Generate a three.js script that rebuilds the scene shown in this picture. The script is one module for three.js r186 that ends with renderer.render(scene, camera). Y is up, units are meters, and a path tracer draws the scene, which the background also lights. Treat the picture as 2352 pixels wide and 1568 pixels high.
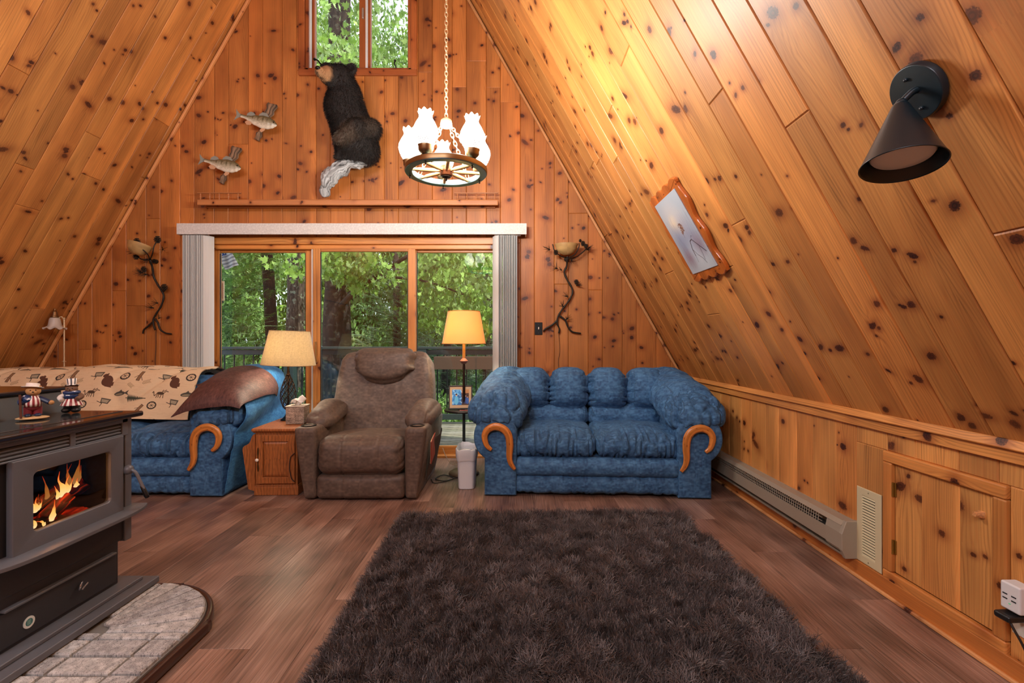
import * as THREE from 'three';
import { mergeGeometries, mergeVertices, toCreasedNormals } from 'three/addons/utils/BufferGeometryUtils.js';
import { RoundedBoxGeometry } from 'three/addons/geometries/RoundedBoxGeometry.js';
import { MarchingCubes } from 'three/addons/objects/MarchingCubes.js';

// ---------- camera, sky, sun, exposure ----------
const scene = new THREE.Scene();
const camera = new THREE.PerspectiveCamera(71.46, 1.5, 0.05, 200);
camera.position.set(0, 1.08, 0);
camera.lookAt(0, 1.08, -5);
const renderer = new THREE.WebGLRenderer({ antialias: true });
renderer.toneMapping = THREE.LinearToneMapping;
renderer.toneMappingExposure = 0.95;
renderer.shadowMap.enabled = true;
scene.background = new THREE.Color().setRGB(1.9, 2.1, 2.4);
const sun = new THREE.DirectionalLight(new THREE.Color().setRGB(1.0, 0.95, 0.82), 8);
sun.name = 'sun';
sun.position.set(17, 26, 2); sun.target.position.set(0, 0, -9);
sun.castShadow = true; sun.shadow.radius = 1.2; sun.shadow.mapSize.set(2048, 2048);
Object.assign(sun.shadow.camera, { left: -20, right: 20, top: 20, bottom: -20, near: 1, far: 80 });
scene.add(sun, sun.target);

// ---------- small tools ----------
function rng(seed) { let s = seed | 0; return () => { s = (s + 0x6d2b79f5) | 0; let t = Math.imul(s ^ (s >>> 15), 1 | s); t = (t + Math.imul(t ^ (t >>> 7), 61 | t)) ^ t; return ((t ^ (t >>> 14)) >>> 0) / 4294967296; }; }
const hash = (x, y, z = 0) => { let h = Math.imul(x | 0, 374761393) + Math.imul(y | 0, 668265263) + Math.imul(z | 0, 2147483647); h = Math.imul(h ^ (h >>> 13), 1274126177); return ((h ^ (h >>> 16)) >>> 0) / 4294967296; };
const sm = (t) => t * t * (3 - 2 * t);
function noise2(x, y, z = 0) { const xi = Math.floor(x), yi = Math.floor(y), a = sm(x - xi), b = sm(y - yi); const p = hash(xi, yi, z), q = hash(xi + 1, yi, z), r = hash(xi, yi + 1, z), s = hash(xi + 1, yi + 1, z); return (p + (q - p) * a + (r - p) * b + (p - q - r + s) * a * b) * 2 - 1; }
function noise3(x, y, z) { const zi = Math.floor(z), t = sm(z - zi); return noise2(x, y, zi) * (1 - t) + noise2(x, y, zi + 1) * t; }
function fbm2(x, y, o = 4, z = 0) { let s = 0, a = 0.5; for (let i = 0; i < o; i++) { s += a * noise2(x, y, z + i * 17); x *= 2.03; y *= 2.03; a *= 0.5; } return s; }
function fbm3(x, y, z, o = 3) { let s = 0, a = 0.5; for (let i = 0; i < o; i++) { s += a * noise3(x, y, z); x *= 2.03; y *= 2.03; z *= 2.03; a *= 0.5; } return s; }
const clamp = (x, a = 0, b = 1) => Math.min(b, Math.max(a, x));
const lerp = (a, b, t) => a + (b - a) * t;
const step01 = (x, a, b) => sm(clamp((x - a) / (b - a)));
const V = (x, y, z) => new THREE.Vector3(x, y, z);
const hex = (h) => new THREE.Color(h);

function texData(w, h, fn, srgb = true) {
  const d = new Uint8Array(w * h * 4);
  for (let y = 0; y < h; y++) for (let x = 0; x < w; x++) { const c = fn(x, y), i = (y * w + x) * 4; d[i] = clamp(c[0], 0, 255); d[i + 1] = clamp(c[1], 0, 255); d[i + 2] = clamp(c[2], 0, 255); d[i + 3] = 255; }
  const t = new THREE.DataTexture(d, w, h, THREE.RGBAFormat);
  t.wrapS = t.wrapT = THREE.RepeatWrapping; t.magFilter = THREE.LinearFilter; t.minFilter = THREE.LinearMipmapLinearFilter; t.generateMipmaps = true;
  if (srgb) t.colorSpace = THREE.SRGBColorSpace;
  t.needsUpdate = true;
  return t;
}
function texCanvas(w, h, draw) {
  const c = document.createElement('canvas'); c.width = w; c.height = h;
  const g = c.getContext('2d'); draw(g, w, h);
  const t = new THREE.CanvasTexture(c); t.colorSpace = THREE.SRGBColorSpace; t.wrapS = t.wrapT = THREE.RepeatWrapping;
  return t;
}
const std = (o) => new THREE.MeshStandardMaterial(o);
const phy = (o) => new THREE.MeshPhysicalMaterial(o);

const taken = new Map();
function numbered(name) { const n = taken.get(name) || 0; taken.set(name, n + 1); return n ? name + '_' + String(n).padStart(3, '0') : name; }
function thing(name, label, category, [x, y, z] = [0, 0, 0], turn = 0, group) {
  const o = new THREE.Group(); o.name = numbered(name); o.position.set(x, y, z); o.rotation.y = turn;
  o.userData = { label, category }; if (group) o.userData.group = group;
  scene.add(o); return o;
}
function structure(name, o = new THREE.Group()) { o.name = numbered(name); o.userData.kind = 'structure'; scene.add(o); return o; }
function part(name, geo, mat, parent, label) {
  const m = new THREE.Mesh(Array.isArray(geo) ? merge(geo) : geo, mat); m.name = name; m.castShadow = m.receiveShadow = true;
  if (label) m.userData.label = label; parent.add(m); return m;
}
function single(name, label, category, geo, mat, pos, turn = 0, group) {
  const m = new THREE.Mesh(Array.isArray(geo) ? merge(geo) : geo, mat); m.name = numbered(name); m.castShadow = m.receiveShadow = true;
  if (pos) m.position.set(...pos); m.rotation.y = turn; m.userData = { label, category }; if (group) m.userData.group = group; scene.add(m); return m;
}
function instanced(name, geo, mat, mats4, colors, parent) {
  const im = new THREE.InstancedMesh(geo, mat, mats4.length); im.name = name; im.castShadow = im.receiveShadow = true;
  mats4.forEach((m, i) => { im.setMatrixAt(i, m); if (colors) im.setColorAt(i, colors[i]); });
  im.userData.kind = 'stuff'; parent.add(im); return im;
}
function merge(list) {
  const l = list.map((g) => { let h = g.index ? g.toNonIndexed() : g; for (const k of Object.keys(h.attributes)) if (!['position', 'normal', 'uv'].includes(k)) { h = h.clone(); h.deleteAttribute(k); } if (!h.attributes.uv) { h.setAttribute('uv', new THREE.BufferAttribute(new Float32Array(h.attributes.position.count * 2), 2)); } return h; });
  return mergeGeometries(l, false);
}
function copyOf(o, name, label, pos, turn) { const c = o.clone(); c.name = numbered(name); c.userData = { ...o.userData, label }; if (pos) c.position.set(...pos); if (turn !== undefined) c.rotation.y = turn; scene.add(c); return c; }

// geometry tools
const M4 = (p, r = [0, 0, 0], s = [1, 1, 1]) => new THREE.Matrix4().compose(V(...p), new THREE.Quaternion().setFromEuler(new THREE.Euler(...r)), V(...s));
const put = (g, p, r, s) => { g.applyMatrix4(M4(p, r, s)); return g; };
const box = (w, h, d, p = [0, 0, 0], r) => put(new THREE.BoxGeometry(w, h, d), p, r);
const rbox = (w, h, d, rad, p = [0, 0, 0], r, seg = 2) => put(new RoundedBoxGeometry(w, h, d, seg, Math.min(rad, w / 2.01, h / 2.01, d / 2.01)), p, r);
const cyl = (r1, r2, h, p = [0, 0, 0], r, n = 24, open = false) => put(new THREE.CylinderGeometry(r1, r2, h, n, 1, open), p, r);
const ball = (r, p = [0, 0, 0], s = [1, 1, 1], n = 20) => put(new THREE.SphereGeometry(r, n, Math.ceil(n * 0.7)), p, [0, 0, 0], s);
const lathe = (pts, n = 32, p = [0, 0, 0], r) => put(new THREE.LatheGeometry(pts.map(([x, y]) => new THREE.Vector2(Math.max(x, 0.00001), y)), n), p, r);
const torus = (R, r, p = [0, 0, 0], rot, n = 32, m = 10) => put(new THREE.TorusGeometry(R, r, m, n), p, rot);
const curve = (pts, closed = false, tension = 0.5) => new THREE.CatmullRomCurve3(pts.map((p) => (p.isVector3 ? p : V(...p))), closed, 'catmullrom', tension);
const tube = (pts, r, seg = 40, rad = 8, closed = false) => new THREE.TubeGeometry(curve(pts, closed), seg, r, rad, closed);
const smooth = (g, a = 0.7) => toCreasedNormals(g, a);

// a tube whose width and height change along its path: w(t) across (in the plane of side), h(t) along `up`
function ribbon(pts, wf, hf, up, seg = 60, rad = 12, sq = 2) {
  const c = curve(pts), pos = [], uv = [], idx = [], U = up.clone().normalize();
  let len = c.getLength();
  for (let i = 0; i <= seg; i++) {
    const t = i / seg, p = c.getPointAt(t), tan = c.getTangentAt(t), side = new THREE.Vector3().crossVectors(tan, U).normalize(), u2 = new THREE.Vector3().crossVectors(side, tan).normalize(), w = wf(t), h = hf(t);
    for (let j = 0; j <= rad; j++) {
      const a = (j / rad) * Math.PI * 2, ca = Math.cos(a), sa = Math.sin(a), e = 2 / sq;
      const x = Math.sign(ca) * Math.pow(Math.abs(ca), e) * w, y = Math.sign(sa) * Math.pow(Math.abs(sa), e) * h;
      pos.push(p.x + side.x * x + u2.x * y, p.y + side.y * x + u2.y * y, p.z + side.z * x + u2.z * y); uv.push(j / rad, t * len);
    }
  }
  const n = rad + 1;
  for (let i = 0; i < seg; i++) for (let j = 0; j < rad; j++) { const a = i * n + j; idx.push(a, a + 1, a + n, a + 1, a + n + 1, a + n); }
  for (const [i, f] of [[0, 1], [seg, 0]]) { const c0 = pos.length / 3, p = c.getPointAt(i / seg); pos.push(p.x, p.y, p.z); uv.push(0, 0); for (let j = 0; j < rad; j++) { const a = i * n + j; f ? idx.push(c0, a + 1, a) : idx.push(c0, a, a + 1); } }
  const g = new THREE.BufferGeometry(); g.setAttribute('position', new THREE.Float32BufferAttribute(pos, 3)); g.setAttribute('uv', new THREE.Float32BufferAttribute(uv, 2)); g.setIndex(idx); g.computeVertexNormals();
  const P = c.getPointAt(0.3); return g;
}
// flat piece with chamfered front edges: polygon (counter-clockwise) in a, b; front face at n = 0, back at n = -t
function plank(poly, t, ch, uvf) {
  const n = poly.length, ins = [];
  for (let i = 0; i < n; i++) {
    const p0 = poly[(i + n - 1) % n], p1 = poly[i], p2 = poly[(i + 1) % n];
    const e1 = [p1[0] - p0[0], p1[1] - p0[1]], e2 = [p2[0] - p1[0], p2[1] - p1[1]], l1 = Math.hypot(...e1), l2 = Math.hypot(...e2);
    const n1 = [-e1[1] / l1, e1[0] / l1], n2 = [-e2[1] / l2, e2[0] / l2], k = ch / (1 + n1[0] * n2[0] + n1[1] * n2[1]);
    ins.push([p1[0] + (n1[0] + n2[0]) * k, p1[1] + (n1[1] + n2[1]) * k]);
  }
  const pos = [], uv = [], add = (q, z) => { pos.push(q[0], q[1], z); const w = uvf(q[0], q[1]); uv.push(w[0], w[1]); };
  for (let i = 1; i < n - 1; i++) { add(ins[0], 0); add(ins[i], 0); add(ins[i + 1], 0); }
  for (let i = 0; i < n; i++) {
    const j = (i + 1) % n;
    add(poly[i], -ch); add(poly[j], -ch); add(ins[j], 0); add(poly[i], -ch); add(ins[j], 0); add(ins[i], 0);
    add(poly[i], -t); add(poly[j], -t); add(poly[j], -ch); add(poly[i], -t); add(poly[j], -ch); add(poly[i], -ch);
  }
  const g = new THREE.BufferGeometry(); g.setAttribute('position', new THREE.Float32BufferAttribute(pos, 3)); g.setAttribute('uv', new THREE.Float32BufferAttribute(uv, 2)); g.computeVertexNormals(); return g;
}
function clipPoly(poly, a, b, c) { // keep a*x + b*y <= c
  const out = [];
  for (let i = 0; i < poly.length; i++) {
    const p = poly[i], q = poly[(i + 1) % poly.length], dp = a * p[0] + b * p[1] - c, dq = a * q[0] + b * q[1] - c;
    if (dp <= 0) out.push(p);
    if (dp * dq < 0) { const t = dp / (dp - dq); out.push([p[0] + (q[0] - p[0]) * t, p[1] + (q[1] - p[1]) * t]); }
  }
  return out;
}
function frame(o, origin, a, b, n) { o.matrix.makeBasis(V(...a), V(...b), V(...n)); o.matrix.setPosition(V(...origin)); o.matrix.decompose(o.position, o.quaternion, o.scale); return o; }
// smooth blob from a signed distance field, on its own grid
function sdfMesh(f, lo, hi, cell) {
  const size = Math.max(hi[0] - lo[0], hi[1] - lo[1], hi[2] - lo[2]), res = Math.ceil(size / cell) + 4, half = (res * cell) / 2, c = [0, 1, 2].map((k) => (lo[k] + hi[k]) / 2);
  const mc = new MarchingCubes(res, new THREE.MeshStandardMaterial(), false, false, 400000); mc.isolation = 0;
  for (let z = 0; z < res; z++) for (let y = 0; y < res; y++) for (let x = 0; x < res; x++) {
    const e = x < 2 || y < 2 || z < 2 || x > res - 3 || y > res - 3 || z > res - 3;
    mc.field[x + y * res + z * res * res] = e ? -1 : -f(c[0] + (x - res / 2) * cell, c[1] + (y - res / 2) * cell, c[2] + (z - res / 2) * cell);
  }
  mc.update();
  const n = mc.count, g = new THREE.BufferGeometry(), p = new Float32Array(n * 3);
  for (let i = 0; i < n; i++) for (let k = 0; k < 3; k++) p[i * 3 + k] = c[k] + mc.positionArray[i * 3 + k] * half;
  g.setAttribute('position', new THREE.BufferAttribute(p, 3));
  const w = mergeVertices(g, cell * 0.02); w.computeVertexNormals();
  return w;
}
const capsule = (px, py, pz, a, b, ra, rb) => { const bx = b[0] - a[0], by = b[1] - a[1], bz = b[2] - a[2], t = clamp(((px - a[0]) * bx + (py - a[1]) * by + (pz - a[2]) * bz) / (bx * bx + by * by + bz * bz + 1e-9)); return Math.hypot(px - a[0] - bx * t, py - a[1] - by * t, pz - a[2] - bz * t) - (ra + (rb - ra) * t); };
const smin = (a, b, k) => { const h = clamp(0.5 + (0.5 * (b - a)) / k); return b + (a - b) * h - k * h * (1 - h); };
// soft upholstered block: rounded box with crowned faces and wrinkles
function cushion(w, h, d, o = {}) {
  const { r = 0.05, crown = [0.02, 0.02, 0.02], n = [18, 12, 18], wr = 0, wf = 30, seed = 1, fn } = o;
  const g = new THREE.BoxGeometry(w, h, d, ...n), p = g.attributes.position, half = [w / 2, h / 2, d / 2];
  for (let i = 0; i < p.count; i++) {
    const q = [p.getX(i), p.getY(i), p.getZ(i)], u = q.map((x, k) => x / half[k]);
    const inner = q.map((x, k) => clamp(x, -half[k] + r, half[k] - r)), dl = q.map((x, k) => x - inner[k]), L = Math.hypot(...dl);
    let out = L > 1e-9 ? inner.map((x, k) => x + (dl[k] / L) * r) : q;
    for (let k = 0; k < 3; k++) { const a = (k + 1) % 3, b = (k + 2) % 3; out[k] += Math.sign(u[k]) * Math.pow(Math.abs(u[k]), 3) * crown[k] * (1 - u[a] * u[a]) * (1 - u[b] * u[b]); }
    if (fn) out = fn(out, u);
    p.setXYZ(i, ...out);
  }
  let m = g; m.deleteAttribute('normal');
  const uvs = g.attributes.uv;
  m = mergeVertices((() => { const x = g.clone(); x.deleteAttribute('uv'); return x; })(), 1e-5);
  m.computeVertexNormals();
  const P = m.attributes.position, N = m.attributes.normal;
  if (wr) for (let i = 0; i < P.count; i++) {
    const x = P.getX(i), y = P.getY(i), z = P.getZ(i);
    const v = typeof wr === 'function' ? wr(x, y, z) : wr * fbm3(x * wf + seed * 7, y * wf * 0.6, z * wf, 2);
    P.setXYZ(i, x + N.getX(i) * v, y + N.getY(i) * v, z + N.getZ(i) * v);
  }
  m.computeVertexNormals();
  // uv in metres from the dominant direction
  const uv = new Float32Array(P.count * 2), N2 = m.attributes.normal;
  for (let i = 0; i < P.count; i++) { const ax = Math.abs(N2.getX(i)), ay = Math.abs(N2.getY(i)), az = Math.abs(N2.getZ(i)); const [a, b] = az >= ax && az >= ay ? [P.getX(i), P.getY(i)] : ay >= ax ? [P.getX(i), P.getZ(i)] : [P.getZ(i), P.getY(i)]; uv[i * 2] = a; uv[i * 2 + 1] = b; }
  m.setAttribute('uv', new THREE.BufferAttribute(uv, 2));
  return m;
}
function meterUV(g, s = 1) { // box-projected uv in metres for a non-indexed geometry
  const h = g.index ? g.toNonIndexed() : g, P = h.attributes.position, N = h.attributes.normal, uv = new Float32Array(P.count * 2);
  for (let i = 0; i < P.count; i++) { const ax = Math.abs(N.getX(i)), ay = Math.abs(N.getY(i)), az = Math.abs(N.getZ(i)); const [a, b] = az >= ax && az >= ay ? [P.getX(i), P.getY(i)] : ay >= ax ? [P.getX(i), P.getZ(i)] : [P.getZ(i), P.getY(i)]; uv[i * 2] = a * s; uv[i * 2 + 1] = b * s; }
  h.setAttribute('uv', new THREE.BufferAttribute(uv, 2)); return h;
}
// ---------- wood and floor textures ----------
// ten board strips side by side, each 0.2 m wide and 3.2 m long: growth rings bent round knots
function pineAtlas(seed) {
  const W = 1600, H = 1800, N = 10, R = rng(seed), strips = [];
  for (let i = 0; i < N; i++) {
    const knots = []; let y = R() * 0.25;
    while (y < 3.2) {
      const cl = R() < 0.4 ? 2 + Math.floor(R() * 2.5) : 1;
      for (let k = 0; k < cl; k++) { const big = R() < 0.55; knots.push({ x: 0.02 + R() * 0.15, y: y + (R() - 0.5) * 0.1, r: big ? 0.008 + R() * 0.0095 : 0.0035 + R() * 0.0045, e: 1 + R() * (R() < 0.25 ? 1.6 : 0.5), a: (R() - 0.5) * 1.4, d: 0.6 + R() * 0.5 }); }
      y += 0.14 + R() * 0.38;
    }
    const pits = []; for (let k = 0; k < 5; k++) pits.push([R() * 0.2, R() * 3.2, 0.008 + R() * 0.02]);
    strips.push({ knots, tone: 0.93 + R() * 0.14, red: (R() - 0.5) * 0.1, f: 60 + R() * 70, c: R() * 0.3 - 0.05, k: 0.5 + R() * 1.6, s: Math.floor(R() * 999), sap: R() < 0.25 ? (R() < 0.5 ? -1 : 1) : 0 });
  }
  const d = [0, 0, 0];
  return texData(W, H, (px, py) => {
    const i = Math.floor((px / W) * N), s = strips[i], x = (px / W) * 2 - i * 0.2, y = (py / H) * 3.2;
    const yy = y < 1.6 ? y : 3.2 - y; // ring field repeats along the board
    let t = (Math.abs(x - s.c) + 0.012 * s.k * noise2(x * 6, yy * 1.6, s.s) + 0.02 * s.k * noise2(3, yy * 0.9, s.s + 5)) * s.f + 0.55 * noise2(x * 48, yy * 0.5, s.s + 11) + 0.25 * noise2(x * 130, yy * 1.5, s.s + 13);
    let core = 0, halo = 0, ringk = 0;
    for (const k of s.knots) {
      let dy = y - k.y; if (dy > 1.6) dy -= 3.2; if (dy < -1.6) dy += 3.2;
      if (Math.abs(dy) > 0.13) continue;
      const dx = x - k.x, ca = Math.cos(k.a), sa = Math.sin(k.a), ux = (dx * ca + dy * sa) / k.e, uy = -dx * sa + dy * ca, q = Math.hypot(ux, uy) / k.r;
      if (q > 9) continue;
      t += 1.5 * k.r * 140 * Math.exp(-(dx * dx) / (5 * k.r * k.r) - (dy * dy) / (26 * k.r * k.r)) * 0.35;
      const qn = q + 0.22 * noise2(dx * 330 + 9, dy * 330, s.s);
      core = Math.max(core, (1 - step01(qn, 0.82, 1.18)) * k.d); halo = Math.max(halo, Math.exp(-Math.pow(q / 2.1, 2)) * 0.75);
      if (qn < 1) ringk = 0.5 + 0.5 * Math.sin(q * 11);
    }
    const ring = Math.pow(0.5 + 0.5 * Math.sin(t * 6.283), 3), fib = noise2(x * 900, y * 9, s.s + 3) * 0.5 + noise2(x * 330, y * 4, s.s + 8) * 0.5, blot = fbm2(x * 9 + i * 3, yy * 2.2, 3, s.s + 2);
    const rv = clamp(0.55 + 0.75 * noise2(x * 26, yy * 1.1, s.s + 17), 0.05, 1.2); let g = 1 - 0.15 * ring * rv + 0.08 * fib + 0.19 * blot; g *= s.tone;
    if (s.sap) g *= 1 + 0.12 * step01(s.sap > 0 ? x : 0.2 - x, 0.12, 0.16);
    const rd = s.red + 0.1 * ring - 0.1 * blot;
    let r = 210 * g * (1 + rd * 0.08), gg = 154 * g * (1 - rd * 0.34), b = 102 * g * (1 - rd * 0.6);
    r = lerp(r, r * 0.68, halo); gg = lerp(gg, gg * 0.54, halo); b = lerp(b, b * 0.48, halo);
    const kc = 0.8 + 0.5 * ringk + 0.25 * fib;
    d[0] = lerp(r, 70 * kc, core); d[1] = lerp(gg, 34 * kc, core); d[2] = lerp(b, 20 * kc, core);
    return d;
  });
}
const pineMaps = [pineAtlas(11), pineAtlas(57)];
const pineMats = {};
function pineSet(name, tint, rough, n = 6, spread = 0.12, seed = 3) {
  const R = rng(seed), out = [];
  for (let i = 0; i < n; i++) { const v = 1 + (R() - 0.5) * 2 * spread, w = (R() - 0.5) * spread; out.push(phy({ map: pineMaps[i % 2], color: new THREE.Color().setRGB(tint[0] * v, tint[1] * v * (1 - w * 0.5), tint[2] * v * (1 - w)), roughness: rough, clearcoat: 0.07, clearcoatRoughness: 0.3 })); }
  return (pineMats[name] = out);
}
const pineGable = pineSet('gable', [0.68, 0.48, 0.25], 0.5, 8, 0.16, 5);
const pineSlope = pineSet('slope', [0.9, 0.78, 0.5], 0.48, 8, 0.14, 9);
const pineKnee = pineSet('knee', [0.93, 0.84, 0.56], 0.45, 6, 0.14, 21);
const pineUV = (R) => { const i = Math.floor(R() * 10), off = R() * 3.2, x0 = R(), dir = R() < 0.5 ? 1 : -1; return (a0, w) => (a, b) => [(i * 0.2 + (0.2 - w) * x0 * 0.98 + 0.001 + clamp(a - a0, 0, 0.198)) / 2, (b * dir + off) / 3.2]; };
const pick = (arr, R) => arr[Math.floor(R() * arr.length)];
const trimWood = std({ map: pineMaps[0], color: new THREE.Color().setRGB(0.88, 0.74, 0.46), roughness: 0.45 });
const trimLight = std({ map: pineMaps[1], color: new THREE.Color().setRGB(1.0, 0.95, 0.85), roughness: 0.5 });
// a straight strip of trim: cross-section w x h, length l along its own x, grain along x
function strip(l, h, d, ch = 0.004, seed = 1) {
  const g = new RoundedBoxGeometry(l, h, d, 2, Math.min(ch, h * 0.45, d * 0.45)), P = g.attributes.position, R = rng(seed * 71 + 5), i = Math.floor(R() * 10), off = R() * 3;
  const uv = new Float32Array(P.count * 2);
  for (let k = 0; k < P.count; k++) { uv[k * 2] = (i * 0.2 + 0.01 + clamp(P.getY(k) + P.getZ(k) + (h + d) / 2, 0, 0.18)) / 2; uv[k * 2 + 1] = (P.getX(k) + off) / 3.2; }
  g.setAttribute('uv', new THREE.BufferAttribute(uv, 2)); return g;
}

// ---------- the A-frame shell ----------
const BACK = -4.43, APX = -1.427, APY = 6.096, SL = 0.566, KX = 1.6, KY = 0.74, LX = 2 * APX - KX, REAR = 2.9;
const DOOR = [-2.85, 0.01, 0, 2.0], WIN = [-1.93, -0.94, 3.61, 4.75];
const backMat = std({ color: hex('#4a2f1a'), roughness: 0.9 });

{ // gable wall with the sliding door and the upper window
  const wall = structure('wall_back'); wall.position.set(0, 0, BACK);
  const s = new THREE.Shape([[LX - 0.45, -0.1], [KX + 0.45, -0.1], [KX + 0.45, 0.0], [APX, APY + 0.35], [LX - 0.45, 0.0]].map((p) => new THREE.Vector2(...p)));
  for (const [x0, x1, y0, y1] of [[DOOR[0], DOOR[1], 0, DOOR[3]], WIN]) s.holes.push(new THREE.Path([[x0, y0], [x0, y1], [x1, y1], [x1, y0]].map((p) => new THREE.Vector2(...p))));
  part('backing', put(new THREE.ExtrudeGeometry(s, { depth: 0.14, bevelEnabled: false }), [0, 0, -0.165]), backMat, wall);
  const R = rng(41), edges = []; let x = -3.099 - 0.3176 * 5, k = 0;
  while (x < KX) { edges.push(x); x += k++ % 2 ? 0.1856 : 0.132; }
  edges.push(x);
  for (let i = 0; i + 1 < edges.length; i++) {
    const x0 = Math.max(edges[i], LX), x1 = Math.min(edges[i + 1], KX); if (x1 - x0 < 0.01) continue;
    let cells = [[x0, x1, 0, 6.2]];
    for (const o of [DOOR, WIN]) {
      const nx = [];
      for (const [a, b, c, d] of cells) {
        if (b <= o[0] || a >= o[1] || d <= o[2] || c >= o[3]) { nx.push([a, b, c, d]); continue; }
        if (d > o[3]) nx.push([a, b, o[3], d]); if (c < o[2]) nx.push([a, b, c, o[2]]);
        if (a < o[0] - 0.004) nx.push([a, o[0], Math.max(c, o[2]), Math.min(d, o[3])]); if (b > o[1] + 0.004) nx.push([o[1], b, Math.max(c, o[2]), Math.min(d, o[3])]);
      }
      cells = nx;
    }
    for (const c of cells) {
      const cut = c[3] - c[2] > 2.4 && R() < 0.6 ? [[c[2], c[2] + 0.5 + R() * 1.9], null] : [[c[2], c[3]]];
      if (cut[1] === null) cut[1] = [cut[0][1], c[3]];
      for (const [y0, y1] of cut) {
        let p = [[c[0], y0], [c[1], y0], [c[1], y1], [c[0], y1]];
        p = clipPoly(clipPoly(p, 1, SL, APX + APY * SL), -1, SL, -APX + APY * SL); if (p.length < 3) continue;
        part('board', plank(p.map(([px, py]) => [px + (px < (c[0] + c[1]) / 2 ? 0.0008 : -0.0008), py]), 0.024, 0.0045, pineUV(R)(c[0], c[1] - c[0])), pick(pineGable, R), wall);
      }
    }
  }
}
function slopeWall(name, side, zs, matSet, seed, zEnd) {
  // side +1: right slope; a runs along depth, b up the slope, n into the room
  const wall = structure(name), cl = Math.hypot(1, SL), b = [(-side * SL) / cl, 1 / cl, 0], n = [(-side * 1) / cl, -SL / cl, 0], L = (APY - KY) * cl;
  frame(wall, [side > 0 ? KX + 0.005 : LX - 0.005, KY, 0], [0, 0, side], b, n);
  const aOf = (z) => z * side, [a0, a1] = [aOf(BACK), aOf(REAR)].sort((p, q) => p - q);
  part('backing', box(a1 - a0 + 0.5, L + 1.2, 0.16, [(a0 + a1) / 2, L / 2 - 0.4, -0.105]), backMat, wall);
  const R = rng(seed);
  for (let i = 0; i + 1 < zs.length; i++) {
    const [p, q] = [aOf(Math.max(zs[i], BACK)), aOf(zs[i + 1])].sort((u, v) => u - v); if (q - p < 0.01) continue;
    const cuts = [0]; let y = 0.4 + R() * 2.6; while (y < L - 0.5) { cuts.push(y); y += 1.6 + R() * 2.2; } cuts.push(L);
    for (let j = 0; j + 1 < cuts.length; j++) part('board', plank([[p + 0.001, cuts[j]], [q - 0.001, cuts[j]], [q - 0.001, cuts[j + 1] - 0.001], [p + 0.001, cuts[j + 1] - 0.001]], 0.022, 0.0045, pineUV(R)(p, q - p)), pick(matSet, R), wall);
  }
  const [p, q] = [aOf(zEnd), aOf(REAR)].sort((u, v) => u - v);
  part('panelling', plank([[p, 0], [q, 0], [q, L], [p, L]], 0.022, 0.003, (a, b2) => [(0.21 + (Math.abs(a) % 0.17)) / 2, b2 / 3.2]), matSet[0], wall);
  return wall;
}
const seams = (z0, zEnd, first) => { const out = [z0]; let k = first; while (out[out.length - 1] < zEnd) out.push(out[out.length - 1] + (k++ % 2 ? 0.137 : 0.188)); return out; };
const zr = seams(-1.5666 - 0.325 * 9, -0.5, 0), zl = seams(-4.43 - 0.07, -2.2, 1);
slopeWall('ceiling_right', 1, zr, pineSlope, 77, zr[zr.length - 1]);
slopeWall('ceiling_left', -1, zl, pineSlope, 91, zl[zl.length - 1]);

// low walls below the slopes
const HATCH = [-2.035, -1.526, 0.065, 0.615];
{
  const w = structure('wall_right'); frame(w, [KX, 0, 0], [0, 0, 1], [0, 1, 0], [-1, 0, 0]);
  part('backing', box(REAR - BACK + 0.3, KY + 0.16, 0.1, [(REAR + BACK) / 2, KY / 2 - 0.02, -0.075]), backMat, w);
  const zs = [-4.43 - 0.173]; let k = 0; while (zs[zs.length - 1] < -0.75) zs.push(zs[zs.length - 1] + (k++ % 2 ? 0.183 : 0.1395));
  const R = rng(15);
  for (let i = 0; i + 1 < zs.length; i++) {
    const z0 = Math.max(zs[i], BACK), z1 = zs[i + 1]; if (z1 - z0 < 0.01) continue;
    const cells = []; const o = HATCH;
    if (z1 <= o[0] || z0 >= o[1]) cells.push([z0, z1, 0, KY]); else { cells.push([z0, z1, o[3], KY], [z0, z1, 0, o[2]]); if (z0 < o[0]) cells.push([z0, o[0], o[2], o[3]]); if (z1 > o[1]) cells.push([o[1], z1, o[2], o[3]]); }
    for (const [a, b, c, d] of cells) part('board', plank([[a + 0.0008, c], [b - 0.0008, c], [b - 0.0008, d], [a + 0.0008, d]], 0.024, 0.004, pineUV(R)(a, b - a)), pick(pineKnee, R), w);
  }
  part('panelling', box(REAR - zs[zs.length - 1], KY, 0.024, [(REAR + zs[zs.length - 1]) / 2, KY / 2, -0.012]), trimWood, w);
  const l = structure('wall_left'); frame(l, [LX, 0, 0], [0, 0, -1], [0, 1, 0], [1, 0, 0]);
  part('backing', box(REAR - BACK + 0.3, KY + 0.16, 0.12, [-(REAR + BACK) / 2, KY / 2 - 0.02, -0.06]), trimWood, l);
  const rear = structure('wall_front');
  const s = new THREE.Shape([[LX - 0.45, -0.1], [KX + 0.45, -0.1], [KX + 0.45, 0.0], [APX, APY + 0.35], [LX - 0.45, 0.0]].map((p) => new THREE.Vector2(...p)));
  part('panelling', put(new THREE.ExtrudeGeometry(s, { depth: 0.14, bevelEnabled: false }), [0, 0, REAR]), std({ color: hex('#a86a38'), roughness: 0.6 }), rear);
}
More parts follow.
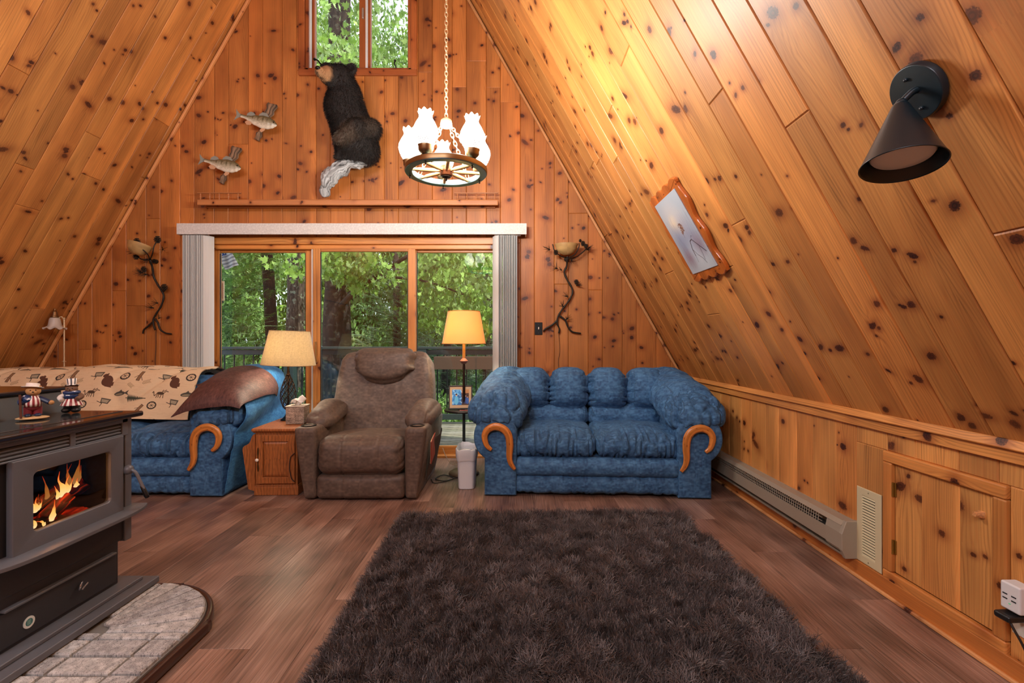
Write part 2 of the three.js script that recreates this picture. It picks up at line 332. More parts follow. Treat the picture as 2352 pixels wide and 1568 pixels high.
// trims along the slopes, and skirting
{
  const cl = Math.hypot(1, SL), L = (APY - KY) * cl, ang = Math.atan2(1, -SL);
  structure('trim_1', new THREE.Mesh(strip(L, 0.022, 0.03, 0.006, 1), trimLight)).position.set((KX + APX) / 2 - 0.012, (KY + APY) / 2 - 0.012, BACK + 0.016);
  scene.children[scene.children.length - 1].rotation.z = ang;
  structure('trim_2', new THREE.Mesh(strip(L, 0.022, 0.03, 0.006, 2), trimLight)).position.set((LX + APX) / 2 + 0.012, (KY + APY) / 2 - 0.012, BACK + 0.016);
  scene.children[scene.children.length - 1].rotation.z = Math.PI - ang;
  const t3 = structure('trim_3', new THREE.Mesh(strip(5.4, 0.042, 0.018, 0.004, 3), trimWood)); t3.position.set(KX - 0.009, 0.715, BACK + 2.7); t3.rotation.y = Math.PI / 2;
  const t4 = structure('trim_4', new THREE.Mesh(strip(5.4, 0.035, 0.014, 0.004, 4), trimWood)); t4.position.set(KX - 0.019, 0.752, BACK + 2.7); t4.rotation.set(0, Math.PI / 2, 0); t4.rotation.order = 'YXZ'; t4.rotation.x = 0.52;
  const b = structure('baseboard_right'); part('board', put(strip(5.4, 0.075, 0.014, 0.003, 5), [0, 0.0375, 0]), std({ map: pineMaps[0], color: new THREE.Color().setRGB(0.88, 0.66, 0.36), roughness: 0.4 }), b);
  part('shoe_moulding', put(strip(5.4, 0.016, 0.014, 0.006, 6), [0, 0.008, 0.012]), trimLight, b);
  b.position.set(KX - 0.008, 0, BACK + 2.7); b.rotation.y = -Math.PI / 2;
  const bb = structure('baseboard_back'); part('board', strip(1.5, 0.075, 0.014, 0.003, 7), trimWood, bb); part('board', put(strip(1.55, 0.075, 0.014, 0.003, 8), [-4.48, 0, 0]), trimWood, bb); bb.position.set(0.8, 0.0375, BACK + 0.008);
}
// floor of long vinyl planks running towards the door
const floorMap = (() => {
  const N = 8, W = 1200, H = 1220, R = rng(8), st = [];
  for (let i = 0; i < N; i++) st.push({ s: Math.floor(R() * 900), tone: 0.95 + R() * 0.12, grey: R(), f: 30 + R() * 40, c: R() * 0.2 });
  const d = [0, 0, 0];
  return texData(W, H, (px, py) => {
    const i = Math.floor((px / W) * N), s = st[i], x = (px / W) * N * 0.18 - i * 0.18, y = (py / H) * 1.22;
    const t = (Math.abs(x - s.c) + 0.02 * noise2(x * 8, y * 3, s.s) + 0.03 * noise2(2, y * 1.7, s.s + 4)) * s.f, ring = Math.pow(0.5 + 0.5 * Math.sin(t * 6.283), 2);
    const fib = noise2(x * 700, y * 11, s.s + 1) * 0.6 + noise2(x * 260, y * 5, s.s + 2) * 0.4, bl = fbm2(x * 6, y * 4, 3, s.s + 3);
    const pore = Math.pow(clamp(noise2(x * 420, y * 7, s.s + 9)), 2); const k = s.tone * (1.03 - 0.09 * ring + 0.2 * fib + 0.4 * bl - 0.28 * pore), gr = clamp(s.grey * 0.6 + bl * 0.5 + 0.2 - 0.25 * ring);
    d[0] = lerp(164, 150, gr) * k; d[1] = lerp(126, 130, gr) * k; d[2] = lerp(106, 118, gr) * k; return d;
  });
})();
{
  const fl = structure('floor'); const slab = part('subfloor', box(6.9, 0.12, REAR - BACK + 0.28, [APX, -0.068, (REAR + BACK) / 2]), std({ map: floorMap, color: 0x6b5a50, roughness: 0.8 }), fl);
  const mats = [0, 1, 2, 3].map((i) => std({ map: floorMap, color: new THREE.Color().setRGB(...[[0.66, 0.645, 0.65], [0.62, 0.61, 0.62], [0.7, 0.68, 0.67], [0.64, 0.63, 0.64]][i]), roughness: 0.36 }));
  const R = rng(63), geos = [];
  const geo = (s, len) => { const key = s + '_' + len.toFixed(2); return geos[key] || (geos[key] = plank([[0, 0], [0.18, 0], [0.18, len], [0, len]], 0.008, 0.0012, (a, b) => [(s * 0.18 + 0.002 + a * 0.98) / 1.44, b / 1.22])); };
  for (let x = KX - 0.18, c = 0; x > LX - 0.18; x -= 0.18, c++) {
    let z = BACK + 0.002 - [0, 0.4, 0.8, 0.2, 0.6, 1.0][c % 6] - 0.05 * (c % 3);
    while (z < 0.3) {
      const z0 = Math.max(z, BACK), z1 = z + 1.22; z = z1; if (z1 - z0 < 0.05) continue;
      const m = part('plank', geo(Math.floor(R() * 8), z1 - z0), pick(mats, R), fl); m.rotation.x = -Math.PI / 2; m.position.set(Math.max(x, LX), 0, z1);
    }
  }
  part('rear_flooring', box(6.06, 0.008, REAR - 0.3, [APX, -0.005, (REAR + 0.3) / 2 + 0.6]), mats[0], fl);
}
// ---------- sliding door, upper window ----------
const oakFrame = std({ map: pineMaps[1], color: new THREE.Color().setRGB(0.92, 0.76, 0.44), roughness: 0.4 });
const redFrame = std({ map: pineMaps[0], color: new THREE.Color().setRGB(0.62, 0.36, 0.22), roughness: 0.4 });
const paneGlass = phy({ color: 0xffffff, transmission: 1, thickness: 0, roughness: 0, ior: 1.5 });
const whiteVinyl = std({ color: hex('#d9dad6'), roughness: 0.5 });
const darkSeal = std({ color: hex('#2a2723'), roughness: 0.6 });
{
  const d = structure('door_1'); d.position.set(0, 0, BACK);
  const bar = (name, x0, x1, y0, y1, z0, z1, mat = oakFrame, seed = 1, parent = d) => {
    const w = x1 - x0, h = y1 - y0, g = w > h ? strip(w, h, z1 - z0, 0.004, seed) : put(strip(h, w, z1 - z0, 0.004, seed), [0, 0, 0], [0, 0, Math.PI / 2]);
    return part(name, put(g, [(x0 + x1) / 2, (y0 + y1) / 2, (z0 + z1) / 2]), mat, parent);
  };
  bar('head', DOOR[0], DOOR[1], 1.985, 2.05, -0.13, 0.02, oakFrame, 2);
  bar('head_stop', DOOR[0], DOOR[1], 1.945, 1.99, -0.13, -0.012, oakFrame, 12);
  bar('jamb', DOOR[0] - 0.02, DOOR[0] + 0.03, 0, 2.05, -0.13, 0.02, oakFrame, 3);
  bar('jamb', DOOR[1] - 0.03, DOOR[1] + 0.02, 0, 2.05, -0.13, 0.02, redFrame, 4);
  bar('sill', DOOR[0], DOOR[1], -0.03, 0.02, -0.15, 0.03, oakFrame, 5);
  const panel = (x0, x1, z, glass) => {
    const p = new THREE.Group(); p.name = 'sash'; d.add(p); const s = 0.068, y0 = 0.02, y1 = 1.95;
    bar('stile', x0, x0 + s, y0, y1, z, z + 0.038, oakFrame, 6, p); bar('stile', x1 - s, x1, y0, y1, z, z + 0.038, oakFrame, 7, p);
    bar('rail', x0 + s, x1 - s, y1 - 0.028, y1, z, z + 0.036, oakFrame, 8, p); bar('rail', x0 + s, x1 - s, y0, y0 + 0.07, z, z + 0.036, oakFrame, 9, p);
    const pn = part('pane', box(x1 - x0 - 2 * s, y1 - y0 - 0.098, 0.004, [(x0 + x1) / 2, (y0 + 0.07 + y1 - 0.028) / 2, z + 0.016]), paneGlass, p);
    part('seal', [box(0.008, 1.83, 0.012, [x0 + s + 0.003, 1.0, z + 0.028]), box(0.008, 1.83, 0.012, [x1 - s - 0.003, 1.0, z + 0.028])], darkSeal, p);
    return p;
  };
  panel(-2.837, -1.886, -0.1);
  panel(-0.972, -0.005, -0.1);
  const mid = panel(-1.862, -0.905, -0.045);
  part('weather_strip', box(0.014, 1.93, 0.03, [-1.874, 0.985, -0.035]), whiteVinyl, d);
  part('pull_handle', [rbox(0.014, 0.2, 0.012, 0.004, [-1.83, 0.98, 0.0]), rbox(0.012, 0.14, 0.02, 0.004, [-1.826, 0.98, 0.012])], std({ color: hex('#b8935a'), roughness: 0.35, metalness: 0.8 }), mid, 'brass pull handle');
}
{
  const w = structure('window_1'); w.position.set(0, 0, BACK);
  const [x0, x1, y0, y1] = WIN, bar = (name, a, b, c, e, z0, z1, mat, seed, par = w) => { const ww = b - a, h = e - c, g = ww > h ? strip(ww, h, z1 - z0, 0.004, seed) : put(strip(h, ww, z1 - z0, 0.004, seed), [0, 0, 0], [0, 0, Math.PI / 2]); return part(name, put(g, [(a + b) / 2, (c + e) / 2, (z0 + z1) / 2]), mat, par); };
  bar('casing', x0 - 0.055, x1 + 0.055, y0 - 0.055, y0, -0.004, 0.022, redFrame, 1); bar('casing', x0 - 0.055, x0, y0, y1, -0.004, 0.022, redFrame, 2); bar('casing', x1, x1 + 0.055, y0, y1, -0.004, 0.022, redFrame, 3); bar('casing', x0 - 0.055, x1 + 0.055, y1, y1 + 0.055, -0.004, 0.022, redFrame, 4);
  bar('sill', x0, x1, y0, y0 + 0.025, -0.14, 0, redFrame, 5); bar('jamb', x0, x0 + 0.03, y0, y1, -0.14, 0, redFrame, 6); bar('jamb', x1 - 0.03, x1, y0, y1, -0.14, 0, redFrame, 7); bar('head', x0, x1, y1 - 0.03, y1, -0.14, 0, redFrame, 8);
  const xm = -1.4; bar('mullion', xm - 0.03, xm + 0.03, y0, y1, -0.13, -0.02, redFrame, 9);
  part('screen_track', box(0.014, y1 - y0 - 0.05, 0.03, [xm + 0.034, (y0 + y1) / 2, -0.03]), whiteVinyl, w); part('screen_track', box(0.012, y1 - y0 - 0.05, 0.03, [x0 + 0.036, (y0 + y1) / 2, -0.03]), whiteVinyl, w);
  for (const [a, b] of [[x0 + 0.03, xm - 0.03], [xm + 0.03, x1 - 0.03]]) {
    const s = new THREE.Group(); s.name = 'sash'; w.add(s);
    bar('stile', a, a + 0.028, y0 + 0.025, y1 - 0.03, -0.12, -0.07, redFrame, 10, s); bar('stile', b - 0.02, b, y0 + 0.025, y1 - 0.03, -0.12, -0.07, redFrame, 11, s);
    part('pane', box(b - a - 0.04, y1 - y0 - 0.06, 0.004, [(a + b) / 2, (y0 + y1) / 2, -0.095]), paneGlass, s);
  }
  const dark = std({ color: hex('#15120f'), roughness: 0.4, metalness: 0.5 });
  part('crank_handle', [tube([[-1.83, 3.7, 0.02], [-1.8, 3.685, 0.025], [-1.78, 3.66, 0.0], [-1.77, 3.63, -0.02]], 0.007, 16), ball(0.013, [-1.835, 3.702, 0.02])], dark, w);
  part('crank_handle', [tube([[-1.09, 3.69, 0.01], [-1.095, 3.665, 0.015], [-1.085, 3.645, 0.0], [-1.09, 3.625, -0.02]], 0.006, 16), ball(0.011, [-1.09, 3.695, 0.01])], dark, w);
  part('sash_lock', rbox(0.018, 0.1, 0.02, 0.006, [xm + 0.005, 4.15, -0.012]), std({ color: hex('#b9b4a8'), roughness: 0.4, metalness: 0.6 }), w);
}
// ---------- lamps ----------
const bronze = std({ color: hex('#3a2a20'), roughness: 0.38, metalness: 0.75 });
const brass = std({ color: hex('#8f7350'), roughness: 0.32, metalness: 0.9 });
const brassPale = std({ color: hex('#d8c7a4'), roughness: 0.4, metalness: 0.7 });
const copper = std({ color: hex('#7a4326'), roughness: 0.35, metalness: 0.5 });
function bulbLight(parent, pos, color, intensity, radius) { const l = new THREE.PointLight(color, intensity); l.name = 'bulb_light'; l.position.set(...pos); l.castShadow = true; l.shadow.radius = radius / 0.02; parent.add(l); return l; }
{
  const c = thing('wheel_chandelier', 'wagon wheel chandelier with glowing white hurricane shades hanging on a chain', 'chandelier', [-0.367, 2.03, -2.65]);
  const steel = std({ color: hex('#6d8a94'), roughness: 0.3, metalness: 0.85 }), oak = std({ color: hex('#c99a63'), roughness: 0.45 });
  part('rim', lathe([[0.188, -0.016], [0.223, -0.016], [0.226, -0.013], [0.226, 0.014], [0.223, 0.017], [0.188, 0.017], [0.186, 0.014], [0.186, -0.013], [0.188, -0.016]], 72), steel, c);
  part('rim_band', lathe([[0.2265, -0.012], [0.2285, -0.01], [0.2285, 0.012], [0.2265, 0.014]], 72), brass, c);
  for (let i = 0; i < 8; i++) {
    const g = put(lathe([[0.004, 0], [0.009, 0.004], [0.0075, 0.02], [0.0115, 0.035], [0.011, 0.12], [0.008, 0.13], [0.0095, 0.156]], 12), [0, 0, 0], [0, 0, -Math.PI / 2]);
    g.applyMatrix4(new THREE.Matrix4().makeTranslation(0.032, 0, 0)); g.applyMatrix4(new THREE.Matrix4().makeRotationY(0.2 + (i * Math.PI) / 4));
    part('spoke', g, oak, c);
  }
  const hub = part('hub', lathe([[0, -0.03], [0.028, -0.03], [0.034, -0.024], [0.036, -0.005], [0.042, 0], [0.036, 0.008], [0.033, 0.026], [0.02, 0.03], [0, 0.032]], 24), copper, c);
  part('finial', lathe([[0, -0.056], [0.004, -0.053], [0.006, -0.045], [0.003, -0.04], [0.022, -0.036], [0.028, -0.03], [0, -0.028]], 20), bronze, hub);
  const glow = phy({ color: hex('#fffaf0'), roughness: 0.35, emissive: new THREE.Color().setRGB(1.0, 0.95, 0.86), emissiveIntensity: 3.5, side: THREE.DoubleSide });
  const hobGlass = std({ color: hex('#cfd2cf'), roughness: 0.15 });
  const prof = [[0.034, 0], [0.037, 0.006], [0.046, 0.022], [0.058, 0.045], [0.0645, 0.07], [0.062, 0.092], [0.05, 0.118], [0.038, 0.138], [0.034, 0.15], [0.0355, 0.162], [0.041, 0.176]];
  const shade = lathe(prof, 40); { const P = shade.attributes.position; for (let i = 0; i < P.count; i++) { const y = P.getY(i); if (y > 0.155) { const a = Math.atan2(P.getZ(i), P.getX(i)), k = (y - 0.155) / 0.021; P.setY(i, y + Math.cos(a * 8) * 0.006 * k); P.setX(i, P.getX(i) * (1 + 0.05 * k * Math.cos(a * 8))); P.setZ(i, P.getZ(i) * (1 + 0.05 * k * Math.cos(a * 8))); } } shade.computeVertexNormals(); }
  const hobs = []; for (let r = 0; r < 4; r++) for (let k = 0; k < 22; k++) { const a = ((k + (r % 2) / 2) / 22) * Math.PI * 2, rr = [0.0375, 0.041, 0.0455, 0.0505][r]; hobs.push(ball(0.0032, [Math.cos(a) * rr, 0.006 + r * 0.008, Math.sin(a) * rr], [1, 1, 1], 6)); }
  const hob = merge(hobs);
  for (let i = 0; i < 5; i++) {
    const a = ((41 + 72 * i) * Math.PI) / 180, x = Math.cos(a) * 0.207, z = Math.sin(a) * 0.207;
    const cup = part('lamp_cup', lathe([[0, 0.017], [0.018, 0.017], [0.02, 0.024], [0.03, 0.03], [0.037, 0.04], [0.038, 0.06], [0.041, 0.064], [0.036, 0.066], [0, 0.062]], 28), brass, c); cup.position.set(x, 0, z);
    const s = part('lamp_shade', shade, glow, c); s.position.set(x, 0.064, z); part('hobnails', hob, hobGlass, s);
    bulbLight(c, [x, 0.135, z], new THREE.Color().setRGB(1.0, 0.96, 0.9), 2.0, 0.05);
    const sc = part('drop_screw', lathe([[0, -0.034], [0.005, -0.032], [0.006, -0.026], [0.003, -0.024], [0.004, -0.016]], 10), bronze, c); sc.position.set(x, 0, z);
  }
  part('top_cap', lathe([[0, 0.3], [0.012, 0.298], [0.03, 0.283], [0.034, 0.262], [0.034, 0.25], [0.022, 0.246], [0, 0.246]], 28), brassPale, c);
  const link = put(torus(0.0085, 0.0022, [0, 0, 0], [0, 0, 0], 14, 6), [0, 0, 0], [0, 0, 0], [1, 1.75, 1]);
  const links = (name, p, q) => { const d = q.clone().sub(p), L = d.length(), n = Math.round(L / 0.0235), ax = d.clone().normalize(); for (let i = 0; i < n; i++) { const m = part(name, link, brassPale, c); m.position.copy(p).addScaledVector(ax, ((i + 0.5) / n) * L); m.quaternion.setFromUnitVectors(V(0, 1, 0), ax); m.rotateY((i % 2) * Math.PI / 2 + 0.5); } };
  links('chain_link', V(0, 0.3, 0), V(0, 2.18, 0));
  for (let i = 0; i < 4; i++) { const a = 0.55 + (i * Math.PI) / 2; links('chain_link', V(Math.cos(a) * 0.03, 0.25, Math.sin(a) * 0.03), V(Math.cos(a) * 0.2, 0.02, Math.sin(a) * 0.2)); }
  part('ceiling_hook', tube([[0, 2.17, 0], [0.012, 2.185, 0], [0.01, 2.21, 0], [0, 2.26, 0]], 0.004, 16), bronze, c);
}
function shadeGeo(rt, rb, h, tilt = 0) { const t = 0.0016; return lathe([[rb, 0], [rt, h], [rt - t, h], [rb - t, 0], [rb, 0]], 56); }
{
  const t = thing('table_lamp', 'table lamp with beige drum shade and dark lattice cage body on the oak cabinet', 'lamp', [-1.735, 0.472, -3.68]);
  part('foot', lathe([[0, 0], [0.055, 0], [0.056, 0.006], [0.044, 0.014], [0.026, 0.032], [0.016, 0.055], [0.013, 0.075], [0, 0.075]], 32), std({ color: hex('#1d2422'), roughness: 0.25, metalness: 0.3 }), t);
  const H = 0.27, y0 = 0.075, rad = (k) => 0.012 + 0.045 * Math.pow(Math.sin(Math.PI * Math.pow(k, 0.8)), 0.85);
  const cage = []; for (const s of [-1, 1]) for (let i = 0; i < 9; i++) { const p = []; for (let k = 0; k <= 14; k++) { const f = k / 14, a = (i / 9) * Math.PI * 2 + s * f * Math.PI * 1.15; p.push([Math.cos(a) * rad(f), y0 + f * H, Math.sin(a) * rad(f)]); } cage.push(tube(p, 0.0024, 28, 5)); }
  part('lattice_cage', cage, bronze, t);
  part('stem', lathe([[0.006, 0.06], [0.006, 0.34], [0.016, 0.345], [0.018, 0.352], [0.01, 0.36], [0.013, 0.37], [0.009, 0.38], [0.008, 0.47], [0, 0.47]], 16), bronze, t);
  const cloth = phy({ color: hex('#e3d3b2'), roughness: 0.95, transmission: 0.5, thickness: 0, side: THREE.DoubleSide, map: texData(128, 128, (x, y) => { const v = 226 + 14 * noise2(x * 0.9, y * 0.12, 1) + 14 * noise2(x * 0.12, y * 0.9, 2); return [v, v * 0.99, v * 0.97]; }) });
  cloth.map.repeat.set(10, 4);
  const s = part('lamp_shade', shadeGeo(0.145, 0.197, 0.263), cloth, t); s.position.set(0.003, 0.427, 0); s.rotation.z = -0.035;
  part('trim_band', [torus(0.145, 0.0025, [0, 0.262, 0], [Math.PI / 2, 0, 0], 48, 6), torus(0.197, 0.0025, [0, 0.001, 0], [Math.PI / 2, 0, 0], 48, 6)], std({ color: hex('#b89f78'), roughness: 0.9 }), s);
  part('bulb', lathe([[0.012, 0.47], [0.014, 0.49], [0.03, 0.53], [0.03, 0.55], [0.018, 0.572], [0, 0.578]], 20), std({ color: 0xffffff, emissive: new THREE.Color().setRGB(1, 0.86, 0.66), emissiveIntensity: 3 }), t);
  bulbLight(t, [0, 0.54, 0], new THREE.Color().setRGB(1, 0.86, 0.66), 0.8, 0.03);
}
{
  const t = thing('floor_lamp', 'bronze floor lamp with glowing amber shade and small round tray table', 'lamp', [-0.392, 0.001, -3.87]);
  part('base', lathe([[0, 0], [0.12, 0], [0.124, 0.008], [0.118, 0.02], [0.1, 0.026], [0.092, 0.034], [0.05, 0.045], [0.026, 0.07], [0.022, 0.1], [0.013, 0.12], [0.013, 0.13]], 44), std({ color: hex('#7d6650'), roughness: 0.4, metalness: 0.6 }), t);
  part('lower_pole', cyl(0.012, 0.012, 0.42, [0, 0.31, 0], [0, 0, 0], 18), std({ color: hex('#4c5450'), roughness: 0.35, metalness: 0.6 }), t);
  part('tray', lathe([[0, 0.512], [0.155, 0.512], [0.16, 0.516], [0.16, 0.526], [0.155, 0.531], [0.15, 0.526], [0, 0.526]], 56), std({ color: hex('#26221f'), roughness: 0.3 }), t);
  part('upper_pole', lathe([[0.011, 0.52], [0.013, 0.54], [0.011, 0.56], [0.011, 0.8], [0.009, 0.84], [0.012, 0.86], [0.009, 0.9]], 18), bronze, t);
  part('drip_pan', lathe([[0.008, 0.895], [0.02, 0.9], [0.036, 0.918], [0.034, 0.922], [0.016, 0.94], [0.012, 0.945]], 28), std({ color: hex('#8a5a4a'), roughness: 0.35, metalness: 0.3 }), t);
  part('candle_sleeve', cyl(0.011, 0.012, 0.17, [0, 1.02, 0], [0, 0, 0], 18), std({ color: hex('#c99548'), roughness: 0.5 }), t);
  const silk = phy({ color: hex('#e6bf80'), roughness: 0.9, transmission: 0.5, thickness: 0, side: THREE.DoubleSide });
  const s = part('lamp_shade', shadeGeo(0.131, 0.178, 0.265), silk, t); s.position.set(0, 1.06, 0);
  part('trim_band', [torus(0.131, 0.003, [0, 0.264, 0], [Math.PI / 2, 0, 0], 48, 6), torus(0.178, 0.003, [0, 0.001, 0], [Math.PI / 2, 0, 0], 48, 6)], std({ color: hex('#c08a3c'), roughness: 0.8 }), s);
  part('bulb', lathe([[0.012, 1.1], [0.014, 1.12], [0.03, 1.16], [0.03, 1.18], [0.018, 1.202], [0, 1.208]], 20), std({ color: 0xffffff, emissive: new THREE.Color().setRGB(1, 0.84, 0.6), emissiveIntensity: 3 }), t);
  bulbLight(t, [0, 1.17, 0], new THREE.Color().setRGB(1, 0.84, 0.62), 0.9, 0.03);
}
// added globe pendants, unseen behind the camera, filling light on sofa and stove fronts
for (const [x, z, top, where] of [[-2.5, 1.2, 4.19, 'nearest the left slope'], [-1.427, 1.5, 6.05, 'in the middle'], [-0.35, 1.2, 4.19, 'nearest the right slope']]) {
  const p = thing('added_globe_pendant', 'added white globe pendant for fill light behind the camera, ' + where, 'added lamp', [x, 3.2, z], 0, 'added globe pendants behind the camera');
  part('globe', new THREE.SphereGeometry(0.16, 32, 20), std({ color: 0xffffff, roughness: 0.3, emissive: new THREE.Color().setRGB(1, 0.95, 0.86), emissiveIntensity: 2.5 }), p);
  part('stem', cyl(0.008, 0.008, top - 3.36, [0, (top - 3.2 + 0.16) / 2, 0], [0, 0, 0], 10), bronze, p);
  bulbLight(p, [0, 0, 0], new THREE.Color().setRGB(0.87, 0.97, 1.12), 8, 0.15);
}
// ---------- blue loveseat and sofa ----------
function pnoise(x, y, p, z) { const xi = Math.floor(x), yi = Math.floor(y), a = sm(x - xi), b = sm(y - yi), m = (v) => ((v % p) + p) % p; const h = (i, j) => hash(m(i), m(j), z); const P = h(xi, yi), q = h(xi + 1, yi), r = h(xi, yi + 1), s = h(xi + 1, yi + 1); return (P + (q - P) * a + (r - P) * b + (P - q - r + s) * a * b) * 2 - 1; }
const clothMap = (c0, c1, seed, f1 = 6, f2 = 14, fine = 48, streak = 1) => { // tiles every 512 px
  const t = texData(512, 512, (x, y) => {
    const u = x / 512, v = y / 512, k0 = 0.5 + 0.14 * pnoise(u * f1, v * f1 * streak, f1, seed) + 0.2 * pnoise(u * f2, v * f2 * 2, f2 * 2, seed + 1) + 0.26 * pnoise(u * f2 * 2, v * f2 * 4, f2 * 4, seed + 2) + 0.22 * pnoise(u * fine, v * fine, fine, seed + 3) + 0.28 * (hash(x, y, seed) - 0.5);
    const k = clamp(k0); return [lerp(c0[0], c1[0], k), lerp(c0[1], c1[1], k), lerp(c0[2], c1[2], k)];
  });
  t.repeat.set(1.9, 1.9); return t;
};
const puckerMap = (() => { const t = texData(512, 512, (x, y) => { const u = x / 512, v = y / 512, w = 0.6 * pnoise(u * 6, v * 6, 6, 3), c = Math.pow(1 - Math.abs(pnoise(u * 22 + w, v * 5 + w, 22, 5)), 4), k = 0.62 - 0.5 * c * (0.5 + 0.5 * pnoise(u * 4, v * 4, 4, 8)) + 0.16 * pnoise(u * 40, v * 40, 40, 6); return [255 * k, 255 * k, 255 * k]; }, false); t.repeat.set(2, 2); return t; })();
const blueSuede = phy({ map: clothMap([34, 72, 112], [80, 130, 174], 4), bumpMap: puckerMap, bumpScale: 0.0045, roughness: 0.8, sheen: 0.5, sheenRoughness: 0.5, sheenColor: new THREE.Color().setRGB(0.25, 0.45, 0.6) });
const carvedOak = phy({ map: pineMaps[1], color: new THREE.Color().setRGB(0.92, 0.68, 0.32), roughness: 0.35, clearcoat: 0.4, clearcoatRoughness: 0.2 });
const darkLeg = std({ color: hex('#20140e'), roughness: 0.5 });
const creases = (amp, f, dir, seed = 1) => (x, y, z) => { const s = dir === 'x' ? x : dir === 'z' ? z : y, o1 = dir === 'x' ? y : x, o2 = dir === 'z' ? y : z; const n = noise3(s * f + 2.5 * noise3(s * 4, o1 * 5, o2 * 5 + seed), o1 * f * 0.22, o2 * f * 0.22 + seed * 9); return amp * (0.4 - 1.4 * Math.pow(1 - Math.abs(n), 6)) + amp * 0.8 * fbm3(x * 9 + seed, y * 9, z * 9, 2); };
// gathered: creases that start at a seam line s0 and die away
const gather = (amp, f, dir, edge, reach, seed) => (x, y, z) => { const s = dir === 'x' ? x : z, e = edge(x, y, z), k = Math.exp(-Math.pow(e / reach, 2)); return amp * k * -Math.pow(1 - Math.abs(noise2(s * f + seed * 5, y * 9, seed)), 3) + amp * 0.7 * fbm3(x * 11 + seed, y * 11, z * 11, 2); };
function armPanelShape() { // silhouette of the arm seen from the front, outer side towards +x
  const s = new THREE.Shape(); s.moveTo(-0.095, 0.02); s.lineTo(0.1, 0.02); s.lineTo(0.1, 0.27); s.bezierCurveTo(0.14, 0.3, 0.176, 0.34, 0.176, 0.41); s.bezierCurveTo(0.176, 0.5, 0.12, 0.55, 0.045, 0.55); s.bezierCurveTo(-0.04, 0.55, -0.1, 0.51, -0.1, 0.43); s.lineTo(-0.095, 0.02); return s;
}
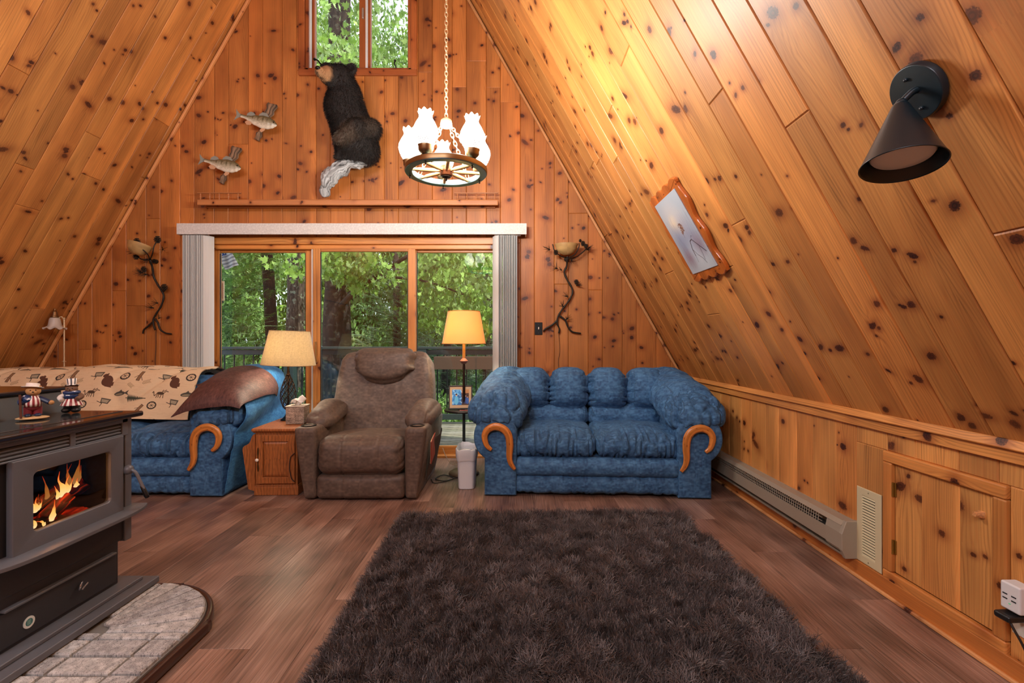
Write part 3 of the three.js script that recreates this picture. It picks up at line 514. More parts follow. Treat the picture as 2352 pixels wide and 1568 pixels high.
function buildSofa(root, half, seats, channels, depth, plainBack) {
  const inner = half - 0.195;
  const skirtG = cushion(inner * 2 + 0.02, 0.13, 0.1, { r: 0.03, crown: [0, 0.004, 0.012], n: [120, 10, 4], wr: (x, y, z) => 0.011 * -Math.pow(1 - Math.abs(noise2(x * 34 + y * 12, y * 4, 3)), 3) + 0.003 * fbm3(x * 12, y * 12, z * 12, 2) });
  part('skirt', put(skirtG, [0, 0.083, -0.06]), blueSuede, root);
  part('front_rail', put(cushion(inner * 2 + 0.02, 0.13, 0.12, { r: 0.045, crown: [0, 0.004, 0.016], n: [60, 10, 6], wr: 0.006, wf: 12 }), [0, 0.2, -0.062]), blueSuede, root);
  part('seat_deck', box(inner * 2, 0.2, depth - 0.2, [0, 0.17, -depth / 2 - 0.02]), blueSuede, root);
  const sw = (inner * 2 + 0.02) / seats;
  for (let i = 0; i < seats; i++) part('seat_cushion', put(cushion(sw - 0.006, 0.17, 0.62, { r: 0.055, crown: [0.006, 0.028, 0.022], n: [100, 16, 44], wr: gather(0.02, 34, 'x', (x, y, z) => Math.max(0, 0.31 - z), 0.16, i + 1) }), [-inner - 0.01 + sw * (i + 0.5), 0.352, -0.33], [0.03, 0, 0]), blueSuede, root);
  part('back_frame', put(cushion(half * 2 - 0.1, plainBack ? 0.5 : 0.62, 0.16, { r: 0.07, crown: [0, 0, 0], n: [30, 14, 6] }), [0, plainBack ? 0.4 : 0.46, -depth + 0.07]), blueSuede, root);
  const cw = (inner * 2 + 0.1) / channels;
  if (plainBack) part('back_pillow', put(cushion(inner * 2 + 0.1, 0.4, 0.2, { r: 0.09, crown: [0, 0.01, 0.02], n: [30, 16, 10] }), [0, 0.6, -depth + 0.25], [-0.2, 0, 0]), blueSuede, root);
  else for (let i = 0; i < channels; i++) {
    const x = -inner - 0.05 + cw * (i + 0.5);
    part('back_pillow', put(cushion(cw + 0.014, 0.33, 0.24, { r: 0.095, crown: [0.008, 0.02, 0.04], n: [34, 40, 16], wr: (px, py, pz) => { const e = Math.abs(px) / (cw / 2); return -0.022 * Math.pow(e, 3) * Math.pow(1 - Math.abs(noise2(py * 26 + i * 7, px * 6, 2)), 3) + 0.012 * fbm3(px * 10 + i, py * 10, pz * 10, 2); } }), [x, 0.683, -depth + 0.25], [-0.16, 0, 0]), blueSuede, root);
  }
  if (!plainBack) for (let i = 0; i < 2; i++) part('lumbar_pillow', put(cushion(inner + 0.02, 0.2, 0.2, { r: 0.08, crown: [0, 0.005, 0.02], n: [44, 14, 12], wr: (px, py, pz) => -0.014 * Math.pow(1 - Math.abs(noise2(px * 7 + py * 9 + i * 3.3, py * 5 - px * 3, 4)), 5) + 0.006 * fbm3(px * 10, py * 10, pz * 10, 2) }), [(i - 0.5) * (inner + 0.01), 0.475, -depth + 0.28], [-0.1, 0, 0]), blueSuede, root);
  const shape = armPanelShape();
  for (const s of plainBack ? [1] : [-1, 1]) {
    const g = new THREE.ExtrudeGeometry(shape, { depth: depth - 0.06, bevelEnabled: true, bevelThickness: 0.018, bevelSize: 0.014, bevelSegments: 3, curveSegments: 16 });
    let h = meterUV(smooth(put(g, [0, 0, -depth + 0.04]), 0.8)); if (s < 0) { h = h.clone(); h.applyMatrix4(new THREE.Matrix4().makeScale(-1, 1, 1)); const P = h.attributes.position, N = h.attributes.normal; for (let i = 0; i < P.count; i += 3) for (const A of [P, N, h.attributes.uv]) { const n = A.itemSize, a = A.array; for (let k = 0; k < n; k++) { const t = a[(i + 1) * n + k]; a[(i + 1) * n + k] = a[(i + 2) * n + k]; a[(i + 2) * n + k] = t; } } }
    const arm = part('arm', h, blueSuede, root); arm.position.x = s * (half - 0.1);
    // crook-shaped carved facing: hook on the outer side, long tail on the inner side
    const c = [[0.028, -0.162], [0.058, -0.135], [0.073, -0.095], [0.073, -0.055], [0.049, -0.018], [0, 0], [-0.055, -0.016], [-0.09, -0.06], [-0.1, -0.13], [-0.097, -0.202], [-0.106, -0.251], [-0.134, -0.295]].map(([x, y]) => [s * x, 0.49 + y, 0.018]);
    part('carved_facing', ribbon(c, (t) => 0.006 + 0.021 * Math.pow(Math.sin(Math.PI * clamp(t * 0.94 + 0.03)), 0.55), (t) => 0.006 + 0.012 * Math.pow(Math.sin(Math.PI * clamp(t * 0.94 + 0.03)), 0.5), V(0, 0, 1), 90, 14, 2.6), carvedOak, arm).position.x = s * 0.035;
    const pad = cushion(0.4, 0.26, depth - 0.06, { r: 0.115, crown: [0.012, 0.02, 0.02], n: [44, 30, 90], wr: (x, y, z) => { const front = Math.exp(-Math.pow((z - 0.4) / 0.14, 2)); return -0.024 * Math.pow(1 - Math.abs(noise2(z * 11 + 1.6 * noise2(x * 5, y * 5, 3) + s * 4, x * 4, 7)), 5) * (0.5 + 0.5 * step01(z, -0.4, 0.3)) - 0.024 * front * Math.pow(1 - Math.abs(noise2(x * 26 + s, y * 8, 5)), 3) + 0.006 * fbm3(x * 8 + s * 3, y * 8, z * 8, 2); },
      fn: (o) => { const k = clamp(0.42 - o[2], 0, 0.9) / 0.84; return [o[0] + s * (0.045 - 0.1 * k) - s * 0.0, o[1] * (1 - 0.05 * k) + 0.21 * Math.pow(k, 0.8) - (o[0] * s < 0 ? 0.5 * Math.pow(Math.abs(o[0]), 1.35) * (1 - 0.6 * k) : 0.25 * Math.pow(Math.abs(o[0]), 1.5)), o[2]]; } });
    part('arm_pillow', put(pad, [0, 0.555, -depth / 2 + 0.035]), blueSuede, arm).position.x = s * 0.01;
    part('leg', lathe([[0, 0], [0.02, 0], [0.024, 0.01], [0.028, 0.03], [0.028, 0.045], [0, 0.045]], 16), darkLeg, root).position.set(s * (half - 0.08), 0, -0.08);
    part('leg', lathe([[0, 0], [0.02, 0], [0.024, 0.01], [0.028, 0.03], [0.028, 0.045], [0, 0.045]], 16), darkLeg, root).position.set(s * (half - 0.08), 0, -depth + 0.1);
  }
}
const loveseat = thing('loveseat', 'blue suede two-seat sofa with puffy arms beside the right low wall', 'sofa', [0.585, 0.001, -3.27], -0.05);
buildSofa(loveseat, 0.765, 2, 4, 0.86);
const sofa = thing('sofa', 'long blue suede sofa mostly under a printed throw, behind the stove', 'sofa', [-3.1, 0.001, -3.28], 0);
buildSofa(sofa, 1.075, 3, 6, 0.86, true);

// printed wildlife throw over the back of the sofa
{
  const map = texCanvas(768, 768, (g, w) => {
    g.fillStyle = '#e0c8a2'; g.fillRect(0, 0, w, w);
    const R = rng(5); for (let i = 0; i < 900; i++) { g.fillStyle = `rgba(${R() < 0.5 ? '160,125,80' : '235,215,180'},0.06)`; g.fillRect(R() * w, R() * w, 20 + R() * 60, 3 + R() * 6); }
    const at = (x, y, s, f, a = 0) => { for (const dx of [0, -w, w]) for (const dy of [0, -w, w]) { g.save(); g.translate(x + dx, y + dy); g.rotate(a); g.scale(s * 1.4, s * 1.4); f(); g.restore(); } };
    const dk = '#3a332c', br = '#5b3a2a', poly = (p, c) => { g.fillStyle = c; g.beginPath(); p.forEach(([x, y], i) => (i ? g.lineTo(x, y) : g.moveTo(x, y))); g.closePath(); g.fill(); };
    const fish = () => { g.fillStyle = '#4d4a40'; g.beginPath(); g.ellipse(0, 0, 50, 19, 0, 0, 7); g.fill(); poly([[40, 0], [82, -24], [70, 0], [82, 22]], '#4d4a40'); poly([[-10, -16], [14, -34], [26, -14]], '#4d4a40'); g.fillStyle = '#8d8468'; g.beginPath(); g.ellipse(-4, 5, 34, 8, 0, 0, 7); g.fill(); };
    const tree = () => { for (let i = -6; i <= 6; i++) { const h = 34 * (1 - (i + 6) / 14) + 4; poly([[i * 10, -h], [i * 10 + 7, 0], [i * 10, h], [i * 10 - 5, 0]], '#3d4235'); } g.fillStyle = '#3d4235'; g.fillRect(-80, -3, 170, 6); };
    const bear = () => { g.fillStyle = br; g.beginPath(); g.ellipse(0, 0, 36, 44, 0.1, 0, 7); g.fill(); g.beginPath(); g.ellipse(-26, -42, 20, 17, 0, 0, 7); g.fill(); poly([[10, 18], [46, 4], [50, 36], [20, 44]], br); poly([[-30, 24], [-2, 48], [40, 52], [20, 20]], br); g.beginPath(); g.arc(-14, -58, 7, 0, 7); g.fill(); };
    const wheel = () => { g.strokeStyle = dk; g.lineWidth = 11; g.beginPath(); g.ellipse(0, 0, 36, 31, 0, 0, 7); g.stroke(); g.lineWidth = 3; g.beginPath(); for (let i = 0; i < 4; i++) { g.moveTo(-30 * Math.cos(i * 0.78), -26 * Math.sin(i * 0.78)); g.lineTo(30 * Math.cos(i * 0.78), 26 * Math.sin(i * 0.78)); } g.stroke(); };
    const log = () => { g.fillStyle = '#8c6a4a'; g.fillRect(-13, -46, 26, 92); g.strokeStyle = dk; g.lineWidth = 4; g.strokeRect(-13, -46, 26, 92); g.beginPath(); g.moveTo(16, 10); g.lineTo(40, 40); g.moveTo(-16, 0); g.lineTo(-36, 26); g.stroke(); };
    const pot = () => { poly([[-36, -20], [40, -24], [34, 20], [-26, 20]], '#4e4a40'); poly([[-28, -12], [30, -14], [26, 13], [-20, 13]], '#a59a80'); g.strokeStyle = dk; g.lineWidth = 5; g.beginPath(); g.moveTo(-60, 14); g.lineTo(-10, 24); g.lineTo(-16, 52); g.stroke(); };
    const moose = () => { g.strokeStyle = '#4b3b2b'; g.lineWidth = 6; g.beginPath(); for (const l of [[-50, -20, -34, 20], [-34, 20, -14, -10], [-14, -10, 40, -14], [40, -14, 56, -34], [36, -14, 44, 30], [24, -12, 18, 32], [-10, -8, -16, 34], [-2, -8, 2, 30], [56, -34, 78, -30], [20, -20, 30, -44], [30, -26, 56, -46], [-50, -20, -58, -4]]) { g.moveTo(l[0], l[1]); g.lineTo(l[2], l[3]); } g.stroke(); g.fillStyle = '#4b3b2b'; g.beginPath(); g.ellipse(12, -10, 32, 13, 0, 0, 7); g.fill(); };
    const leaf = () => { g.strokeStyle = 'rgba(110,90,60,0.7)'; g.lineWidth = 4; g.beginPath(); for (let i = 0; i < 6; i++) { g.moveTo(-30 + i * 11, 8 - i * 4); g.lineTo(-26 + i * 11, -18 - i * 4); g.moveTo(-30 + i * 11, 8 - i * 4); g.lineTo(-12 + i * 11, 16 - i * 4); } g.stroke(); };
    at(110, 120, 0.95, fish); at(480, 110, 0.95, moose); at(300, 190, 0.9, tree); at(650, 180, 0.9, fish, 0.1); at(120, 330, 1, pot); at(420, 340, 1, wheel); at(590, 330, 1, log, 0.15); at(250, 410, 1.05, bear);
    at(690, 420, 0.9, leaf); at(110, 560, 0.95, moose, 0.1); at(430, 560, 0.95, fish, -0.1); at(620, 610, 0.95, tree); at(300, 650, 0.95, pot, 0.2); at(520, 460, 0.8, leaf, 1); at(60, 690, 0.9, wheel); at(700, 730, 0.8, log, 0.6);
  });
  const W = 1.72, NX = 110, NS = 44, prof = curve([[0, 0.5, -0.335], [0, 0.68, -0.33], [0, 0.8, -0.3], [0, 0.862, -0.2], [0, 0.872, -0.08], [0, 0.845, 0.06], [0, 0.73, 0.145], [0, 0.62, 0.19], [0, 0.53, 0.225], [0, 0.488, 0.24]]);
  const pos = [], uv = [], idx = [], len = prof.getLength();
  for (let side = 0; side < 2; side++) for (let j = 0; j <= NS; j++) {
    const t = j / NS, p = prof.getPointAt(t), tan = prof.getTangentAt(t), nz = -tan.y, ny = tan.z;
    for (let i = 0; i <= NX; i++) {
      const x = -W / 2 + (W * i) / NX, sag = 0.012 * Math.sin((x + 0.3) * 5.2) * t, w = 0.012 * fbm2(x * 6 + 3, t * 4, 3, 3) - 0.022 * Math.pow(1 - Math.abs(noise2(x * 5 + t * 5, t * 2.4 - x * 2, 9)), 5) * step01(t, 0.15, 0.4) + sag - side * 0.006;
      pos.push(x, p.y + ny * w + 0.012 * Math.sin(x * 3.1 + 1) * (1 - t * 0.6), p.z + nz * w); uv.push(x / 0.52, (t * len) / -0.52);
    }
  }
  const n = NX + 1, L = n * (NS + 1);
  for (let j = 0; j < NS; j++) for (let i = 0; i < NX; i++) { const a = j * n + i; idx.push(a, a + 1, a + n, a + 1, a + n + 1, a + n); const b = a + L; idx.push(b, b + n, b + 1, b + 1, b + n, b + n + 1); }
  for (let i = 0; i < NX; i++) for (const j of [0, NS]) { const a = j * n + i; idx.push(a, a + L, a + 1, a + 1, a + L, a + L + 1); }
  const g = new THREE.BufferGeometry(); g.setAttribute('position', new THREE.Float32BufferAttribute(pos, 3)); g.setAttribute('uv', new THREE.Float32BufferAttribute(uv, 2)); g.setIndex(idx); g.computeVertexNormals();
  single('throw_blanket', 'tan throw printed with bears, fish and pines over the long sofa back', 'throw', g, std({ map, roughness: 0.92, side: THREE.DoubleSide }), [-3.35, 0.001, -3.86]);
}
// draped cloth from a grid of points given by a function, with thickness
function cloth(nx, ny, f, th, uvs = [1, 1]) {
  const pos = [], uv = [], idx = [], grid = [];
  for (let j = 0; j <= ny; j++) for (let i = 0; i <= nx; i++) grid.push(f(i / nx, j / ny));
  const n = nx + 1, tmp = new THREE.BufferGeometry(); for (const p of grid) pos.push(...p);
  for (let j = 0; j < ny; j++) for (let i = 0; i < nx; i++) { const a = j * n + i; idx.push(a, a + 1, a + n, a + 1, a + n + 1, a + n); }
  tmp.setAttribute('position', new THREE.Float32BufferAttribute(pos, 3)); tmp.setIndex(idx); tmp.computeVertexNormals();
  const N = tmp.attributes.normal, L = grid.length, p2 = pos.slice(), id2 = idx.slice();
  for (let k = 0; k < L; k++) p2.push(pos[k * 3] - N.getX(k) * th, pos[k * 3 + 1] - N.getY(k) * th, pos[k * 3 + 2] - N.getZ(k) * th);
  for (let k = 0; k < idx.length; k += 3) id2.push(idx[k] + L, idx[k + 2] + L, idx[k + 1] + L);
  const rim = []; for (let i = 0; i < nx; i++) rim.push([i, i + 1]); for (let j = 0; j < ny; j++) rim.push([j * n + nx, (j + 1) * n + nx]); for (let i = nx; i > 0; i--) rim.push([ny * n + i, ny * n + i - 1]); for (let j = ny; j > 0; j--) rim.push([j * n, (j - 1) * n]);
  for (const [a, b] of rim) id2.push(a, a + L, b, b, a + L, b + L);
  for (let s = 0; s < 2; s++) for (let j = 0; j <= ny; j++) for (let i = 0; i <= nx; i++) uv.push((i / nx) * uvs[0], (j / ny) * uvs[1]);
  const g = new THREE.BufferGeometry(); g.setAttribute('position', new THREE.Float32BufferAttribute(p2, 3)); g.setAttribute('uv', new THREE.Float32BufferAttribute(uv, 2)); g.setIndex(id2); g.computeVertexNormals(); return g;
}
{ // bright blue sheet over the outside of the sofa's arm, and the burgundy arm cover on top: both laid onto the arm by casting rays at it
  sofa.updateMatrixWorld(true);
  const C = [-2.1, 0.4], NZ = 45, NA = 64, grid = Array.from({ length: NZ }, () => new Float32Array(NA)), A0 = -1.7, A1 = 1.9, Z0 = -4.14, Z1 = -3.24, v = V(0, 0, 0), low = new Float32Array(24).fill(-9);
  sofa.traverse((m) => { if (!m.isMesh || ['carved_facing', 'leg', 'seat_cushion', 'skirt', 'front_rail', 'seat_deck'].includes(m.name)) return; const P = m.geometry.attributes.position; for (let i = 0; i + 2 < P.count; i++) for (let k = 0; k < 3; k++) { // vertices and points between them
    const f = k / 3, j = m.geometry.index ? i : Math.min(i + 1, P.count - 1); v.set(lerp(P.getX(i), P.getX(j), f), lerp(P.getY(i), P.getY(j), f), lerp(P.getZ(i), P.getZ(j), f)).applyMatrix4(m.matrixWorld); if (m.name === 'arm') { for (let z = Z0; z < Z1; z += 0.02) mark(v.x, v.y, z); } else mark(v.x, v.y, v.z); } });
  function mark(x, y, z) { const a = Math.atan2(x - C[0], y - C[1]), r = Math.hypot(x - C[0], y - C[1]), iz = Math.round(((z - Z0) / (Z1 - Z0)) * (NZ - 1)), ia = Math.round(((a - A0) / (A1 - A0)) * (NA - 1)); if (iz < 0 || iz >= NZ) return; if (ia >= 0 && ia < NA) grid[iz][ia] = Math.max(grid[iz][ia], r); const iy = Math.floor(y / 0.025); if (iy >= 0 && iy < 24) low[iy] = Math.max(low[iy], x); }
  const wide = grid.map((row, iz) => row.map((_, ia) => { let m = 0; for (let p = -2; p <= 2; p++) for (let q = -2; q <= 2; q++) m = Math.max(m, grid[clamp(iz + p, 0, NZ - 1)][clamp(ia + q, 0, NA - 1)]); return m; }));
  const soft = wide.map((row, iz) => row.map((_, ia) => { let m = 0; for (let p = -2; p <= 2; p++) for (let q = -2; q <= 2; q++) m += wide[clamp(iz + p, 0, NZ - 1)][clamp(ia + q, 0, NA - 1)] / 25; return Math.max(m, grid[iz][ia]); }));
  const wrap = (z, a, off) => { const fz = clamp(((z - Z0) / (Z1 - Z0)) * (NZ - 1), 0, NZ - 1.001), fa = clamp(((a - A0) / (A1 - A0)) * (NA - 1), 0, NA - 1.001), i = Math.floor(fz), j = Math.floor(fa), s = fz - i, t = fa - j, r = Math.max(0.12, lerp(lerp(soft[i][j], soft[i][j + 1], t), lerp(soft[i + 1][j], soft[i + 1][j + 1], t), s)) + off; return [C[0] + Math.sin(a) * r, C[1] + Math.cos(a) * r]; };
  const sheet = cloth(40, 50, (u, vv) => {
    const z = -4.12 + u * (0.84 - 0.12 * clamp(1 - vv / 0.45)), cut = lerp(-0.4, 0.05, step01(u, 0.25, 0.6)), w = 0.008 * Math.abs(fbm2(u * 7, vv * 9, 3, 4));
    const a1 = 1.5; if (vv < 0.5) { const p = wrap(z, lerp(cut, a1, vv / 0.5), 0.016 + w); return [p[0], p[1], z]; }
    const t = (vv - 0.5) / 0.5, p = wrap(z, a1, 0.016 + w), y = lerp(p[1], 0.03, t), base = low[clamp(Math.floor(y / 0.025), 0, 23)] + 0.016, x = Math.max(base, lerp(p[0], -1.99, Math.pow(t, 0.9)));
    return [x + 0.007 * Math.sin(u * 11 + 2) * t + w * t, y, z];
  }, 0.004, [1.2, 1.5]);
  const cover = cloth(36, 34, (u, vv) => { const e = clamp((u - 0.82) / 0.18), z0 = -3.76 + Math.min(u, 0.82) * 0.515, z = z0 - 0.05 * (vv - 0.5) * (1 - e), p = wrap(z, lerp(-0.85, 0.75, vv), 0.04 + 0.008 * Math.abs(fbm2(u * 5, vv * 5, 3, 6))); return [p[0] + 0.01 * e * Math.sin(vv * 9), p[1] - 0.14 * Math.pow(e, 1.4) * (1 - 0.75 * Math.pow(Math.abs(vv * 2 - 1), 2)), z + 0.105 * Math.sin(e * 1.57)]; }, 0.005, [1, 1]);
  single('arm_sheet', 'bright blue sheet draped over the outer arm of the long sofa', 'sheet', sheet, phy({ map: clothMap([30, 96, 160], [74, 150, 204], 12, 4, 10, 40), roughness: 0.8, sheen: 0.4, sheenColor: new THREE.Color().setRGB(0.3, 0.6, 0.9), side: THREE.DoubleSide }));
  single('arm_cover', 'burgundy brown arm cover lying on the sofa arm with carved facing', 'arm cover', cover, phy({ map: clothMap([62, 36, 35], [106, 70, 63], 22), roughness: 0.6, sheen: 0.3, side: THREE.DoubleSide }));
}
// ---------- recliner, cabinet and small things round them ----------
const suedeBrown = phy({ map: clothMap([72, 60, 52], [114, 95, 81], 31, 9, 12, 40), roughness: 0.6, sheen: 0.35, sheenRoughness: 0.45, sheenColor: new THREE.Color().setRGB(0.6, 0.55, 0.5), clearcoat: 0.06, clearcoatRoughness: 0.5 });
{
  const r = thing('recliner', 'brown-grey suede recliner with head pillow and cup holders in its arms', 'armchair', [-1.028, 0.001, -3.2]);
  const seam = (x0) => (x, y, z) => 0;
  const stitched = (amp) => (x, y, z) => { let v = amp * fbm3(x * 8, y * 8, z * 8, 3); for (const s of [-0.12, 0.125]) v -= 0.006 * Math.exp(-Math.pow((x - s) / 0.007, 2)); return v; };
  const ends = (amp, half) => (x, y, z) => stitched(0.006)(x, y, z) - amp * Math.pow(Math.abs(x) / half, 5) * Math.pow(1 - Math.abs(noise2(y * 40 + z * 30, x * 3, 5)), 3);
  part('seat', put(cushion(0.585, 0.16, 0.6, { r: 0.05, crown: [0, 0.015, 0.01], n: [60, 10, 40], wr: stitched(0.006) }), [0.0, 0.32, -0.4], [-0.09, 0, 0]), suedeBrown, r);
  part('footrest', put(cushion(0.6, 0.26, 0.2, { r: 0.075, crown: [0, 0.01, 0.03], n: [80, 24, 14], wr: ends(0.01, 0.3) }), [0.0, 0.298, -0.09]), suedeBrown, r);
  part('lower_front', put(cushion(0.6, 0.165, 0.14, { r: 0.035, crown: [0, 0.003, 0.014], n: [60, 14, 8], wr: stitched(0.004) }), [0.0, 0.092, -0.075]), suedeBrown, r);
  part('underframe', rbox(0.6, 0.1, 0.6, 0.02, [0, 0.06, -0.48]), darkLeg, r);
  for (const s of [-1, 1]) {
    const a = new THREE.Group(); a.name = 'arm'; r.add(a);
    const g = cushion(0.148, 0.49, 0.8, { r: 0.026, crown: [0.006, 0.004, 0.004], n: [8, 26, 40], wr: 0.004, wf: 9, fn: (o) => { const k = clamp((0.245 - o[1]) / 0.49), out = clamp((o[0] * s) / 0.074); return [o[0] - s * out * 0.07 * Math.pow(k, 1.3), o[1] - 0.03 * clamp(-o[2] - 0.1, 0, 0.4), o[2] - 0.02 * k]; } });
    part('arm_body', put(g, [0, 0.252, -0.4]), suedeBrown, a).position.x = s * 0.374;
    part('cup_holder', [lathe([[0.036, 0.003], [0.043, 0.006], [0.05, 0.005], [0.051, 0.0], [0.046, 0.0], [0.04, -0.002], [0.036, -0.05], [0, -0.05]], 32)], std({ color: hex('#1a1c1d'), roughness: 0.2, metalness: 0.6 }), a).position.set(s * 0.374, 0.499, -0.075);
    const pad = cushion(0.2, 0.14, 0.44, { r: 0.065, crown: [0.014, 0.034, 0.02], n: [20, 14, 30], wr: (x, y, z) => 0.005 * fbm3(x * 12, y * 12, z * 12, 2) - 0.009 * Math.exp(-Math.pow((Math.abs(z) - 0.19) / 0.05, 2)) * Math.pow(1 - Math.abs(noise2(x * 34 + s, z * 5, 3)), 3), fn: (o) => [o[0] * (1 - 0.2 * clamp(o[2] + 0.05, 0, 0.3)), o[1] - 0.16 * Math.pow(clamp(o[2] + 0.02, 0, 0.3), 1.15), o[2]] });
    part('arm_pad', put(pad, [0, 0.538, -0.38], [0.05, -s * 0.06, 0]), suedeBrown, a).position.x = s * 0.362;
  }
  // backrest: wide shoulders, slightly reclined
  const bk = cushion(0.8, 0.7, 0.22, { r: 0.07, crown: [0.006, 0.012, 0.03], n: [44, 40, 14], wr: (x, y, z) => stitched(0.01)(x, y, z) - 0.006 * Math.exp(-Math.pow((y + 0.28) / 0.08, 2)) * Math.pow(1 - Math.abs(noise2(x * 16, y * 6, 5)), 3), fn: (o, u) => { const k = clamp((o[1] + 0.1) / 0.45); return [o[0] * (1 - 0.1 * k - 0.1 * clamp(-o[1] - 0.2, 0, 0.2)), o[1] - 0.03 * Math.pow(Math.abs(u[0]), 6) * k - 0.03 * Math.exp(-Math.pow(u[0] / 0.5, 4)) * k, o[2] + 0.05 * Math.pow(Math.abs(u[0]), 3) * (o[2] > 0 ? 1 : 0)]; } });
  const back = part('backrest', put(bk, [0, 0.64, -0.72], [-0.24, 0, 0]), suedeBrown, r);
  const hp = cushion(0.49, 0.285, 0.16, { r: 0.065, crown: [0.008, 0.01, 0.03], n: [44, 26, 14], wr: (x, y, z) => 0.005 * fbm3(x * 11, y * 11, z * 11, 2) - 0.012 * Math.pow(Math.abs(x) / 0.23, 4) * Math.pow(1 - Math.abs(noise2(y * 40, x * 4, 6)), 3), fn: (o, u) => { const b = clamp(-o[1] / 0.13); return [o[0] * (1 - 0.22 * b * b), o[1] + 0.055 * u[0] * u[0] * b, o[2]]; } });
  part('head_pillow', put(hp, [0.0, 0.876, -0.662], [-0.2, 0, 0]), suedeBrown, r);
  part('side_pocket', cloth(16, 14, (u, v) => { const yy = 0.385 - 0.3 * v + 0.015 * Math.sin(Math.PI * u) * v, k = (0.49 - yy) / 0.49; return [0.464 - 0.07 * Math.pow(k, 1.3) + 0.03 * Math.sin(Math.PI * u) * (1 - 0.7 * v) + 0.002 * noise2(u * 8, v * 8, 2), yy, -0.2 - 0.44 * u]; }, 0.003), std({ color: hex('#5d5148'), roughness: 0.8, side: THREE.DoubleSide }), r, 'stitched side pocket');
  // things tucked into the pocket
  const cat = thing('folded_catalogue', 'red folded catalogue tucked into the side pocket of the recliner', 'magazine', [-0.57, 0.262, -3.42], Math.PI / 2);
  part('cover', put(rbox(0.16, 0.17, 0.006, 0.002), [0, 0.05, 0], [0.05, 0, 0.25]), std({ color: hex('#a8432f'), roughness: 0.5 }), cat); part('pages', put(rbox(0.15, 0.165, 0.004, 0.001), [0.005, 0.048, -0.0055], [0.05, 0, 0.2]), std({ color: hex('#d9c5a0'), roughness: 0.8 }), cat);
}
const oakMap = (() => { const d = [0, 0, 0]; const t = texData(512, 1024, (px, py) => { const x = px / 512, y = py / 1024, yy = y < 0.5 ? y : 1 - y, f = (Math.abs(x - 0.45) + 0.07 * noise2(x * 3, yy * 7, 4) + 0.05 * noise2(1, yy * 5, 2)) * 16, ring = Math.pow(0.5 + 0.5 * Math.sin(f * 6.283), 2), fib = noise2(x * 170, y * 30, 3), pore = Math.pow(clamp(noise2(x * 240, y * 22, 8)), 2); const k = 1 - 0.14 * ring + 0.1 * fib - 0.3 * pore; d[0] = 172 * k; d[1] = 106 * k; d[2] = 56 * k; return d; }); t.repeat.set(2.6, 1.3); return t; })();
const oak = std({ map: oakMap, color: new THREE.Color().setRGB(0.95, 0.9, 0.85), roughness: 0.42 });
{
  const c = thing('side_cabinet', 'oak chairside cabinet with raised panel door between the long sofa and recliner', 'cabinet', [-1.655, 0.001, -3.335], 0.04);
  const mb = (w, h, d, p, r = 0.003) => meterUV(rbox(w, h, d, r, p));
  part('body', mb(0.29, 0.4, 0.44, [0, 0.25, -0.22]), oak, c);
  part('top', [mb(0.322, 0.022, 0.5, [-0.003, 0.46, -0.225], 0.007), mb(0.315, 0.012, 0.47, [0, 0.445, -0.225])], oak, c);
  part('plinth', [mb(0.305, 0.06, 0.455, [0, 0.03, -0.22], 0.004), mb(0.3, 0.012, 0.45, [0, 0.064, -0.22])], oak, c);
  const d = new THREE.Group(); d.name = 'door'; c.add(d); d.position.set(0, 0.255, 0.004);
  part('stile', mb(0.045, 0.34, 0.018, [-0.11, 0, 0.006]), oak, d); part('stile', mb(0.045, 0.34, 0.018, [0.11, 0, 0.006]), oak, d); part('rail', mb(0.176, 0.045, 0.018, [0, 0.147, 0.006]), oak, d); part('rail', mb(0.176, 0.045, 0.018, [0, -0.147, 0.006]), oak, d);
  const pn = new THREE.ExtrudeGeometry(new THREE.Shape([[-0.07, -0.107], [0.07, -0.107], [0.07, 0.107], [-0.07, 0.107]].map((p) => new THREE.Vector2(...p))), { depth: 0.004, bevelEnabled: true, bevelThickness: 0.008, bevelSize: 0.016, bevelSegments: 1 });
  part('raised_panel', meterUV(pn), oak, d);
  part('handle_plate', [put(new THREE.SphereGeometry(1, 12, 8), [-0.118, 0.055, 0.016], [0, 0, 0], [0.006, 0.03, 0.002]), put(new THREE.SphereGeometry(1, 12, 8), [-0.118, -0.055, 0.016], [0, 0, 0], [0.006, 0.03, 0.002]), rbox(0.006, 0.1, 0.003, 0.001, [-0.118, 0, 0.016])], std({ color: hex('#5d4a2c'), roughness: 0.35, metalness: 0.8 }), d);
  part('knob', lathe([[0.004, 0], [0.004, 0.008], [0.011, 0.013], [0.012, 0.018], [0.008, 0.023], [0, 0.024]], 18, [-0.118, 0.0, 0.016], [Math.PI / 2, 0, 0]), std({ color: hex('#e8e2d4'), roughness: 0.25 }), d, 'white porcelain knob');
  const s = new THREE.Shape(); s.moveTo(0, 0.43); s.bezierCurveTo(-0.03, 0.42, -0.02, 0.38, -0.045, 0.36); s.bezierCurveTo(-0.065, 0.345, -0.082, 0.35, -0.085, 0.32); s.lineTo(-0.045, 0.045); s.lineTo(0, 0.03); s.lineTo(0, 0.43);
  for (const z of [-0.012, -0.43]) part('rack_end', put(meterUV(new THREE.ExtrudeGeometry(s, { depth: 0.014, bevelEnabled: true, bevelThickness: 0.002, bevelSize: 0.002, bevelSegments: 1, curveSegments: 12 })), [-0.147, 0, z]), oak, c);
  part('rack_side', put(meterUV(rbox(0.01, 0.27, 0.4, 0.003)), [-0.205, 0.19, -0.21], [0, 0, 0.16]), oak, c);
}
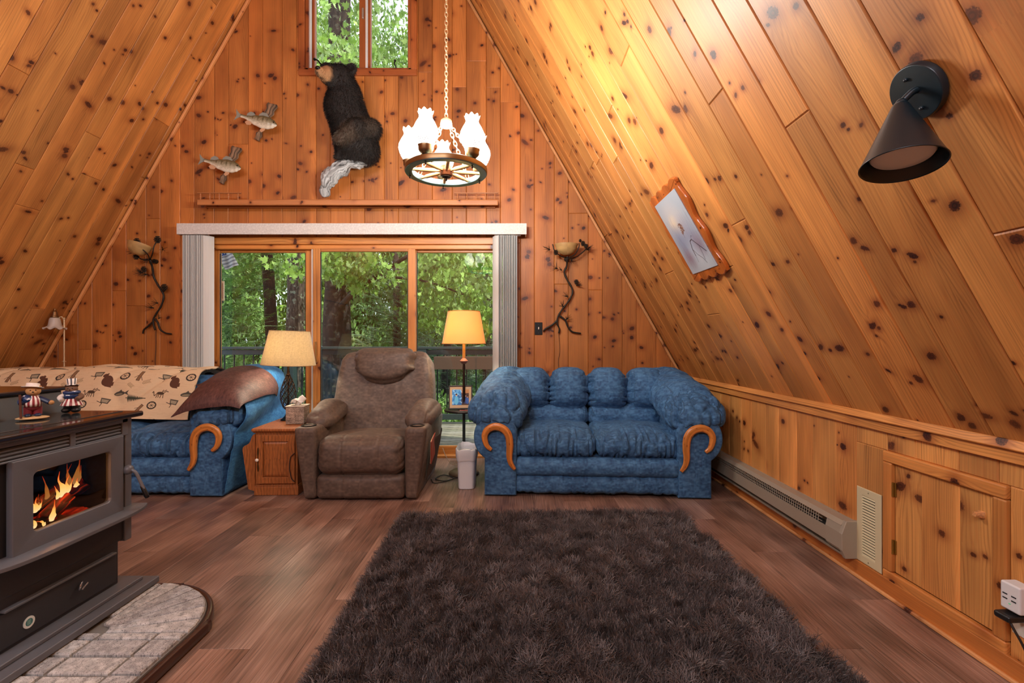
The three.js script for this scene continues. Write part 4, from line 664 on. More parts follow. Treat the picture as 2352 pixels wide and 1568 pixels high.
{
  const t = thing('tissue_box', 'square tissue box cover with tissue sticking out, on the oak cabinet', 'tissue box', [-1.6, 0.473, -3.545], 0.1);
  const m = texData(128, 128, (x, y) => { const k = 0.8 + 0.3 * fbm2(x * 0.03, y * 0.09, 4, 2) + 0.2 * noise2(x * 0.25, y * 0.5, 3); return [186 * k, 166 * k, 146 * k]; });
  part('cover', meterUV(rbox(0.13, 0.13, 0.13, 0.004, [0, 0.066, 0]), 6), std({ map: m, roughness: 0.6 }), t);
  part('top_rim', [rbox(0.136, 0.006, 0.136, 0.002, [0, 0.13, 0])], std({ color: hex('#cabfae'), roughness: 0.6 }), t);
  part('tissue', cloth(18, 18, (u, v) => { const a = u * 6.28, r = 0.012 + 0.05 * v; return [Math.cos(a) * r * (1 + 0.4 * noise2(u * 6, v * 4, 3)), 0.132 + 0.055 * Math.sin(v * 2.3) * (0.8 + 0.6 * noise2(u * 7, v * 3, 5)), Math.sin(a) * r * 0.7]; }, 0.001), std({ color: hex('#efece4'), roughness: 0.9, side: THREE.DoubleSide }), t);
}
{
  const f = thing('photo_frame', 'dark framed photograph standing on the small round tray', 'picture frame', [-0.418, 0.53, -3.85], 0.1); f.rotation.order = 'YXZ'; f.rotation.x = -0.2;
  const w = 0.195, h = 0.195, b = 0.011; const blk = std({ color: hex('#15120f'), roughness: 0.35 });
  part('frame_edge', [rbox(w, b, 0.014, 0.003, [0, b / 2, 0]), rbox(w, b, 0.014, 0.003, [0, h - b / 2, 0]), rbox(b, h, 0.014, 0.003, [-w / 2 + b / 2, h / 2, 0]), rbox(b, h, 0.014, 0.003, [w / 2 - b / 2, h / 2, 0])], blk, f);
  part('mat_board', box(w - 2 * b, h - 2 * b, 0.004, [0, h / 2, 0]), std({ color: hex('#c7ab86'), roughness: 0.8 }), f);
  const pic = texCanvas(256, 256, (g) => {
    g.fillStyle = '#2f8fd8'; g.fillRect(0, 0, 140, 256); g.fillStyle = '#4a2e1e'; g.fillRect(140, 0, 116, 256); g.fillStyle = '#c98a4e'; g.fillRect(140, 0, 116, 60);
    const R = rng(3); for (let i = 0; i < 60; i++) { g.fillStyle = ['#5fb4ee', '#1f6fb8', '#8fd0f4', '#2a86cf'][i % 4]; g.beginPath(); g.ellipse(R() * 140, R() * 256, 8 + R() * 20, 6 + R() * 26, R() * 3, 0, 7); g.fill(); }
    for (const [x, y, s, c, k] of [[65, 90, 1, '#63c3ef', '#d8b59a'], [170, 110, 0.8, '#16243f', '#d6a585'], [205, 100, 0.85, '#23407a', '#e0b494'], [235, 120, 0.75, '#2d62b0', '#d9ab8b']]) { g.fillStyle = c; g.beginPath(); g.ellipse(x, y + 90 * s, 30 * s, 75 * s, 0, 0, 7); g.fill(); g.fillStyle = k; g.beginPath(); g.ellipse(x, y, 15 * s, 19 * s, 0, 0, 7); g.fill(); g.fillStyle = '#2b1c14'; g.beginPath(); g.ellipse(x, y - 10 * s, 16 * s, 12 * s, 0, 0, 7); g.fill(); }
  });
  part('photo', box(0.135, 0.125, 0.002, [0, h / 2, 0.003]), std({ map: pic, roughness: 0.25 }), f);
  part('easel_back', put(rbox(0.05, 0.16, 0.004, 0.001), [0, 0.08, -0.035], [0.42, 0, 0]), blk, f);
  single('red_pen', 'red pen lying on the rim of the round tray', 'pen', put(cyl(0.004, 0.004, 0.11, [0, 0, 0], [0, 0, Math.PI / 2], 10), [0, 0, 0], [0, 0.1, 0]), std({ color: hex('#8c2c22'), roughness: 0.4 }), [-0.36, 0.5355, -3.755]);
}
{
  const b = thing('waste_bin', 'white plastic waste bin with a bag liner, beside the loveseat', 'bin', [-0.335, 0.001, -3.55], 0);
  const sh = (w, d, r) => { const p = []; for (let i = 0; i < 48; i++) { const a = (i / 48) * 6.2832, ca = Math.cos(a), sa = Math.sin(a); p.push([Math.sign(ca) * Math.pow(Math.abs(ca), 0.45) * w, Math.sign(sa) * Math.pow(Math.abs(sa), 0.45) * d]); } return p; };
  const wall = (t0, rows, y) => { const pos = [], idx = []; rows.forEach(([w, d, yy]) => sh(w, d).forEach(([x, z], i) => pos.push(x, yy + (t0 ? t0(i, yy) : 0), z))); for (let j = 0; j + 1 < rows.length; j++) for (let i = 0; i < 48; i++) { const a = j * 48 + i, c = j * 48 + ((i + 1) % 48); idx.push(a, a + 48, c, c, a + 48, c + 48); } const g = new THREE.BufferGeometry(); g.setAttribute('position', new THREE.Float32BufferAttribute(pos, 3)); g.setIndex(idx); g.computeVertexNormals(); return g; };
  part('tub', wall(null, [[0.0, 0, 0], [0.058, 0.09, 0], [0.061, 0.094, 0.006], [0.072, 0.112, 0.27], [0.077, 0.118, 0.276], [0.077, 0.118, 0.284], [0.071, 0.111, 0.284], [0.056, 0.088, 0.01], [0, 0, 0.01]]), std({ color: hex('#d6d8da'), roughness: 0.35, side: THREE.DoubleSide }), b);
  part('bag_liner', wall((i, y) => (y > 0.27 ? 0.012 * noise2(i * 0.7, y * 9, 3) : 0.006 * noise2(i * 0.9, 1, 4)), [[0.0745, 0.1155, 0.21], [0.08, 0.122, 0.25], [0.0815, 0.123, 0.29], [0.072, 0.114, 0.3], [0.068, 0.108, 0.26]]), phy({ color: hex('#e8e9ea'), roughness: 0.3, transmission: 0.3, thickness: 0, side: THREE.DoubleSide }), b, 'thin white bag');
}
const cordMat = std({ color: hex('#2a2622'), roughness: 0.6 });
single('power_cord', 'dark power cord coiled on the floor by the floor lamp base', 'cord', tube([[-0.42, 0.012, -3.74], [-0.52, 0.006, -3.66], [-0.6, 0.006, -3.72], [-0.55, 0.006, -3.82], [-0.46, 0.006, -3.72], [-0.58, 0.006, -3.6], [-0.63, 0.006, -3.7]], 0.0035, 60, 6), cordMat);
single('power_cord', 'pale power cord running from behind the recliner to the floor lamp', 'cord', tube([[-0.6, 0.16, -4.1], [-0.55, 0.1, -4.0], [-0.5, 0.05, -3.98], [-0.42, 0.03, -4.02], [-0.34, 0.006, -4.05]], 0.0032, 40, 6), std({ color: hex('#b9a58a'), roughness: 0.6 }));
single('power_cord', 'black cord looping down the cabinet door beside the recliner arm', 'cord', tube([[-1.52, 0.3, -3.315], [-1.545, 0.27, -3.31], [-1.552, 0.2, -3.31], [-1.54, 0.13, -3.31], [-1.52, 0.1, -3.315]], 0.003, 40, 6), cordMat);
// ---------- on the gable wall ----------
const ironDark = std({ color: hex('#2b2620'), roughness: 0.5, metalness: 0.5 });
{ // long shelf with two little galleries
  const s = thing('display_shelf', 'long narrow wooden shelf with small spindle rails at both ends above the door', 'shelf', [-1.49, 2.335, BACK]);
  const m = std({ map: pineMaps[1], color: new THREE.Color().setRGB(0.72, 0.58, 0.5), roughness: 0.4 }), L = 2.73;
  part('board', put(strip(L, 0.02, 0.13, 0.005, 31), [0, 0.022, 0.066]), m, s);
  part('front_edge', put(strip(L, 0.05, 0.022, 0.009, 32), [0, 0.005, 0.124]), m, s);
  part('cleat', put(strip(L - 0.06, 0.03, 0.03, 0.004, 33), [0, 0.0, 0.017]), m, s);
  for (const x of [-1.17, 1.165]) {
    part('gallery_rail', put(strip(0.4, 0.01, 0.014, 0.003, 34), [x, 0.093, 0.118]), m, s);
    for (let i = 0; i < 5; i++) part('spindle', lathe([[0.004, 0], [0.006, 0.006], [0.003, 0.014], [0.008, 0.028], [0.003, 0.042], [0.006, 0.05], [0.004, 0.056]], 12, [x - 0.17 + i * 0.085, 0.032, 0.118]), m, s);
  }
  const silver = std({ color: hex('#9aa09c'), roughness: 0.35, metalness: 0.8 });
  for (const x of [-0.89, -0.39, 0.47]) part('plate_clip', [rbox(0.014, 0.03, 0.006, 0.002, [x, 0.045, 0.02]), rbox(0.022, 0.006, 0.012, 0.002, [x, 0.034, 0.024])], silver, s);
}
{ // vertical blinds
  const m = texData(128, 64, (x, y) => { const v = 214 + 16 * noise2(x * 0.5, y * 0.9, 2) + 8 * noise2(x * 0.11, y * 0.3, 3); return [v, v, v * 0.985]; });
  const va = thing('blind_valance', 'white fabric-textured valance across the top of the sliding door', 'valance', [-1.487, 2.1, BACK]);
  const vm = std({ map: m, roughness: 0.7 });
  part('face', meterUV(rbox(3.17, 0.1, 0.012, 0.003, [0.035, 0, 0.13]), 6), vm, va); part('end', meterUV(rbox(0.012, 0.1, 0.125, 0.003, [-1.544, 0, 0.0665]), 6), vm, va); part('end', meterUV(rbox(0.012, 0.1, 0.125, 0.003, [1.614, 0, 0.0665]), 6), vm, va);
  part('headrail', rbox(3.05, 0.03, 0.05, 0.004, [0.035, -0.01, 0.085]), whiteVinyl, va); part('top', box(3.15, 0.004, 0.12, [0.035, 0.046, 0.065]), vm, va);
  const vane = new THREE.ExtrudeGeometry(new THREE.Shape([[-0.044, 0], [-0.022, 0.006], [0, 0.008], [0.022, 0.006], [0.044, 0], [0.044, 0.0016], [0.022, 0.0076], [0, 0.0096], [-0.022, 0.0076], [-0.044, 0.0016]].map((p) => new THREE.Vector2(...p))), { depth: 1.98, bevelEnabled: false });
  vane.applyMatrix4(new THREE.Matrix4().makeRotationX(Math.PI / 2)); vane.applyMatrix4(new THREE.Matrix4().makeTranslation(0, 1.98, 0));
  const mats = [hex('#c4c6c4'), hex('#b2b5b4'), hex('#d0d1cd')].map((c) => std({ color: c, roughness: 0.75, side: THREE.DoubleSide }));
  for (const [x0, n, name, ang] of [[-2.985, 11, 'stack of white vertical blind vanes at the left end of the sliding door', 1.42], [-0.13, 11, 'stack of white vertical blind vanes next to the light switch', -1.42]]) {
    const b = thing('vertical_blind', name, 'blind', [x0, 0.065, BACK + 0.085]);
    for (let i = 0; i < n; i++) { const v = part('vane', vane, mats[i % 3], b); v.position.x = i * 0.0165 + 0.004; v.rotation.y = ang + 0.05 * Math.sin(i * 2.1); }
    const flat = part('vane', vane, mats[2], b); flat.position.set(ang > 0 ? n * 0.0165 + 0.026 : -0.02, 0, 0.0); flat.rotation.y = ang > 0 ? 0.75 : -0.9;
    part('carrier_rail', rbox(0.24, 0.012, 0.02, 0.003, [0.09, 1.986, 0]), whiteVinyl, b);
  }
}
{ // light switch
  const s = thing('light_switch', 'dark bronze light switch plate with white toggle on the gable wall', 'switch', [0.248, 1.2, BACK]);
  part('plate', rbox(0.072, 0.117, 0.006, 0.003, [0, 0, 0.003]), std({ color: hex('#1c2226'), roughness: 0.35, metalness: 0.4 }), s); part('toggle', put(rbox(0.009, 0.022, 0.014, 0.002), [0, 0.002, 0.01], [-0.4, 0, 0]), std({ color: hex('#e6e4dc'), roughness: 0.4 }), s);
  part('screw', [cyl(0.003, 0.003, 0.002, [0, 0.04, 0.0065], [Math.PI / 2, 0, 0], 10), cyl(0.003, 0.003, 0.002, [0, -0.04, 0.0065], [Math.PI / 2, 0, 0], 10)], std({ color: hex('#555a5c'), metalness: 0.8, roughness: 0.4 }), s);
}
// pine branch sconces
function needles(R, c, n, len, dir) { const out = []; for (let i = 0; i < n; i++) { const d = V(dir[0] + (R() - 0.5) * 1.5, dir[1] + (R() - 0.5) * 1.5, Math.abs(dir[2] + (R() - 0.2) * 0.7)).normalize(), L = len * (0.6 + 0.5 * R()); const g = cyl(0.0007, 0.0016, L, [0, L / 2, 0], [0, 0, 0], 4); g.applyQuaternion(new THREE.Quaternion().setFromUnitVectors(V(0, 1, 0), d)); g.translate(...c); out.push(g); } return out; }
function cone(R, c, r) { const out = []; for (let k = 0; k < 5; k++) for (let i = 0; i < 7; i++) { const a = (i + k * 0.5) * 0.8976, f = k / 4, rr = r * Math.sin(0.5 + f * 2.2); out.push(put(new THREE.SphereGeometry(r * 0.42, 6, 4), [c[0] + Math.cos(a) * rr * 0.75, c[1] + (f - 0.5) * r * 1.9, c[2] + Math.sin(a) * rr * 0.75], [0.4, a, 0], [1, 0.4, 1])); } return out; }
function branchSconce(x, y, label, flip, points, twigs, cones, legs, bowl) {
  const s = thing('branch_sconce', label, 'wall sconce', [x, y, BACK], 0, 'pine branch wall sconces'), R = rng(flip + 5);
  const up = V(0, 0, 1);
  part('main_branch', ribbon(points, (t) => 0.0095 - 0.002 * t + 0.0012 * Math.sin(t * 60), (t) => 0.009, up, 80, 10), ironDark, s);
  legs.forEach((l) => part('root_branch', ribbon(l, (t) => 0.009 - 0.002 * t, () => 0.008, up, 30, 10), ironDark, s));
  twigs.forEach(([c, d, n, L]) => part('needle_spray', [...needles(R, c, n, L, d), ball(0.007, c, [1, 1, 1], 8)], ironDark, s));
  cones.forEach(([c, r]) => part('pine_cone', cone(R, c, r), std({ color: hex('#33291f'), roughness: 0.6, metalness: 0.2 }), s));
  const g = lathe([[0.008, -0.1], [0.035, -0.097], [0.068, -0.078], [0.092, -0.045], [0.107, 0], [0.102, 0], [0.087, -0.043], [0.064, -0.073], [0.03, -0.091], [0, -0.094]], 48); g.scale(1, 1, 0.8); g.translate(...bowl.p); if (bowl.z) { g.translate(-bowl.p[0], -bowl.p[1], -bowl.p[2]); g.rotateZ(bowl.z); g.rotateX(bowl.x || 0); g.translate(...bowl.p); }
  const al = texData(128, 128, (px, py) => { const k = 0.88 + 0.22 * fbm2(px * 0.03, py * 0.05, 4, 6); return [224 * k, 184 * k, 120 * k]; });
  part('glass_bowl', g, phy({ map: al, roughness: 0.35, transmission: 0.2, thickness: 0, side: THREE.DoubleSide }), s, 'amber marbled glass bowl');
  part('bowl_arm', bowl.arms.map((a) => ribbon(a, () => 0.005, () => 0.005, up, 24, 8)), ironDark, s);
  part('wall_bracket', [cyl(0.02, 0.02, 0.03, [points[0][0], points[0][1], 0.015], [Math.PI / 2, 0, 0], 16), rbox(0.012, 0.012, 0.1, 0.003, [points[0][0], points[0][1] + 0.005, 0.055])], ironDark, s);
  return s;
}
branchSconce(0.475, 1.945, 'pine branch wall sconce with amber bowl above the light switch', 1,
  [[0.03, -0.1, 0.08], [0.03, -0.17, 0.05], [0.01, -0.225, 0.035], [0.04, -0.3, 0.03], [0.08, -0.37, 0.03], [0.085, -0.42, 0.03], [0.05, -0.49, 0.03], [-0.01, -0.57, 0.03], [-0.05, -0.64, 0.03], [-0.055, -0.7, 0.03], [-0.035, -0.75, 0.025], [-0.04, -0.79, 0.02]],
  [[[-0.06, -0.19, 0.04], [-0.8, 0.3, 0.3], 14, 0.07], [[-0.02, -0.205, 0.045], [-0.5, 0.6, 0.4], 10, 0.04], [[0.125, -0.345, 0.04], [0.8, 0.1, 0.4], 18, 0.06], [[0.04, -0.45, 0.04], [-0.8, 0.4, 0.3], 14, 0.06], [[-0.005, -0.54, 0.04], [-0.6, 0.7, 0.3], 14, 0.06], [[0.03, -0.66, 0.035], [0.4, 0.6, 0.4], 16, 0.06], [[0.21, -0.02, 0.07], [0.7, 0.2, 0.5], 26, 0.07], [[-0.13, -0.02, 0.07], [-0.8, 0.1, 0.4], 22, 0.07], [[0.07, -0.115, 0.07], [0.4, -0.5, 0.4], 18, 0.06]],
  [[[-0.075, -0.055, 0.11], 0.02], [[0.175, 0.03, 0.09], 0.02], [[0.2, 0.005, 0.1], 0.018], [[0.12, -0.315, 0.045], 0.02], [[0.155, 0.065, 0.05], 0.013]],
  [[[-0.05, -0.665, 0.03], [-0.1, -0.71, 0.028], [-0.16, -0.745, 0.025], [-0.185, -0.77, 0.02]], [[-0.035, -0.625, 0.03], [0.02, -0.67, 0.03], [0.045, -0.73, 0.028], [0.085, -0.775, 0.025], [0.165, -0.79, 0.02]]],
  { p: [0.02, 0.02, 0.115], arms: [[[0.03, -0.1, 0.08], [-0.03, -0.09, 0.12], [-0.09, -0.05, 0.16], [-0.11, 0.01, 0.16]], [[0.03, -0.1, 0.08], [0.09, -0.08, 0.13], [0.125, -0.02, 0.16], [0.13, 0.02, 0.15]], [[0.03, -0.11, 0.08], [0.11, -0.09, 0.07], [0.18, -0.04, 0.07], [0.21, -0.01, 0.07]]] });
branchSconce(-3.34, 1.965, 'pine branch wall sconce with amber bowl near the tall left-hand slope', 2,
  [[0.02, -0.14, 0.08], [0.02, -0.2, 0.05], [0.02, -0.28, 0.035], [0.05, -0.35, 0.03], [0.1, -0.43, 0.03], [0.11, -0.48, 0.03], [0.085, -0.56, 0.03], [0.04, -0.63, 0.03], [0.015, -0.68, 0.03], [0.015, -0.73, 0.028], [0.025, -0.78, 0.02]],
  [[[-0.08, -0.25, 0.04], [-0.8, 0.2, 0.4], 24, 0.07], [[-0.04, -0.265, 0.045], [-0.5, -0.2, 0.4], 14, 0.06], [[0.12, -0.395, 0.04], [0.3, 0.4, 0.5], 16, 0.05], [[0.12, -0.42, 0.04], [0.8, 0.5, 0.3], 8, 0.06], [[0.06, -0.53, 0.04], [-0.8, 0.5, 0.3], 14, 0.07], [[0.02, -0.575, 0.04], [-0.9, 0.2, 0.3], 14, 0.07], [[0.07, -0.67, 0.035], [0.6, 0.6, 0.4], 12, 0.05], [[-0.11, -0.06, 0.06], [-0.7, 0.1, 0.5], 22, 0.08], [[0.13, -0.04, 0.07], [0.7, -0.3, 0.5], 20, 0.07], [[0.0, -0.13, 0.07], [-0.6, -0.5, 0.4], 20, 0.06]],
  [[[-0.02, 0.01, 0.18], 0.026], [[0.12, 0.04, 0.12], 0.028], [[-0.09, -0.11, 0.1], 0.024], [[0.13, -0.385, 0.05], 0.026], [[-0.06, -0.22, 0.05], 0.024]],
  [[[0.015, -0.7, 0.03], [-0.03, -0.74, 0.028], [-0.075, -0.775, 0.025], [-0.09, -0.81, 0.02]], [[0.02, -0.67, 0.03], [0.055, -0.71, 0.03], [0.075, -0.77, 0.028], [0.12, -0.805, 0.025], [0.175, -0.815, 0.02]]],
  { p: [-0.02, -0.01, 0.14], z: -0.22, x: -0.25, arms: [[[0.02, -0.14, 0.08], [0.06, -0.1, 0.16], [0.02, -0.04, 0.2], [-0.02, 0.0, 0.2]], [[0.02, -0.14, 0.08], [0.09, -0.09, 0.14], [0.11, -0.03, 0.15], [0.12, 0.02, 0.13]], [[0.02, -0.14, 0.08], [-0.06, -0.13, 0.08], [-0.1, -0.1, 0.07]]] });
single('sconce_cord', 'thin cord hanging from the sconce above the light switch down to the loveseat', 'cord', tube([[0.435, 1.15, BACK + 0.012], [0.445, 1.0, BACK + 0.008], [0.432, 0.9, BACK + 0.008], [0.44, 0.78, BACK + 0.008], [0.45, 0.5, BACK + 0.008]], 0.003, 40, 6), std({ color: hex('#6f4a2c'), roughness: 0.6 }));
single('sconce_cord', 'thin cord hanging from the left sconce down behind the long sofa', 'cord', tube([[-3.315, 1.18, BACK + 0.012], [-3.32, 1.0, BACK + 0.008], [-3.325, 0.88, BACK + 0.008], [-3.315, 0.7, BACK + 0.008], [-3.32, 0.5, BACK + 0.008]], 0.003, 40, 6), std({ color: hex('#5a3a26'), roughness: 0.6 }));

// mounted perch on driftwood
const fishMap = texData(256, 256, (x, y) => { // x round the body (0.25 = back), y along from tail to head
  const a = (x / 256) * 6.2832, top = Math.sin(a), t = y / 256, n = fbm2(x * 0.12, y * 0.12, 3, 4); let k = clamp(0.5 + 0.62 * top + 0.25 * n); const bar = Math.pow(clamp(Math.sin(t * 42 + 0.6 * Math.sin(a * 2))), 2) * step01(top, -0.35, 0.25) * step01(t, 0.12, 0.25) * (1 - step01(t, 0.7, 0.8)); k = clamp(k + 0.3 * bar);
  return [lerp(232, 92, k), lerp(226, 88, k), lerp(206, 62, k)].map((c) => c + 12 * (hash(x >> 1, y >> 1, 2) - 0.5)); });
function mountedFish(x, y, tilt, label) {
  const f = thing('mounted_fish', label, 'mounted fish', [x, y, BACK], 0, 'perch mounted on driftwood');
  f.scale.setScalar(1.1); const b = new THREE.Group(); b.name = 'fish'; f.add(b); b.position.z = 0.09; b.rotation.z = tilt;
  const prof = [[0, 0.014], [0.1, 0.013], [0.22, 0.022], [0.4, 0.043], [0.6, 0.054], [0.75, 0.05], [0.88, 0.036], [0.96, 0.018], [1, 0.006]], P = (t) => { let i = 0; while (i < prof.length - 2 && prof[i + 1][0] < t) i++; return lerp(prof[i][1], prof[i + 1][1], sm(clamp((t - prof[i][0]) / (prof[i + 1][0] - prof[i][0])))); };
  const pts = [[-0.15, 0.012, 0.01], [-0.08, 0.006, 0.004], [0, 0, 0], [0.08, -0.004, 0.004], [0.16, -0.008, 0.012]];
  const g = ribbon(pts, (t) => P(t) * 0.5, (t) => P(t), V(0, 1, 0), 60, 24), uv = g.attributes.uv; for (let i = 0; i < uv.count; i++) uv.setXY(i, uv.getX(i), uv.getY(i) / 0.312);
  const skin = phy({ map: fishMap, roughness: 0.3, clearcoat: 0.5, clearcoatRoughness: 0.2 }), fin = std({ color: hex('#8b8f86'), roughness: 0.5, side: THREE.DoubleSide }), finO = std({ color: hex('#c79a76'), roughness: 0.5, side: THREE.DoubleSide });
  const body = part('body', g, skin, b);
  part('eye', ball(0.0065, [0.132, 0.008, 0.022], [1, 1, 0.6], 12), std({ color: hex('#1a1712'), roughness: 0.1 }), body); part('gill_line', tube([[0.085, 0.035, 0.02], [0.078, 0.01, 0.028], [0.084, -0.02, 0.024]], 0.0015, 14, 5), std({ color: hex('#57513c'), roughness: 0.6 }), body);
  const finG = (p, th = 0.003) => put(new THREE.ExtrudeGeometry(new THREE.Shape(p.map((q) => new THREE.Vector2(...q))), { depth: th, bevelEnabled: true, bevelThickness: 0.0008, bevelSize: 0.0008, bevelSegments: 1 }), [0, 0, 0.004]);
  part('tail_fin', finG([[-0.14, 0.02], [-0.17, 0.03], [-0.2, 0.058], [-0.19, 0.02], [-0.186, 0.01], [-0.2, -0.032], [-0.165, -0.002], [-0.14, 0.004]]), fin, b);
  part('dorsal_fin', finG([[-0.01, 0.035], [0.0, 0.058], [0.02, 0.076], [0.055, 0.074], [0.075, 0.052], [0.075, 0.035]]), fin, b); part('dorsal_fin', finG([[-0.105, 0.025], [-0.1, 0.044], [-0.075, 0.062], [-0.05, 0.056], [-0.035, 0.04], [-0.04, 0.03]]), fin, b);
  part('anal_fin', finG([[-0.085, -0.012], [-0.11, -0.03], [-0.09, -0.05], [-0.06, -0.046], [-0.05, -0.026]]), finO, b); part('pelvic_fin', finG([[0.045, -0.04], [0.025, -0.075], [0.04, -0.088], [0.062, -0.07], [0.068, -0.046]]), finO, b);
  const wd = ribbon([[0.085, 0.17, 0.03], [0.06, 0.1, 0.035], [0.02, 0.02, 0.03], [-0.02, -0.07, 0.032], [-0.05, -0.13, 0.028]], (t) => 0.03 + 0.012 * Math.sin(t * 5 + 1.2) + 0.006 * Math.sin(t * 31), (t) => 0.018 + 0.005 * Math.sin(t * 17), V(0, 0, 1), 44, 14);
  { const Q = wd.attributes.position; for (let i = 0; i < Q.count; i++) { const n = 0.012 * fbm3(Q.getX(i) * 34, Q.getY(i) * 14, Q.getZ(i) * 40, 3); Q.setXYZ(i, Q.getX(i) + n, Q.getY(i) + n * 0.6, Q.getZ(i) + n); } wd.computeVertexNormals(); }
  part('driftwood', wd, std({ map: texData(64, 256, (px, py) => { const k = 0.75 + 0.4 * noise2(px * 0.6, py * 0.06, 3) + 0.2 * noise2(px * 0.2, py * 0.02, 4); return [150 * k, 122 * k, 96 * k]; }), roughness: 0.9 }), f);
}
mountedFish(-2.31, 3.09, -0.2, 'mounted perch on driftwood, upper one, closer to the black bear');
mountedFish(-2.64, 2.69, -0.16, 'mounted perch on driftwood, lower one, just above the shelf end');

// black bear half mount on a driftwood limb
{
  const b = thing('mounted_bear', 'black bear mount with tan muzzle climbing a pale driftwood limb', 'taxidermy bear', [-1.449, 3.11, BACK]);
  const H = [-0.1, 0.295, 0.26]; // head
  const f = (x, y, z) => {
    let d = capsule(x, y, z, [-0.05, 0.1, 0.17], [0.05, -0.26, 0.16], 0.155, 0.175);
    d = smin(d, capsule(x, y, z, [-0.03, 0.2, 0.2], [-0.06, 0.05, 0.18], 0.11, 0.145), 0.06);
    d = smin(d, capsule(x, y, z, [-0.01, -0.08, 0.15], [0.02, -0.27, 0.15], 0.14, 0.135), 0.05);
    d = smin(d, capsule(x, y, z, [0.1, -0.3, 0.14], [0.14, -0.32, 0.13], 0.11, 0.1), 0.05);
    d = smin(d, capsule(x, y, z, [H[0] + 0.03, H[1], H[2] - 0.02], [H[0] - 0.03, H[1] - 0.01, H[2] + 0.04], 0.108, 0.086), 0.05);
    d = smin(d, capsule(x, y, z, [H[0] - 0.045, H[1] - 0.035, H[2] + 0.08], [H[0] - 0.075, H[1] - 0.045, H[2] + 0.15], 0.056, 0.042), 0.04);
    for (const [ex, ey, ez] of [[H[0] - 0.095, H[1] + 0.085, H[2] - 0.02], [H[0] + 0.135, H[1] + 0.075, H[2] - 0.01]]) { const e = Math.hypot((x - ex) / 0.048, (y - ey) / 0.052, (z - ez) / 0.024) - 1; const dent = Math.hypot((x - ex) / 0.028, (y - ey) / 0.03, (z - ez - 0.02) / 0.012) - 1; d = smin(d, Math.max(e * 0.025, -dent * 0.012), 0.02); }
    d = smin(d, capsule(x, y, z, [0.19, -0.14, 0.19], [0.1, -0.18, 0.31], 0.09, 0.072), 0.045); // folded foreleg
    d = smin(d, capsule(x, y, z, [0.1, -0.18, 0.31], [-0.03, -0.275, 0.34], 0.07, 0.046), 0.03);
    for (let i = 0; i < 5; i++) { const px = -0.075 + i * 0.02; d = smin(d, capsule(x, y, z, [-0.04 + i * 0.008, -0.28, 0.35], [px, -0.305 - 0.01 * Math.sin(i * 0.8), 0.355 + 0.012 * Math.sin(i * 0.7)], 0.02, 0.0155), 0.012); }
    d = smin(d, capsule(x, y, z, [-0.02, -0.3, 0.2], [-0.075, -0.385, 0.22], 0.06, 0.042), 0.04); // lower paw on the limb
    for (let i = 0; i < 4; i++) d = smin(d, capsule(x, y, z, [-0.085 + i * 0.02, -0.392, 0.235], [-0.1 + i * 0.026, -0.413, 0.25], 0.018, 0.014), 0.012);
    return Math.max(d, -z + 0.002);
  };
  const g = sdfMesh(f, [-0.27, -0.48, 0], [0.3, 0.46, 0.47], 0.0105), P = g.attributes.position, col = new Float32Array(P.count * 3), eyes = [];
  for (let i = 0; i < P.count; i++) {
    const x = P.getX(i), y = P.getY(i), z = P.getZ(i), n = fbm3(x * 30, y * 30, z * 30, 2), mz = Math.hypot((x - H[0] + 0.055) / 0.075, (y - H[1] + 0.035) / 0.062, (z - H[2] - 0.12) / 0.09), tan = 1 - step01(mz + 0.35 * n, 0.75, 1.15), leg = (1 - step01(capsule(x, y, z, [0.17, -0.13, 0.22], [-0.02, -0.25, 0.36], 0.06, 0.06), 0.0, 0.06)) * 0.6;
    let c = [0.012 + 0.008 * n, 0.01 + 0.006 * n, 0.009 + 0.005 * n]; c = c.map((v, k) => lerp(v, [0.1, 0.07, 0.046][k], leg)); c = c.map((v, k) => lerp(v, [0.42, 0.235, 0.11][k], tan)); col.set(c, i * 3);
  }
  g.setAttribute('color', new THREE.BufferAttribute(col, 3));
  part('body', g, std({ vertexColors: true, roughness: 0.8 }), b);
  const nx = H[0] - 0.082, ny = H[1] - 0.03, nz = H[2] + 0.188;
  part('nose', [ball(0.021, [nx, ny, nz], [1.1, 0.8, 0.7], 14)], std({ color: hex('#0e0c0b'), roughness: 0.25 }), b);
  part('mouth_line', tube([[nx - 0.018, ny - 0.045, nz - 0.03], [nx, ny - 0.036, nz - 0.004], [nx + 0.028, ny - 0.044, nz - 0.03]], 0.003, 12, 5), std({ color: hex('#140e0b'), roughness: 0.6 }), b);
  for (const [ex, ey, ez] of [[H[0] - 0.098, H[1] + 0.01, H[2] + 0.085], [H[0] + 0.012, H[1] + 0.018, H[2] + 0.112]]) part('eye', ball(0.0105, [ex, ey, ez], [1, 1, 0.8], 12), std({ color: hex('#2a170a'), roughness: 0.05 }), b);
  // fur
  const R = rng(19), mats = [], cols = [], N = g.attributes.normal, idx = g.index.array, q = new THREE.Quaternion(), hair = new THREE.BufferGeometry(); hair.setAttribute('position', new THREE.Float32BufferAttribute([-0.0011, 0, 0, 0.0011, 0, 0, 0.0007, 0.5, 0.09, -0.0007, 0.5, 0.09, 0, 1, 0.28], 3)); hair.setIndex([0, 1, 2, 0, 2, 3, 3, 2, 4]); hair.computeVertexNormals();
